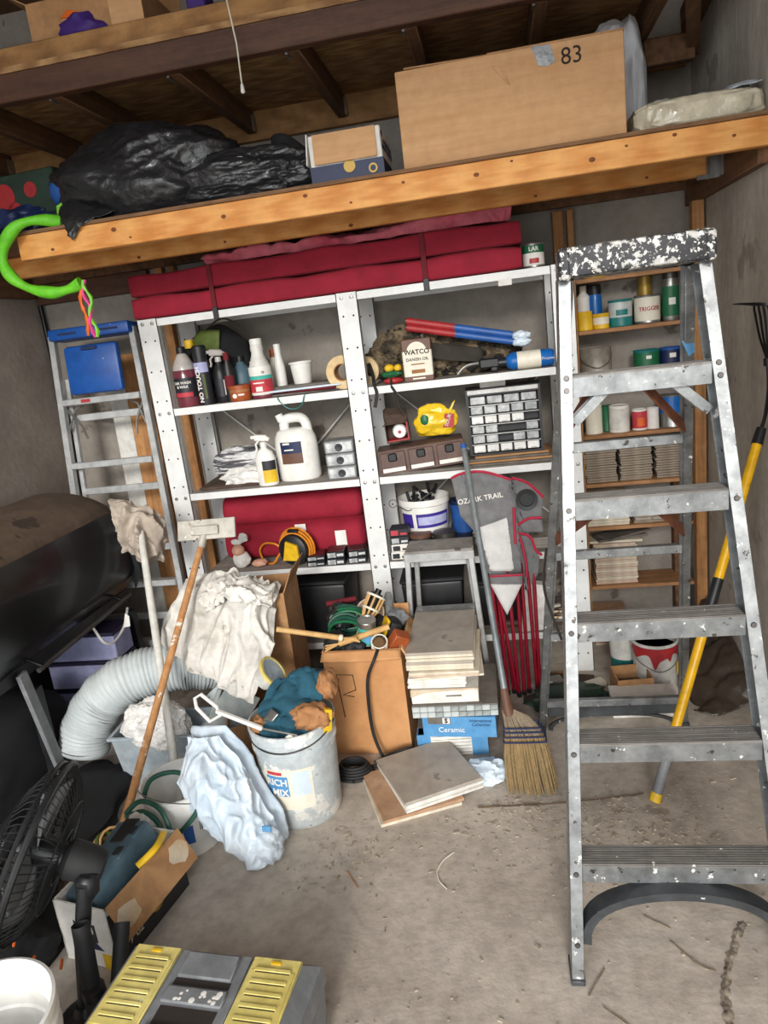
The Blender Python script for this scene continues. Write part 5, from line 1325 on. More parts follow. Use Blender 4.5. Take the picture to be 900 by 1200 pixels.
# beige cloth hung by the grill end
t = thing('hanging_cloth', 'beige crumpled cloth hanging at the far end of the grill', 'cloth', (-1.765, 3.10, 0.0))
B().sheet([[(-0.10, 0.03, 1.03), (-0.04, -0.01, 1.02), (0.03, 0.0, 0.98), (0.07, 0.04, 0.95)], [(-0.10, 0.0, 0.97), (-0.04, -0.06, 0.95), (0.05, -0.05, 0.92), (0.10, 0.03, 0.90)], [(-0.085, 0.0, 0.88), (-0.02, -0.07, 0.86), (0.06, -0.05, 0.86), (0.12, 0.02, 0.83)], [(-0.06, 0.0, 0.80), (0.0, -0.05, 0.78), (0.06, -0.03, 0.74), (0.10, 0.0, 0.72)]], 60, 60, 0.04, 9, 5, 0.045, st=(1.6, 1, 0.8)).obj('cloth', 'beige_cloth', t, solid=0.004, ang=70)
t.location = (-1.60, 2.795, 0.135)
t.scale = (0.92, 0.92, 0.92)

# ================================================================ POLES
t = thing('extension_pole', 'paint worn white pole standing in the white bucket', 'pole', (-1.285, 2.10, 0))
B().cyl((0.045, -0.05, 0.02), (-0.262, 0.62, 0.955), 0.0165, 0.0145, 14).obj('shaft', 'pole_white', t)
t = thing('pole_sander', 'orange brown wooden pole with a drywall sanding plate on top', 'sander', (-1.385, 1.865, 0))
a, e = Vector((0.0, 0.0, 0.085)), Vector((0.110, 0.865, 0.905))
B().cyl(a, e, 0.015, 0.0135, 14).obj('shaft', 'pole_wood', t)
B().box(e + Vector((0.02, 0.0, 0.035)), (0.255, 0.012, 0.085), (-0.35, 0.0, 0.02), bev=0.002).obj('sanding_plate', 'float_metal', t)
B().box(e + Vector((0.018, -0.014, 0.035)), (0.12, 0.012, 0.04), (-0.35, 0, 0.02), bev=0.003).cyl(e - (e - a) * 0.04, e + Vector((0.01, 0, 0.025)), 0.018, 0.016, 12).obj('swivel_mount', 'float_metal', t)

# ================================================================ FLEXIBLE DUCT
t = thing('flexible_duct', 'fat white ribbed flexible duct curving over the clear bin', 'duct', (-1.8, 2.45, 0))
path = smooth([(-0.045, -0.02, 0.105), (-0.015, 0.0, 0.20), (0.045, 0.035, 0.29), (0.14, 0.06, 0.36), (0.26, 0.11, 0.385), (0.38, 0.15, 0.385), (0.46, 0.18, 0.37), (0.52, 0.22, 0.35)], 28)
n = len(path)
rad = []
for i in range(n):
    rad.append(0.098 + (0.0035 if i % 4 in (0, 1) else -0.0035) + 0.003 * math.sin(i * 0.31))
b = B().tube(path, rad, 36, caps=False)
b.obj('hose', 'duct_white', t, solid=0.003, off=-1, ang=70)
b = B().tube([path[0] + (path[0] - path[3]).normalized() * 0.002, path[2]], [0.101, 0.101], 36, caps=False)
b.obj('end_ring', 'duct_white', t, solid=0.005)
t = thing('flexible_duct', 'short curled end of white duct behind the clear bin', 'duct', (-1.27, 2.53, 0))
path = smooth([(0.03, 0.02, 0.31), (0.075, 0.0, 0.25), (0.09, -0.02, 0.17), (0.08, -0.03, 0.11)], 16)
b = B().tube(path, [0.066 + (0.003 if i % 4 in (0, 1) else -0.003) for i in range(len(path))], 30, caps=False).obj('hose', 'duct_white', t, solid=0.003, off=-1, ang=70)

# ================================================================ CLEAR BIN WITH WHITE CLOTH
t = thing('plastic_bin', 'clear plastic bin holding white laundry under the duct', 'bin', (-1.455, 2.42, 0), (0, 0, 0.03))
w, d, h = 0.36, 0.20, 0.22
b = B()
vs = []
for (z, k) in ((0.0, 0.86), (h, 1.0), (h, 0.985), (0.006, 0.845)):
    for sx, sy in ((-1, -1), (1, -1), (1, 1), (-1, 1)):
        vs.append((sx * w / 2 * k, sy * d / 2 * k, z))
fs = [[0, 1, 2, 3][::-1]] + [[i, (i + 1) % 4, 4 + (i + 1) % 4, 4 + i] for i in range(4)] + [[4 + i, 4 + (i + 1) % 4, 8 + (i + 1) % 4, 8 + i] for i in range(4)] + [[8 + i, 8 + (i + 1) % 4, 12 + (i + 1) % 4, 12 + i] for i in range(4)] + [[12, 13, 14, 15]]
b._add(vs, fs)
b.obj('tub', 'clear_bin', t)
B().span((-w / 2 - 0.012, -d / 2 - 0.012, h - 0.01), (w / 2 + 0.012, -d / 2 + 0.003, h + 0.004), bev=0.003).span((-w / 2 - 0.012, d / 2 - 0.003, h - 0.01), (w / 2 + 0.012, d / 2 + 0.012, h + 0.004), bev=0.003).span((-w / 2 - 0.012, -d / 2, h - 0.01), (-w / 2 + 0.003, d / 2, h + 0.004), bev=0.003).span((w / 2 - 0.003, -d / 2, h - 0.01), (w / 2 + 0.012, d / 2, h + 0.004), bev=0.003).obj('rim', 'clear_bin', t)
o = B().blob((0, 0, 0), (0.125, 0.075, 0.10), 0.2, 1.8, 6, 8, 0.16, fine=0.04).obj('laundry_heap', 'white_cloth', None, (-1.45, 2.365, 0.25)); tag(o, 'white crumpled cloth bulging from the clear bin', 'cloth')

# grey dust pan / vent piece
t = thing('dustpan', 'grey plastic dustpan leaning behind the blue white bag', 'dustpan', (-1.17, 2.36, 0.17), (0, 0, 0))
B().prism([(-0.10, -0.09), (0.05, -0.10), (0.14, 0.10), (0.0, 0.14)], 0.008, TR(0, 0, 0.08, 0.95, 0.15, 0.1)).obj('pan', 'grey_plastic', t)
B().bar((-0.09, 0.0, 0.0), (-0.02, 0.09, 0.18), 0.02, 0.05, up=(0, -1, 0), bev=0.003).obj('side_lip', 'grey_plastic', t)
B().cyl((-0.095, -0.05, -0.01), (-0.05, -0.04, 0.07), 0.02, n=12).obj('handle', 'grey_plastic', t)
t.location.z = 0.17
# support carton under the dustpan
o = None
t = carton('leaning_carton', 'flattened brown carton flap standing between bag and grey bucket', 'box', (-1.06, 2.35, 0), 0.35, (0.16, 0.10, 0.27), 'cardboard_dark')

# tangle of brown twine at the foot of the brown pole
t = thing('twine_tangle', 'tangle of brown and olive twine at the foot of the brown pole', 'twine', (-1.40, 1.88, 0.0))
B().blob((0, 0.0, 0.04), (0.10, 0.07, 0.045), 0.2, 2, 4, 3, 0.2, floor=0.001).obj('heap', 'brown_cloth', t)
for k in range(4):
    B().tube([(0.08 * math.cos(q) + 0.01 * k, 0.05 * math.sin(q), 0.075 + 0.02 * math.sin(q * 2 + k) + 0.01 * k) for q in [2 * PI * i / 18 for i in range(18)]], 0.005, 6, True).obj('loop', 'bamboo' if k % 2 else 'olive', t)
# black clutter under the fan; black tubs added to darken the lowest steel shelf
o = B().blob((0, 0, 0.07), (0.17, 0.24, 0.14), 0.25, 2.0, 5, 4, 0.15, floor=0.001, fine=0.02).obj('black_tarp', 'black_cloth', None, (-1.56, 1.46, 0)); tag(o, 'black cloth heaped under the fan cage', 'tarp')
for i, (x, w_, h_) in enumerate(((-1.32, 0.30, 0.24), (-0.98, 0.32, 0.27), (-0.40, 0.30, 0.25), (-0.09, 0.22, 0.22))):
    t = thing('dark_filler_tub', ('black tub added to darken the left end of the lowest shelf', 'black tub added to darken the lowest shelf behind the R carton', 'black tub added to darken the lowest shelf behind the step stool', 'black tub added to darken the shelf behind the red chair tubes')[i], 'tub', (x, 3.38, ZS[4] + 0.0005), (0, 0, 0.03 * (-1) ** i), 'added dark tubs on the lowest shelf')
    B().box((0, 0, h_ / 2), (w_, 0.30, h_), bev=0.015, seg=2, taper=0.9).obj('tub_body', 'black_plastic', t)
    B().box((0, 0, h_ + 0.010), (w_ + 0.012, 0.312, 0.022), bev=0.008).obj('lid', 'cab_black', t)
# ================================================================ CARTON AND DROP CLOTH
t = carton('open_carton', 'open cardboard box behind the draped drop cloth', 'box', (-1.10, 2.78, 0.0), 0.06, (0.30, 0.26, 0.66), 'cardboard_dark', flaps=(('R', 0.10, 25),))
t = thing('drop_cloth', 'off white stained drop cloth draped over the box', 'cloth', (0, 0, 0))
rows = [
    [(-1.36, 2.72, 0.70), (-1.28, 2.74, 0.735), (-1.16, 2.72, 0.715), (-1.04, 2.70, 0.69), (-0.985, 2.68, 0.65)],
    [(-1.42, 2.64, 0.62), (-1.31, 2.62, 0.675), (-1.17, 2.61, 0.675), (-1.03, 2.59, 0.655), (-0.965, 2.60, 0.60)],
    [(-1.455, 2.55, 0.53), (-1.32, 2.535, 0.575), (-1.17, 2.52, 0.585), (-1.03, 2.50, 0.575), (-0.965, 2.52, 0.53)],
    [(-1.37, 2.50, 0.475), (-1.27, 2.48, 0.49), (-1.15, 2.45, 0.50), (-1.03, 2.43, 0.50), (-0.97, 2.44, 0.465)],
    [(-1.22, 2.44, 0.41), (-1.17, 2.42, 0.41), (-1.10, 2.39, 0.41), (-1.02, 2.37, 0.41), (-0.985, 2.36, 0.40)],
    [(-1.14, 2.39, 0.375), (-1.10, 2.375, 0.37), (-1.06, 2.35, 0.365), (-1.01, 2.32, 0.35), (-0.99, 2.31, 0.345)]]
B().sheet(rows, 110, 110, 0.035, 4.5, 3, 0.030, st=(2.0, 1.2, 0.7)).obj('cloth', 'dropcloth', t, solid=0.005, ang=75)
o = B().sheet([[(-0.13, 0.06, 0.02), (-0.05, 0.09, 0.035), (0.06, 0.08, 0.02), (0.15, 0.05, -0.02)], [(-0.15, 0.0, 0.0), (-0.06, 0.03, 0.055), (0.05, 0.02, 0.05), (0.17, 0.0, -0.02)], [(-0.12, -0.06, -0.035), (-0.03, -0.07, 0.0), (0.06, -0.07, -0.005), (0.15, -0.06, -0.05)]], 50, 70, 0.03, 13, 9, 0.035).obj('cloth_wad', 'dropcloth', None, (-1.13, 2.62, 0.675), solid=0.004, ang=75); tag(o, 'ruffled wad of off white cloth on top of the drop cloth', 'cloth')

# ================================================================ GREY BUCKET
t = thing('grout_bucket', 'big grey white bucket with a torn blue label, full of gloves and tools', 'bucket', (-0.822, 2.19, 0.0), (0, 0, 0))
B().lathe([(0, 0), (0.130, 0), (0.134, 0.006), (0.147, 0.285), (0.152, 0.287), (0.152, 0.296), (0.148, 0.298), (0.149, 0.325), (0.154, 0.327), (0.154, 0.336), (0.150, 0.338), (0.151, 0.358), (0.156, 0.36), (0.156, 0.372), (0.150, 0.373), (0.146, 0.35), (0.130, 0.01), (0, 0.01)], 48).obj('pail', 'bucket_grey', t)
def cone_band(z0, z1, a0, a1, e):
    rr_ = lambda z: 0.134 + 0.013 * z / 0.285 + e
    return B().lathe([(rr_(z0), z0), (rr_(z1), z1)], 20, a0=-PI / 2 + a0, a1=-PI / 2 + a1, cap=False)
cone_band(0.085, 0.245, -0.62, 0.62, 0.0012).obj('label_sheet', 'cream', t)
cone_band(0.140, 0.220, -0.56, 0.02, 0.0020).obj('label_print', 'blue_box', t)
cone_band(0.14, 0.235, 0.12, 0.55, 0.0020).obj('label_print', 'poly_bag', t)
B().text('RICH', 0.036, Matrix.Rotation(-0.28, 4, 'Z') @ FRONT(0, -0.1455, 0.195), 0.0004, 0.1455, 0.001).text('MIX', 0.036, Matrix.Rotation(-0.22, 4, 'Z') @ FRONT(0, -0.1445, 0.155), 0.0004, 0.1445, 0.001).obj('lettering', 'white_paper', t)
cone_band(0.226, 0.238, -0.50, -0.10, 0.0026).obj('label_print', 'label_red', t)
B().tube([(0.157 * math.sin(a), -0.157 * math.cos(a) * 0.98, 0.345 - 0.05 * math.cos(a) + 0.02) for a in [-1.5 + 3.0 * i / 20 for i in range(21)]], 0.0028, 6).obj('bail', 'tin_dark', t)
B().lathe([(0, 0.24), (0.142, 0.24)], 32).obj('dark_contents', 'rubber', t)
# gloves in the bucket
t = thing('work_glove', 'teal and tan suede work gloves stuffed in the grey bucket', 'gloves', (-0.80, 2.20, 0.34))
B().sheet([[(-0.135, -0.09, 0.05), (-0.08, -0.125, 0.01), (0.0, -0.13, 0.0), (0.07, -0.10, 0.01)], [(-0.12, -0.02, 0.10), (-0.05, -0.04, 0.08), (0.03, -0.05, 0.07), (0.10, -0.03, 0.08)], [(-0.07, 0.05, 0.16), (0.0, 0.06, 0.17), (0.06, 0.06, 0.16), (0.11, 0.06, 0.13)], [(-0.02, 0.11, 0.15), (0.02, 0.12, 0.16), (0.07, 0.12, 0.15), (0.12, 0.11, 0.12)]], 44, 44, 0.02, 10, 2, 0.022).obj('cuff', 'teal_glove', t, solid=0.012, ang=75)
B().blob((0.075, -0.06, 0.055), (0.065, 0.05, 0.045), 0.25, 2.4, 4, 4, 0.35).blob((0.115, 0.04, 0.12), (0.035, 0.05, 0.05), 0.25, 2.4, 4, 6, 0.3).blob((-0.12, -0.07, 0.035), (0.03, 0.04, 0.03), 0.2, 2.4, 4, 8, 0.2).obj('palm', 'tan_suede', t, ang=75)
o = B().prism([(0, 0), (0.03, 0.01), (0.035, 0.09), (0.012, 0.10)], 0.012, TR(0, 0, 0, PI / 2, 0, 0.6)).obj('yellow_glove_cuff', 'yellow', None, (-0.695, 2.13, 0.335), (0.1, 0.1, 0)); tag(o, 'yellow strip tucked inside the right edge of the grey bucket', 'strip')
# roll / cap lying on gloves
t = thing('paint_cup', 'white round plastic cup with a yellow rim between cloth and gloves', 'cup', (-0.955, 2.31, 0.45), (0.95, 0.1, 1.45))
B().lathe([(0.0, 0.0), (0.040, 0.0), (0.044, 0.01), (0.058, 0.06), (0.0, 0.06)], 30).obj('cup_body', 'white_plastic_dirty', t)
B().lathe([(0.0585, 0.052), (0.064, 0.054), (0.064, 0.066), (0.055, 0.067), (0.0585, 0.052)], 30, cap=False).obj('rim', 'yellow_lid', t)
B().lathe([(0, 0.062), (0.056, 0.062)], 30).obj('lid', 'poly_bag', t)
# roller frame
t = thing('paint_roller_frame', 'white paint roller frame lying from drop cloth to bucket rim', 'roller', (-0.96, 2.10, 0.40))
B().tube([(-0.155, 0.03, 0.10), (-0.10, 0.02, 0.055), (-0.085, 0.0, 0.03), (-0.115, -0.02, 0.022), (-0.165, 0.0, 0.065), (-0.175, 0.02, 0.09)], 0.007, 8, True).obj('wire_loop', 'white_plastic', t)
B().bar((-0.10, 0.01, 0.045), (0.07, -0.02, -0.012), 0.016, 0.014, bev=0.003).obj('arm', 'white_plastic', t)
B().tube([(0.07, -0.02, -0.012), (0.20, -0.05, -0.022)], 0.0035, 6).obj('rod', 'tin', t)
B().sheet([[(0.06, 0.02, 0.0), (0.10, 0.0, 0.0)], [(0.09, 0.04, 0.03), (0.125, 0.01, 0.025)]], 4, 4).obj('scraper_blade', 'tin', t, solid=0.002)
o = B().cyl((0, 0, 0), (0.012, -0.02, 0.012), 0.014, n=14).obj('cork_knob', 'cream', None, (-0.80, 2.07, 0.352)); tag(o, 'round cream knob inside the grey bucket rim', 'knob')

# ================================================================ BLUE WHITE PLASTIC BAG
t = thing('plastic_bag', 'pale blue white plastic bag slumped before the clear bin', 'bag', (-1.005, 1.97, 0.0), (0, 0, 0))
rows = [
    [(-0.135, 0.06, 0.395), (-0.09, 0.03, 0.41), (-0.02, 0.05, 0.40)],
    [(-0.15, 0.01, 0.30), (-0.06, -0.05, 0.33), (0.035, 0.05, 0.31)],
    [(-0.12, -0.03, 0.20), (-0.01, -0.095, 0.22), (0.09, 0.02, 0.21)],
    [(-0.04, -0.06, 0.09), (0.06, -0.11, 0.11), (0.15, -0.01, 0.11)],
    [(0.03, -0.07, 0.012), (0.11, -0.11, 0.012), (0.17, -0.03, 0.015)]]
B().sheet(rows, 110, 90, 0.028, 7, 6, 0.016, st=(1.9, 1.9, 0.8)).obj('bag_front', 'poly_bag', t, solid=0.002, ang=75)
B().sheet([[(x, y + 0.05 + 0.02, z) for x, y, z in row] for row in rows], 30, 20, 0.02, 10, 2, 0.01).obj('bag_back', 'poly_bag', t, solid=0.002, ang=75)
B().blob((0.12, -0.06, 0.055), (0.06, 0.055, 0.055), 0.25, 2.4, 4, 6, 0.3, floor=0.004).obj('bag_bottom', 'poly_bag', t, ang=75)
B().span((0.135, -0.085, 0.13), (0.165, -0.08, 0.15)).obj('printed_tab', 'blue_box', t)

# ================================================================ WHITE BUCKET (tilted, open)
t = thing('open_bucket', 'white bucket with barcode label and green hose inside', 'bucket', (-1.20, 2.02, 0.001), (0.0, 0.0, 0))
B().lathe([(0, 0), (0.112, 0), (0.116, 0.006), (0.132, 0.21), (0.137, 0.212), (0.137, 0.235), (0.130, 0.236), (0.126, 0.20), (0.110, 0.010), (0, 0.010)], 44).obj('pail', 'white_plastic', t)
B().lathe([(0.1215, 0.06), (0.1265, 0.13)], 8, a0=-PI / 2 + 0.35, a1=-PI / 2 + 0.62, cap=False).obj('label_print', 'blue', t)
b = B()
for i in range(7):
    a = -PI / 2 + 0.80 + i * 0.045
    b.lathe([(0.1245, 0.10), (0.1290, 0.16)], 1, a0=a, a1=a + (0.03 if i % 2 else 0.018), cap=False)
b.obj('barcode', 'ink', t)
B().tube([(0.139 * math.cos(a), 0.139 * math.sin(a), 0.20 - 0.06 * math.sin(a + 0.6)) for a in [-2.6 + 2.9 * i / 20 for i in range(21)]], 0.002, 5).obj('bail', 'tin', t)
t = thing('garden_hose', 'dark green hose looped out of the white bucket', 'hose', (-1.22, 1.92, 0.0))
B().tube(smooth([(-0.09, 0.03, 0.20), (-0.06, 0.06, 0.265), (0.03, 0.07, 0.285), (0.12, 0.03, 0.265), (0.135, -0.02, 0.21), (0.09, -0.06, 0.16), (0.05, -0.075, 0.14)]), 0.0085, 8).tube(smooth([(-0.12, -0.03, 0.20), (-0.06, -0.03, 0.245), (0.01, -0.05, 0.24), (0.05, -0.075, 0.20), (0.06, -0.09, 0.14), (0.06, -0.10, 0.06)]), 0.0085, 8).tube(smooth([(-0.10, -0.06, 0.21), (-0.03, -0.07, 0.235), (0.025, -0.085, 0.20), (0.035, -0.10, 0.12), (0.04, -0.11, 0.05)]), 0.0085, 8).obj('hose_loop', 'green_hose', t)
o = B().blob((0, 0, 0), (0.045, 0.04, 0.04), 0.15, 2.5, 4, 3, 0.2).obj('twine_ball', 'white_cloth', None, (-1.262, 1.845, 0.195)); tag(o, 'ball of white twine in front of the white bucket', 'twine')

# ================================================================ BOX R WITH TOOLS
t = carton('tool_carton', 'large orange brown carton marked R, full of garden odds and ends', 'box', (-0.615, 2.68, 0.0), 0.0, (0.315, 0.34, 0.46), 'cardboard_orange', flaps=(('B', 0.05, 8),))
B().sheet([[(-0.155, -0.172, 0.457), (0.0, -0.176, 0.462), (0.155, -0.172, 0.457)], [(-0.16, -0.20, 0.43), (0.0, -0.205, 0.428), (0.16, -0.20, 0.43)]], 4, 12).obj('folded_flap', 'cardboard_orange', t, solid=0.005)
B().sheet([[(0.1600, -0.165, 0.456), (0.1600, 0.0, 0.475), (0.1600, 0.165, 0.456)], [(0.19, -0.165, 0.40), (0.20, 0.0, 0.41), (0.19, 0.165, 0.40)]], 6, 12, 0.01, 12).obj('side_flap', 'cardboard', t, solid=0.005)
def stroke(pts, w, nm, par, mx):
    B(mx).tube([(x, y, 0) for x, y in pts], w, 5).obj(nm, 'marker', par)
fx = TR(-0.10, -0.1715, 0.17, PI / 2)
stroke([(0, 0), (-0.012, 0.19), (0.055, 0.185), (0.06, 0.12), (0.005, 0.10), (0.05, 0.09)], 0.0022, 'lettering', t, fx)
fx = TR(0.1585, -0.06, 0.24, PI / 2, 0, PI / 2)
stroke([(0, 0), (0, 0.12), (0.06, 0.11), (0.06, 0.06), (0.0, 0.055), (0.07, 0.0)], 0.002, 'lettering', t, fx)
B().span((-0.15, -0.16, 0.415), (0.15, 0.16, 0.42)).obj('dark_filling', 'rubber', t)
CZ = 0.425
# contents, each a thing
t = thing('tiki_torch', 'bamboo tiki torch head standing up in the R carton', 'torch', (-0.645, 2.66, CZ), (0, 0, 0))
b = B()
a, e = Vector((-0.02, -0.06, 0.0)), Vector((0.085, 0.05, 0.19))
dd = (e - a).normalized(); xx, yy, _ = frame_to(dd)
for i in range(8):
    an = 2 * PI * i / 8
    rim = lambda rr_, k: a.lerp(e, k) + (xx * math.cos(an) + yy * math.sin(an)) * rr_
    b.tube([rim(0.008, 0), rim(0.012, 0.45), rim(0.032, 0.75), rim(0.034, 0.95)], 0.0045, 6)
b.obj('bamboo_strips', 'bamboo', t)
for k, rr_ in ((0.72, 0.034), (0.95, 0.038)):
    c = a.lerp(e, k)
    B().tube([c + (xx * math.cos(q) + yy * math.sin(q)) * rr_ for q in [2 * PI * i / 16 for i in range(16)]], 0.005, 6, True).obj('binding', 'cream', t)
B().cyl(a.lerp(e, 0.68), a.lerp(e, 1.0), 0.026, n=14).cyl(a.lerp(e, 1.0), a.lerp(e, 1.08), 0.014, n=10).obj('fuel_can', 'black_metal', t)
t = thing('bamboo_pole', 'bamboo pole with split end lying over the left carton rim', 'pole', (-0.74, 2.50, CZ + 0.03))
B().cyl((-0.19, -0.02, 0.125), (0.06, 0.02, 0.055), 0.011, n=10).obj('cane', 'bamboo', t)
for i in range(5):
    B().tube([(0.06, 0.02, 0.055), (0.12, 0.02 + 0.012 * (i - 2), 0.045 - 0.010 * (i - 2))], 0.004, 5).obj('split_strip', 'bamboo', t)
B().cyl((0.045, 0.018, 0.059), (0.058, 0.02, 0.056), 0.0135, n=10).obj('binding', 'cream', t)
t = thing('bamboo_pole', 'bamboo pole lying across the front of the R carton', 'pole', (-0.60, 2.53, CZ + 0.06))
B().cyl((-0.10, -0.005, 0.0), (0.10, 0.035, 0.045), 0.0125, n=10).obj('cane', 'bamboo', t)
for s in (-1, 0, 1):
    B().tube([(-0.10, -0.005, 0.0), (-0.155, -0.02 + 0.012 * s, -0.012 + 0.006 * s)], 0.004, 5).obj('split_strip', 'bamboo', t)
t = can('food_can', 'green labelled tin can upright in the R carton', -0.600, 2.595, CZ + 0.03, 0.036, 0.105, 'tin', 'label_teal', (0.08, 0.75))
t.rotation_euler = (0.15, 0.1, 0)
B().prism([(-0.014, 0.02), (0.016, 0.02), (0.016, 0.06), (-0.014, 0.06)], 0.001, TR(0.008, -0.0365, 0.0, PI / 2)).obj('label_print', 'blue_box', t)
t = thing('hose_coil', 'coil of dark green cord in the R carton', 'cord', (-0.70, 2.68, CZ))
b = B()
b2_ = B()
for i in range(8):
    rr_ = 0.070 + 0.006 * math.sin(i * 2.1)
    (b if i % 2 else b2_).tube([(rr_ * math.cos(q) + 0.006 * math.sin(i * 1.7), -0.035 + 0.013 * i + 0.006 * math.cos(q * 2 + i), 0.055 + rr_ * 0.72 * math.sin(q) + 0.004 * i) for q in [2 * PI * k / 24 for k in range(24)]], 0.0062, 6, True)
b.obj('coil', 'green_hose', t)
b2_.obj('coil', 'green', t)
for i, (x, y, z, s, lb) in enumerate(((-0.725, 2.60, 0.0, 0.05, 'black strap bundle at the front left of the R carton'), (-0.66, 2.80, 0.04, 0.05, 'black hose fitting at the back of the R carton'), (-0.575, 2.72, 0.02, 0.045, 'dark knob between tin can and tool in the R carton'), (-0.50, 2.74, 0.03, 0.045, 'grey plastic cover at the right wall of the R carton'), (-0.655, 2.555, -0.005, 0.045, 'black ribbed hose piece under the crossed bamboo poles'))):
    o = B().blob((0, 0, s * 0.7), (s, s * 0.8, s * 0.8), 0.3, 1.8, 4, 3 + i * 2, 0.2, fine=0.05).obj('odd_part', ('rubber', 'black_plastic', 'rubber', 'tool_grey', 'rubber')[i], None, (x, y, CZ + z)); tag(o, lb, 'part')
o = B().blob((0, 0, 0.04), (0.05, 0.06, 0.06), 0.3, 2.5, 4, 3, 0.3).obj('black_bag', 'bin_bag', None, (-0.745, 2.76, CZ + 0.03)); tag(o, 'black plastic lump at the back left of the R carton', 'bag')
o = B().lathe([(0.01, 0.0), (0.045, 0.012), (0.06, 0.055), (0.055, 0.055), (0.042, 0.016), (0.0, 0.006)], 24).obj('clay_saucer', 'tile_pink', None, (-0.615, 2.775, CZ + 0.07), (0.9, 0.3, 0)); tag(o, 'round beige saucer tipped behind the tiki torch', 'saucer')
o = B().lathe([(0, 0), (0.018, 0), (0.02, 0.10), (0.012, 0.13), (0, 0.13)], 16).obj('glass_bottle', 'mosaic', None, (-0.535, 2.78, CZ + 0.05), (-0.9, 0.5, 0.5)); tag(o, 'glass bottle lying at the back right of the R carton', 'bottle')
t = thing('power_drill', 'black tool with a yellow stripe in the R carton', 'tool', (-0.525, 2.66, CZ + 0.01), (0, 0.4, 0.4))
B().box((0, 0, 0.05), (0.06, 0.10, 0.075), bev=0.02, seg=2).box((0.02, 0.02, 0.0), (0.04, 0.05, 0.07), bev=0.01).obj('tool_body', 'rubber', t)
B().box((-0.034, -0.01, 0.055), (0.012, 0.07, 0.07), bev=0.005).obj('yellow_stripe', 'yellow', t)
o = B().box((0, 0, 0.03), (0.065, 0.05, 0.075), bev=0.003).obj('brick_block', 'tub_orange', None, (-0.487, 2.565, CZ + 0.02), (0.4, 0.5, 0.5)); tag(o, 'orange terracotta block at the right corner of the R carton', 'block')
t = thing('lantern', 'small wicker lantern between the bamboo pole and terracotta block', 'lantern', (-0.55, 2.565, CZ + 0.005), (0.6, 0.2, 0))
B().lathe([(0.02, 0), (0.03, 0.02), (0.028, 0.06), (0.016, 0.075)], 14).obj('lantern_body', 'basket_brown', t)
for zz in (0.01, 0.03, 0.05, 0.07):
    B().tube([(0.031 * math.cos(q), 0.031 * math.sin(q), zz) for q in [2 * PI * k / 14 for k in range(14)]], 0.003, 5, True).obj('wicker_ring', 'cream', t)
o = B().cyl((-0.07, 0, 0), (0.06, 0.02, 0.01), 0.012, n=10).obj('red_pipe', 'red_dark', None, (-0.745, 2.83, CZ + 0.11)); tag(o, 'dark red handled tool at the back of the R carton', 'tool')
# cable from the carton to the floor
t = thing('power_cable', 'black power cable hanging down the R carton, coiled on the floor', 'cable', (-0.60, 2.40, 0.0))
B().tube(smooth([(0.06, 0.13, 0.47), (0.045, 0.065, 0.44), (0.01, 0.062, 0.36), (0.0, 0.06, 0.24), (0.005, 0.055, 0.12), (0.04, 0.03, 0.03), (0.07, 0.03, 0.012), (0.02, 0.01, 0.012), (-0.06, 0.0, 0.01), (-0.11, -0.04, 0.01), (-0.06, -0.09, 0.01)]), 0.0065, 8).obj('hanging_lead', 'rubber', t)
b = B()
for i in range(5):
    b.tube([(-0.07 + (0.075 - 0.006 * i) * math.cos(q), -0.03 + (0.055 - 0.004 * i) * math.sin(q), 0.009 + 0.010 * i) for q in [2 * PI * k / 24 for k in range(24)]], 0.0065, 6, True)
b.tube(smooth([(0.0, 0.02, 0.02), (0.08, 0.035, 0.05), (0.14, 0.05, 0.06), (0.165, 0.09, 0.03)]), 0.006, 6)
b.obj('coil', 'rubber', t)

# ================================================================ TILES ON THE FLOOR AND ON BOXES
zt = tile_stack(2, -0.44, 2.265, 0.0, 0.30, 0.30, 0.0115, 0.42, 0.006, ['tile_cream', 'tile_clay'], ' of the clay tile pair on the floor', 'clay tiles on the floor', 41, 'clay coloured textured tile under the grey floor tiles', jr=0.02)
tile_stack(4, -0.372, 2.312, zt, 0.30, 0.30, 0.0095, 0.50, 0.005, ['tile_white', 'tile_white', 'tile_white', 'tile_grey'], ' of the low white edged pile on the floor', 'grey tiles in the low floor pile', 42, 'grey tile on top of the low floor pile', jr=0.02)
# blue tile boxes
def tilebox(label, loc, rz, w, d, h, cut):
    t = thing('tile_box', label, 'box', loc, (0, 0, rz))
    B().span((-w / 2, 0, 0), (w / 2, d, h), bev=0.002).obj('tiles', 'tile_white', t)
    B().span((-w / 2 - 0.002, 0.05, -0.0), (w / 2 + 0.002, d + 0.002, h + 0.001)).obj('carton_sleeve', 'slate', t)
    return t
t = tilebox('blue and white ceramic tile box at the bottom, torn open', (-0.29, 2.485, 0.0), 0.06, 0.27, 0.29, 0.10, 1)
B().span((-0.138, -0.003, 0), (-0.085, 0.06, 0.10)).span((0.075, -0.003, 0), (0.138, 0.06, 0.10)).obj('blue_flap', 'blue_box', t)
b = B()
for i in range(6):
    b.span((-0.083, -0.0008, 0.014 + i * 0.0145), (0.073, 0.0005, 0.0155 + i * 0.0145))
b.obj('tile_joints', 'slate', t)
t = tilebox('blue lettered tile box resting on the torn blue and white one', (-0.255, 2.46, 0.1015), -0.06, 0.28, 0.29, 0.085, 1)
B().span((-0.142, -0.004, 0.0), (0.142, 0.05, 0.086)).obj('blue_front', 'blue_box', t)
B().text('Ceramic', 0.03, FRONT(-0.03, -0.0048, 0.03)).obj('lettering', 'white_paper', t)
B().text('International', 0.017, FRONT(0.085, -0.0048, 0.070)).text('Collection', 0.017, FRONT(0.085, -0.0048, 0.053)).obj('lettering', 'navy', t)
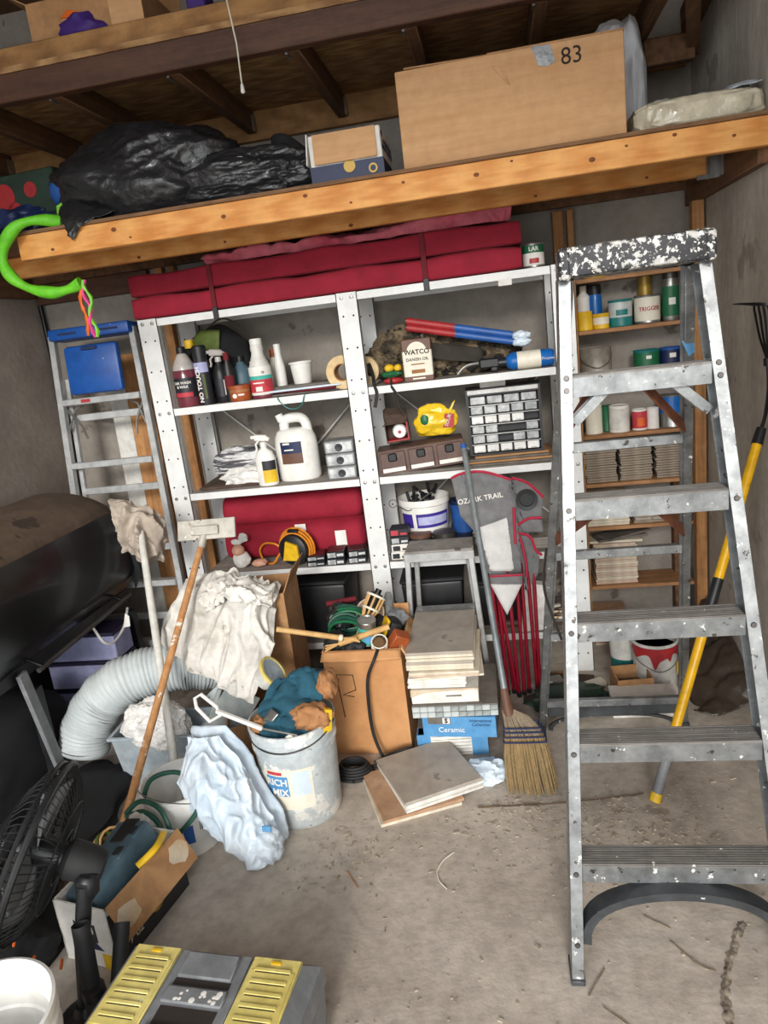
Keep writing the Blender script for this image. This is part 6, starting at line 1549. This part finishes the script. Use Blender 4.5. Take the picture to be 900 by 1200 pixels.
B().span((-0.12, -0.0052, 0.055), (-0.03, -0.0042, 0.084)).obj('print', 'slate', t)
B().span((-0.062, -0.0062, 0.058), (-0.034, -0.0052, 0.082)).obj('logo_tile', 'white_paper', t)
B().text('S', 0.026, FRONT(-0.048, -0.007, 0.070), bold=0.0012).obj('logo', 'ink', t)
# mosaic sheets: individual little tiles
t = thing('mosaic_sheets', 'sheets of grey glass mosaic lying on the blue ceramic box', 'mosaic', (-0.27, 2.46, 0.188), (0, 0, 0.02))
B().span((-0.16, 0, 0), (0.17, 0.33, 0.05)).obj('sheet_stack', 'slate', t)
me1 = B().box((0, 0, 0), (0.029, 0.008, 0.021), bev=0.001).mesh('mosaic_tile', 'mosaic')
me2 = B().box((0, 0, 0), (0.029, 0.008, 0.021), bev=0.001).mesh('mosaic_tile', 'mosaic_light')
rq = random.Random(5)
for i in range(11):
    for k in range(2):
        o = bpy.data.objects.new('mosaic_tile', me1 if rq.random() < 0.55 else me2)
        C.objects.link(o); o.parent = t
        o.location = (-0.145 + 0.030 * i, -0.003, 0.013 + 0.0235 * k)
# torn white tile carton
t = thing('tile_box', 'torn white tile carton on the mosaic sheets', 'box', (-0.295, 2.475, 0.2385), (0, 0, 0.02))
B().span((-0.135, 0, 0), (0.125, 0.30, 0.058), bev=0.002).obj('body', 'tile_white', t)
B().sheet([[(-0.137, -0.002, 0.061), (-0.06, -0.002, 0.061), (0.127, -0.002, 0.061)], [(-0.137, -0.003, 0.03), (-0.06, -0.003, 0.05), (0.127, -0.003, 0.055)]], 5, 14, 0.004, 30).obj('torn_edge', 'cardboard_torn', t, solid=0.002)
B().span((0.0, -0.0012, 0.027), (0.06, 0.0, 0.033)).obj('print', 'slate', t)
zt = tile_stack(4, -0.325, 2.66, 0.300, 0.225, 0.36, 0.0105, 0.0, 0.003, ['tile_white'], ' of the white tiles on the torn carton', 'white tiles on the carton', 43, jr=0.01)
zt = tile_stack(3, -0.29, 2.66, zt, 0.27, 0.38, 0.0095, 0.04, 0.006, ['tile_cream', 'tile_pink'], ' of the offset cream tiles midway up the tall stack', 'offset cream tiles in the tall stack', 44, jr=0.05)
tile_stack(6, -0.305, 2.68, zt, 0.26, 0.40, 0.0118, 0.0, 0.003, ['tile_cream', 'tile_cream', 'tile_grey'], ' of the upper cream edged tiles in the tall stack', 'upper cream edged tiles', 45, 'big grey tile on top of the tall stack', jr=0.01)

# plastic scrap by the tiles
o = B().blob((0, 0, 0.03), (0.07, 0.06, 0.035), 0.3, 2.6, 4, 7, 0.4, floor=0.001).obj('plastic_scrap', 'poly_bag', None, (-0.155, 2.34, 0.0)); tag(o, 'crumpled clear plastic scrap at the right of the floor tiles', 'plastic')

# ================================================================ STOOL
t = thing('step_stool', 'small grey metal folding step stool with worn top', 'stool', (-0.315, 2.93, 0.0))
B().span((-0.15, 0.0, 0.685), (0.15, 0.175, 0.712), bev=0.006).obj('top', 'stool_top', t)
B().span((-0.153, -0.004, 0.665), (0.153, 0.006, 0.705), bev=0.002).obj('front_lip', 'stool_metal', t)
for s in (-1, 1):
    B().bar((s * 0.138, 0.01, 0.67), (s * 0.175, -0.02 + 0.0, 0.0), 0.024, 0.03, up=(0, -1, 0), bev=0.003).obj('leg', 'stool_metal', t)
    B().bar((s * 0.115, 0.14, 0.68), (s * 0.15, 0.165, 0.0), 0.022, 0.025, up=(0, -1, 0), bev=0.003).obj('leg', 'stool_metal', t)
B().span((-0.135, -0.012, 0.40), (0.135, 0.09, 0.425), bev=0.004).obj('step', 'stool_metal', t)

# ================================================================ BROOM
t = thing('broom', 'straw broom with navy stitching and grey metal handle', 'broom', (-0.02, 2.25, 0.0))
hb = Vector((-0.048, 0.185, 0.285)); ht = Vector((-0.148, 0.76, 1.13))
B().cyl(hb, ht, 0.0125, 0.0115, 14).obj('handle', 'broom_handle', t)
B().cyl(ht, ht + (ht - hb).normalized() * 0.02, 0.013, n=12).obj('handle_cap', 'blue', t)
B().cyl(hb + Vector((0.01, -0.05, -0.075)), hb + Vector((-0.003, 0.012, 0.02)), 0.022, 0.015, 14).obj('ferrule', 'watco_brown', t)
rq = random.Random(11)
def bristle(u, k, f):
    top = hb + Vector((0.006, -0.03, -0.045)) + Vector((0.055 * u, 0, 0)) * 0.4
    sh = Vector((0.004 + 0.062 * u, 0.105 + 0.02 * f, 0.205))
    bt = Vector((0.028 + 0.088 * u, 0.02 + 0.055 * f, 0.004 + 0.004 * abs(u)))
    return catmull([top, sh, sh.lerp(bt, 0.5) + Vector((0.006 * u, 0.0, 0)), bt], k)
b1 = B(); b2 = B()
for i in range(240):
    u = rq.uniform(-1, 1); f = rq.uniform(-1, 1); j = rq.uniform(0.97, 1.0)
    b1.tube([bristle(u, k, f) + Vector((rq.uniform(-.003, .003), rq.uniform(-.003, .003), 0)) for k in (0.42, 0.6, 0.8, j)], [0.0034, 0.0034, 0.003, 0.0012], 4, caps=False)
    if i % 2:
        b2.tube([bristle(u * 0.95, k, f) for k in (0.0, 0.2, 0.42)], [0.003, 0.004, 0.004], 4, caps=False)
b1.obj('bristles', 'straw', t, kind='stuff'); b2.obj('bristle_shoulder', 'straw_top', t, kind='stuff')
for k in (0.32, 0.37, 0.42, 0.47):
    pts = [bristle(u, k, -1.25) + Vector((0, -0.002, 0)) for u in [-1.05 + 0.21 * i for i in range(11)]] + [bristle(u, k, 1.25) + Vector((0, 0.002, 0)) for u in [1.05 - 0.21 * i for i in range(11)]]
    B().tube(pts, 0.0032, 5, True).obj('stitching', 'navy_thread', t)

# ================================================================ FOLDED CAMP CHAIRS
t = thing('camp_chair', 'folded grey camp chair with red tubes and white lettering', 'chair', (0.0, 3.02, 0.0))
def lean(z):
    return -0.07 + 0.065 * z
def panel(poly, mat, nm, off, th, par, amp=0.006):
    """cloth panel with the given x/z outline, leaning back against the shelves"""
    b = B()
    bm = b.bm
    vs = [bm.verts.new((x, 0, z)) for x, z in poly]
    bm.faces.new(vs)
    bmesh.ops.triangulate(bm, faces=bm.faces[:])
    for _ in range(4):
        bmesh.ops.subdivide_edges(bm, edges=[e for e in bm.edges if e.calc_length() > 0.02], cuts=1)
        bmesh.ops.triangulate(bm, faces=bm.faces[:])
    for v in bm.verts:
        x, z = v.co.x, v.co.z
        v.co.y = lean(z) + off + amp * noise.noise(Vector((x * 22, z * 14, off * 50))) + 0.4 * amp * noise.noise(Vector((x * 60, z * 40, 3)))
    return b.obj(nm, mat, par, solid=th, ang=75)
main = [(-0.234, 1.008), (-0.184, 1.025), (-0.094, 1.024), (0.016, 0.981), (0.023, 0.839), (0.016, 0.714), (-0.005, 0.642), (0.033, 0.57), (-0.107, 0.565), (-0.129, 0.716), (-0.159, 0.773), (-0.209, 0.84)]
panel(main, 'grey_fabric', 'seat_fabric', 0.0, 0.02, t)
panel([(-0.136, 0.786), (-0.013, 0.821), (-0.019, 0.714), (-0.014, 0.649), (-0.002, 0.585), (-0.1, 0.591), (-0.109, 0.647)], 'light_fabric', 'light_panel', -0.022, 0.006, t)
panel([(-0.107, 0.577), (0.037, 0.574), (0.031, 0.522), (-0.104, 0.529)], 'grey_fabric', 'lower_band', -0.030, 0.008, t, 0.002)
panel([(-0.105, 0.535), (0.029, 0.526), (-0.044, 0.391)], 'light_fabric', 'light_corner', -0.034, 0.006, t, 0.003)
def edge(pts, off, par, r_=0.006):
    B().tube(smooth([(x, lean(z) + off, z) for x, z in pts], 5), r_, 6).obj('red_piping', 'red_trim', par)
edge([(-0.234, 1.008), (-0.184, 1.025), (-0.094, 1.024), (0.016, 0.981)], -0.008, t)
edge([(-0.105, 0.572), (0.036, 0.570)], -0.038, t, 0.005)
edge([(0.020, 0.86), (0.017, 0.76), (0.016, 0.70)], -0.014, t)
B().text('OZARK TRAIL', 0.031, TR(-0.118, lean(0.91) - 0.020, 0.912, PI / 2 - 0.065, -0.10, 0), bold=0.0004).obj('lettering', 'white_paper', t)
for i, (a, e) in enumerate((((-0.105, 0.60), (-0.085, 0.006)), ((-0.082, 0.60), (-0.07, 0.006)), ((-0.075, 0.60), (-0.042, 0.006)), ((-0.03, 0.60), (-0.02, 0.006)), ((0.010, 0.60), (0.004, 0.006)), ((0.032, 0.60), (0.028, 0.006)), ((-0.085, 0.58), (-0.03, 0.03)))):
    yo = 0.012 * (i % 3)
    lg = B().cyl((a[0] * 0.98, lean(a[1]) + yo, a[1]), (e[0] * 0.98, lean(e[1]) + yo * 1.4 - 0.02, e[1]), 0.0085, n=12).obj('frame_tube', 'red_tube', t)
    if i < 6:
        B().cyl((e[0] * 0.98, lean(0) + yo * 1.4 - 0.02, 0.0), (e[0] * 0.98, lean(0) + yo * 1.4 - 0.02, 0.02), 0.011, n=10).obj('foot', 'black_plastic', lg)
t = thing('camp_chair', 'second folded camp chair with black cup holder and red piping', 'chair', (0.0, 3.06, 0.0))
panel([(0.021, 0.979), (0.087, 0.951), (0.149, 0.883), (0.134, 0.777), (0.058, 0.783), (0.115, 0.614), (0.102, 0.54), (0.049, 0.468), (0.038, 0.564), (0.018, 0.704), (0.023, 0.831)], 'grey_fabric', 'seat_fabric', 0.0, 0.015, t)
panel([(0.03, 0.80), (0.135, 0.79), (0.14, 0.735), (0.05, 0.74)], 'grey_fabric', 'arm_fabric', -0.018, 0.008, t)
edge([(0.021, 0.979), (0.087, 0.951), (0.149, 0.883)], -0.008, t)
edge([(0.03, 0.775), (0.08, 0.80), (0.134, 0.80)], -0.026, t)
edge([(0.03, 0.74), (0.08, 0.72), (0.10, 0.66), (0.125, 0.635)], -0.026, t)
edge([(0.03, 0.735), (0.045, 0.68), (0.055, 0.60), (0.052, 0.54)], -0.024, t)
B().lathe([(0.030, 0.0), (0.046, 0.0), (0.046, 0.014), (0.030, 0.012), (0.026, -0.04), (0, -0.04)], 28, (0.078, lean(0.88) - 0.016, 0.882), rot=Matrix.Rotation(PI / 2, 3, 'X'), sx=1).obj('cup_holder', 'black_plastic', t)
for i, (a, e) in enumerate((((0.06, 0.56), (0.062, 0.006)), ((0.085, 0.56), (0.075, 0.006)))):
    B().cyl((a[0], lean(a[1]), a[1]), (e[0], lean(e[1]) - 0.02, 0.0), 0.0085, n=12).obj('frame_tube', 'red_tube', t)
# ================================================================ FAN
t = thing('pedestal_fan', 'black pedestal fan lying tilted at the left edge, cage towards the wall', 'fan', (-1.36, 1.42, 0))
mx = TR(0.08, 0.0, 0.445) @ Vector((0, 0, 1)).rotation_difference(Vector((-0.86, -0.18, 0.42))).to_matrix().to_4x4()
R0 = 0.225
def ringz(r, z, n=40):
    return [(r * math.cos(q), r * math.sin(q), z) for q in [2 * PI * i / n for i in range(n)]]
b = B(mx)
b.tube(ringz(R0, 0.0), 0.009, 8, True).tube(ringz(R0 * 0.985, 0.022), 0.006, 6, True)
b.obj('cage_ring', 'black_plastic', t)
b = B(mx)
for s, zc in ((1, 0.085), (-1, -0.06)):
    b.tube(ringz(R0 * 0.62, zc * 0.93), 0.0022, 4, True).tube(ringz(R0 * 0.30, zc), 0.0022, 4, True)
    for i in range(64):
        q = 2 * PI * i / 64
        cq, sq = math.cos(q), math.sin(q)
        b.tube([(R0 * cq * k, R0 * sq * k, zc * (1 - k ** 5)) for k in (0.2, 0.6, 0.85, 0.97, 1.0)], 0.0018, 4, caps=False)
b.obj('cage_wires', 'black_plastic', t, kind='stuff')
B(mx).lathe([(0, 0.095), (0.045, 0.092), (0.05, 0.082), (0.0, 0.082)], 24).obj('badge', 'tool_grey', t)
for i in range(5):
    q = 2 * PI * i / 5
    m2 = mx @ Matrix.Rotation(q, 4, 'Z')
    B(m2).sheet([[(0.03, -0.02, 0.0), (0.03, 0.03, 0.02)], [(0.11, -0.06, -0.01), (0.12, 0.05, 0.035)], [(0.185, -0.05, -0.01), (0.19, 0.04, 0.03)]], 8, 6).obj('blade', 'tool_grey', t, solid=0.003)
B(mx).cyl((0, 0, 0.05), (0, 0, -0.07), 0.035, n=18).obj('hub', 'black_plastic', t)
B(mx).lathe([(0, -0.17), (0.036, -0.17), (0.046, -0.155), (0.052, -0.08), (0.04, -0.065), (0, -0.065)], 26).obj('motor_housing', 'rubber', t)
B().tube([(0.21, -0.03, 0.37), (0.185, -0.06, 0.22), (0.165, -0.085, 0.03)], 0.020, 14).obj('pole', 'black_plastic', t)
B().box((0.21, -0.02, 0.36), (0.05, 0.05, 0.07), (0, 0.2, 0), bev=0.01).obj('neck_joint', 'black_plastic', t)
B().lathe([(0, 0), (0.07, 0), (0.07, 0.012), (0.03, 0.03), (0.02, 0.05), (0, 0.05)], 30, (0.165, -0.09, 0)).obj('base', 'black_plastic', t)
b = B()
for i, (x, y, z) in enumerate(((-0.02, -0.06, 0.20), (0.04, -0.08, 0.16), (0.10, -0.06, 0.13), (0.03, -0.12, 0.09))):
    b.tube([(x, y, z), (x + 0.012, y, z + 0.03)], 0.004, 6)
b.obj('orange_cable_ends', 'orange', t)

# tubes in front of the fan (vacuum wands)
t = thing('vacuum_wand', 'black vacuum wand with open end leaning by the white ridged bucket', 'pipe', (-1.115, 1.285, 0))
B().lathe([(0.019, -0.16), (0.022, -0.16), (0.022, 0.10), (0.019, 0.10), (0.019, -0.16)], 20, (-0.015, 0.02, 0.21), rot=Euler((-0.25, -0.12, 0)).to_matrix(), cap=False).obj('pipe', 'rubber', t)
B().cyl((0.01, 0.0, 0.0), (0.0, 0.0, 0.15), 0.021, n=16).lathe([(0.021, 0.13), (0.028, 0.135), (0.028, 0.16), (0.021, 0.165)], 18).obj('lower_tube', 'black_plastic', t)
t = thing('vacuum_wand', 'dark vacuum wand lying behind the open one', 'pipe', (-1.085, 1.375, 0))
B().cyl((0.0, -0.09, 0.024), (-0.02, 0.06, 0.21), 0.020, n=16).obj('pipe', 'rubber', t)

# ================================================================ BOX 24 WITH TOOL CASE
t = thing('flap_carton', 'white and black printed carton numbered 24, brown flap folded outwards', 'box', (-1.24, 1.655, 0), (0, 0, -0.20))
w, d, h = 0.19, 0.33, 0.205
b = B().span((-w / 2, -d / 2, 0.001), (w / 2, d / 2, 0.005)).span((-w / 2, -d / 2, 0.005), (w / 2, -d / 2 + 0.005, h)).span((-w / 2, d / 2 - 0.005, 0.005), (w / 2, d / 2, h)).span((-w / 2, -d / 2, 0.005), (-w / 2 + 0.005, d / 2, h)).span((w / 2 - 0.005, -d / 2, 0.005), (w / 2, d / 2, h))
b.obj('body', 'white_paper', t)
B().span((w / 2, -d / 2, 0.001), (w / 2 + 0.0015, d / 2, h - 0.02)).obj('printed_side', 'cab_black', t)
B().prism([(0, 0), (0.09, 0.0), (0.0, 0.09)], 0.001, TR(-w / 2 + 0.06, -d / 2 - 0.0002, 0.06, PI / 2)).obj('printed_corner', 'navy', t)
B().span((-0.005, -d / 2 - 0.0012, 0.085), (0.04, -d / 2, 0.145)).obj('number_patch', 'cab_black', t)
B().text('24', 0.034, FRONT(0.0175, -d / 2 - 0.002, 0.125)).obj('lettering', 'white_paper', t)
B().span((0.045, -d / 2 - 0.0012, 0.0), (0.085, -d / 2, 0.05)).obj('printed_patch', 'yellow', t)
B().text('BOTTLES', 0.03, TR(w / 2 + 0.002, 0.10, 0.09, PI / 2, 0, PI / 2)).text('7 oz', 0.034, TR(w / 2 + 0.002, -0.08, 0.05, PI / 2, 0, PI / 2)).obj('lettering', 'cream', t)
B().lathe([(0, 0), (0.03, 0), (0.03, 0.001), (0, 0.001)], 20, (w / 2 + 0.0016, 0.02, 0.07), rot=Matrix.Rotation(PI / 2, 3, 'Y')).obj('logo', 'gold', t)
fl_ = B().box((0, 0, -0.055), (0.004, d, 0.115)).obj('flap', 'cardboard_dark', t, (w / 2 + 0.004, 0, h + 0.008), (0, -0.50, 0))
rq = random.Random(9)
for yy, zz in ((0.12, -0.05), (-0.12, -0.06)):
    poly = [((0.035 + 0.015 * rq.random()) * math.cos(q), (0.028 + 0.012 * rq.random()) * math.sin(q)) for q in [2 * PI * i / 12 for i in range(12)]]
    B().prism(poly, 0.0012, TR(0.002, yy, zz, PI / 2, 0, PI / 2)).obj('torn_patch', 'cardboard_torn', fl_)
t = thing('tool_case', 'blue grey plastic tool case with latches, sitting in the 24 carton', 'case', (-1.245, 1.66, 0.135), (0.22, -0.22, -0.25))
B().box((0, 0.01, 0.055), (0.13, 0.27, 0.095), bev=0.018, seg=3).obj('shell', 'case_grey', t)
for yy in (0.045, 0.12):
    lt = B().box((0.035, yy - 0.02, 0.098), (0.05, 0.05, 0.008), bev=0.002).obj('latch', 'case_grey', t)
    B().box((0.035, yy - 0.02, 0.103), (0.028, 0.030, 0.004), bev=0.001).obj('latch_recess', 'cab_black', lt)
B().box((0, 0.10, 0.100), (0.06, 0.09, 0.012), bev=0.004).obj('handle', 'rubber', t)
o = B().tube(smooth([(0, -0.06, 0), (0.025, 0, 0.02), (0, 0.07, 0.012)]), 0.011, 8).obj('yellow_grip', 'yellow', None, (-1.15, 1.69, 0.215), (0, 0, -0.2)); tag(o, 'yellow curved handle between tool case and brown flap', 'handle')

# ================================================================ TOOLBOX
t = thing('toolbox', 'grey toolbox with two yellow slotted lids at the bottom edge', 'toolbox', (-0.775, 1.19, 0), (0, 0, -0.085))
def slab(x0, x1, y0, y1, z0, z1, ins):
    return [(x0, y0, z0), (x1, y0, z0), (x1, y1, z0), (x0, y1, z0), (x0 + ins, y0 + ins, z1), (x1 - ins, y0 + ins, z1), (x1 - ins, y1 - ins, z1), (x0 + ins, y1 - ins, z1)]
bx6 = [[0, 3, 2, 1], [4, 5, 6, 7], [0, 1, 5, 4], [1, 2, 6, 5], [2, 3, 7, 6], [3, 0, 4, 7]]
B()._add(slab(-0.235, 0.235, -0.12, 0.12, 0, 0.185, -0.012), bx6).obj('body', 'tool_grey', t)
lidb = B()
lidb._add(slab(-0.252, 0.252, -0.135, 0.135, 0.185, 0.232, 0.004), bx6)
lidb._add(slab(-0.246, 0.246, -0.130, 0.130, 0.232, 0.262, 0.030), bx6)
lid = lidb.obj('lid', 'tool_grey', t)
for sx in (-1, 1):
    x0, x1 = (-0.216, -0.096) if sx < 0 else (0.096, 0.216)
    y = B().span((x0, -0.110, 0.262), (x1, 0.106, 0.2695), bev=0.002).obj('yellow_lid', 'yellow_lid', t)
    B().span((x0 + 0.006, -0.104, 0.2695), (x1 - 0.006, 0.070, 0.2712), bev=0.001).obj('raised_panel', 'yellow_lid', y)
    for i in range(6):
        yy = -0.092 + 0.030 * i
        B().span((x0 + 0.016, yy + 0.008, 0.2712), (x1 - 0.016, yy + 0.017, 0.2745), bev=0.001).obj('rib', 'yellow_lid', y)
        B().span((x0 + 0.018, yy + 0.0055, 0.2711), (x1 - 0.018, yy + 0.008, 0.2718)).obj('slot', 'slot_dark', y)
    B().span(((x0 + x1) / 2 - 0.012, 0.088, 0.2695), ((x0 + x1) / 2 + 0.012, 0.094, 0.273)).obj('latch_dot', 'yellow', y)
B().span((-0.092, -0.105, 0.262), (0.092, 0.105, 0.267), bev=0.002).obj('centre_panel', 'tool_grey', t)
B().span((-0.07, 0.012, 0.2668), (0.07, 0.030, 0.2676)).span((-0.07, -0.085, 0.2668), (0.07, -0.040, 0.2676)).obj('handle_recess', 'slot_dark', t)
B().box((0, 0.062, 0.272), (0.135, 0.062, 0.010), (0.08, 0, 0), bev=0.003).obj('handle', 'tool_grey', t)
B().box((0, -0.015, 0.271), (0.15, 0.040, 0.008), bev=0.003).obj('handle_frame', 'tool_grey', t)
B().box((0, -0.098, 0.270), (0.16, 0.02, 0.008), bev=0.003).obj('handle_frame', 'tool_grey', t)
rq = random.Random(4)
b = B()
for i in range(16):
    x, y = rq.uniform(-0.06, 0.07), rq.uniform(-0.03, 0.0)
    b.lathe([(0, 0.0016), (rq.uniform(0.003, 0.008), 0.0008), (0.002, 0)], 7, (x, y, 0.275))
b.obj('plaster_crumbs', 'white_paper', t)

# ================================================================ RIDGED WHITE BUCKET bottom left
t = thing('ridged_bucket', 'large open white bucket with stepped rings in the lower left corner', 'bucket', (-1.195, 1.03, 0))
B().lathe([(0, 0), (0.134, 0), (0.138, 0.008), (0.147, 0.25), (0.156, 0.252), (0.156, 0.262), (0.149, 0.264), (0.150, 0.295), (0.158, 0.297), (0.158, 0.307), (0.151, 0.309), (0.152, 0.335), (0.160, 0.337), (0.160, 0.35), (0.153, 0.352), (0.1505, 0.33), (0.146, 0.325), (0.1445, 0.285), (0.1395, 0.28), (0.138, 0.24), (0.133, 0.235), (0.128, 0.012), (0, 0.012)], 56, cap=True).obj('pail', 'white_plastic', t)

# ================================================================ FLOOR: crack, groove, debris
rq = random.Random(21)
def ragged(pts, w, seed):
    r2 = random.Random(seed)
    pts = smooth(pts, 10)
    vs = []; fs = []
    for i, p in enumerate(pts):
        d = (pts[min(i + 1, len(pts) - 1)] - pts[max(i - 1, 0)]).normalized()
        nn = Vector((-d.y, d.x, 0))
        k = w * (0.5 + r2.random())
        vs += [p + nn * k + Vector((0, 0, 0.0005)), p + Vector((0, 0, 0.003 + 0.004 * r2.random())), p - nn * (w * (0.5 + r2.random())) + Vector((0, 0, 0.0005))]
    for i in range(len(pts) - 1):
        a, c = i * 3, i * 3 + 3
        fs += [[a, a + 1, c + 1, c], [a + 1, a + 2, c + 2, c + 1]]
    return B()._add(vs, fs)
ragged([(0.395, 1.30, 0), (0.411, 1.394, 0), (0.421, 1.46, 0), (0.446, 1.531, 0), (0.498, 1.636, 0), (0.535, 1.69, 0)], 0.010, 2).obj('crack_filler', 'crack_dark', fl)
ragged([(-0.19, 2.17, 0), (0.1, 2.19, 0), (0.38, 2.235, 0)], 0.003, 5).obj('floor_joint', 'dirt', fl)
# loose twigs and strings, each its own thing
for i, (pts, m, lb) in enumerate((
        ([(-0.31, 1.86, 0.004), (-0.295, 1.90, 0.008), (-0.262, 1.945, 0.004)], 'cream', 'short pale string with a knot on the open floor'),
        ([(-0.31, 1.86, 0.004), (-0.30, 1.82, 0.006), (-0.275, 1.79, 0.004)], 'cream', 'curled pale string end on the open floor'),
        ([(-0.60, 1.86, 0.004), (-0.55, 1.79, 0.004)], 'pole_wood', 'short straight wood splinter on the floor before the bucket'),
        ([(0.13, 1.42, 0.004), (0.20, 1.36, 0.004)], 'twig', 'dark twig on the floor near the ladder foot'),
        ([(0.33, 1.62, 0.004), (0.38, 1.55, 0.006), (0.42, 1.53, 0.004)], 'twig', 'crooked twig under the ladder arch'),
        ([(0.28, 1.70, 0.004), (0.34, 1.66, 0.004)], 'twig', 'small twig behind the ladder arch'),
        ([(0.15, 1.53, 0.004), (0.10, 1.45, 0.004)], 'twig', 'thin twig beside the left ladder rail'))):
    o = B().tube(smooth(pts, 5), 0.0018, 6).obj('twig', m, None, (0, 0, 0)); tag(o, lb, 'twig')
b = B()
for i in range(1200):
    g_ = rq.random()
    if g_ < 0.35:
        x, y = rq.gauss(0.30, 0.16), rq.gauss(2.05, 0.12)
    elif g_ < 0.6:
        x, y = rq.gauss(0.0, 0.18), rq.gauss(2.12, 0.12)
    elif g_ < 0.75:
        x, y = rq.gauss(-0.62, 0.10), rq.gauss(1.95, 0.09)
    else:
        x, y = rq.uniform(-0.6, 0.85), rq.uniform(1.0, 2.4)
    if x > 0.9 or y < 0.9:
        continue
    s = rq.uniform(0.0015, 0.005) * (1.9 if rq.random() < 0.06 else 1)
    b.box((x, y, 0.001 + s * 0.25), (s * rq.uniform(1, 3.2), s, s * 0.5), (0, 0, rq.uniform(0, 3)))
o = b.obj('floor_debris', 'chip', None, kind='stuff')
o['label'] = 'scattered plaster crumbs and wood chips over the concrete floor'
o['category'] = 'debris'
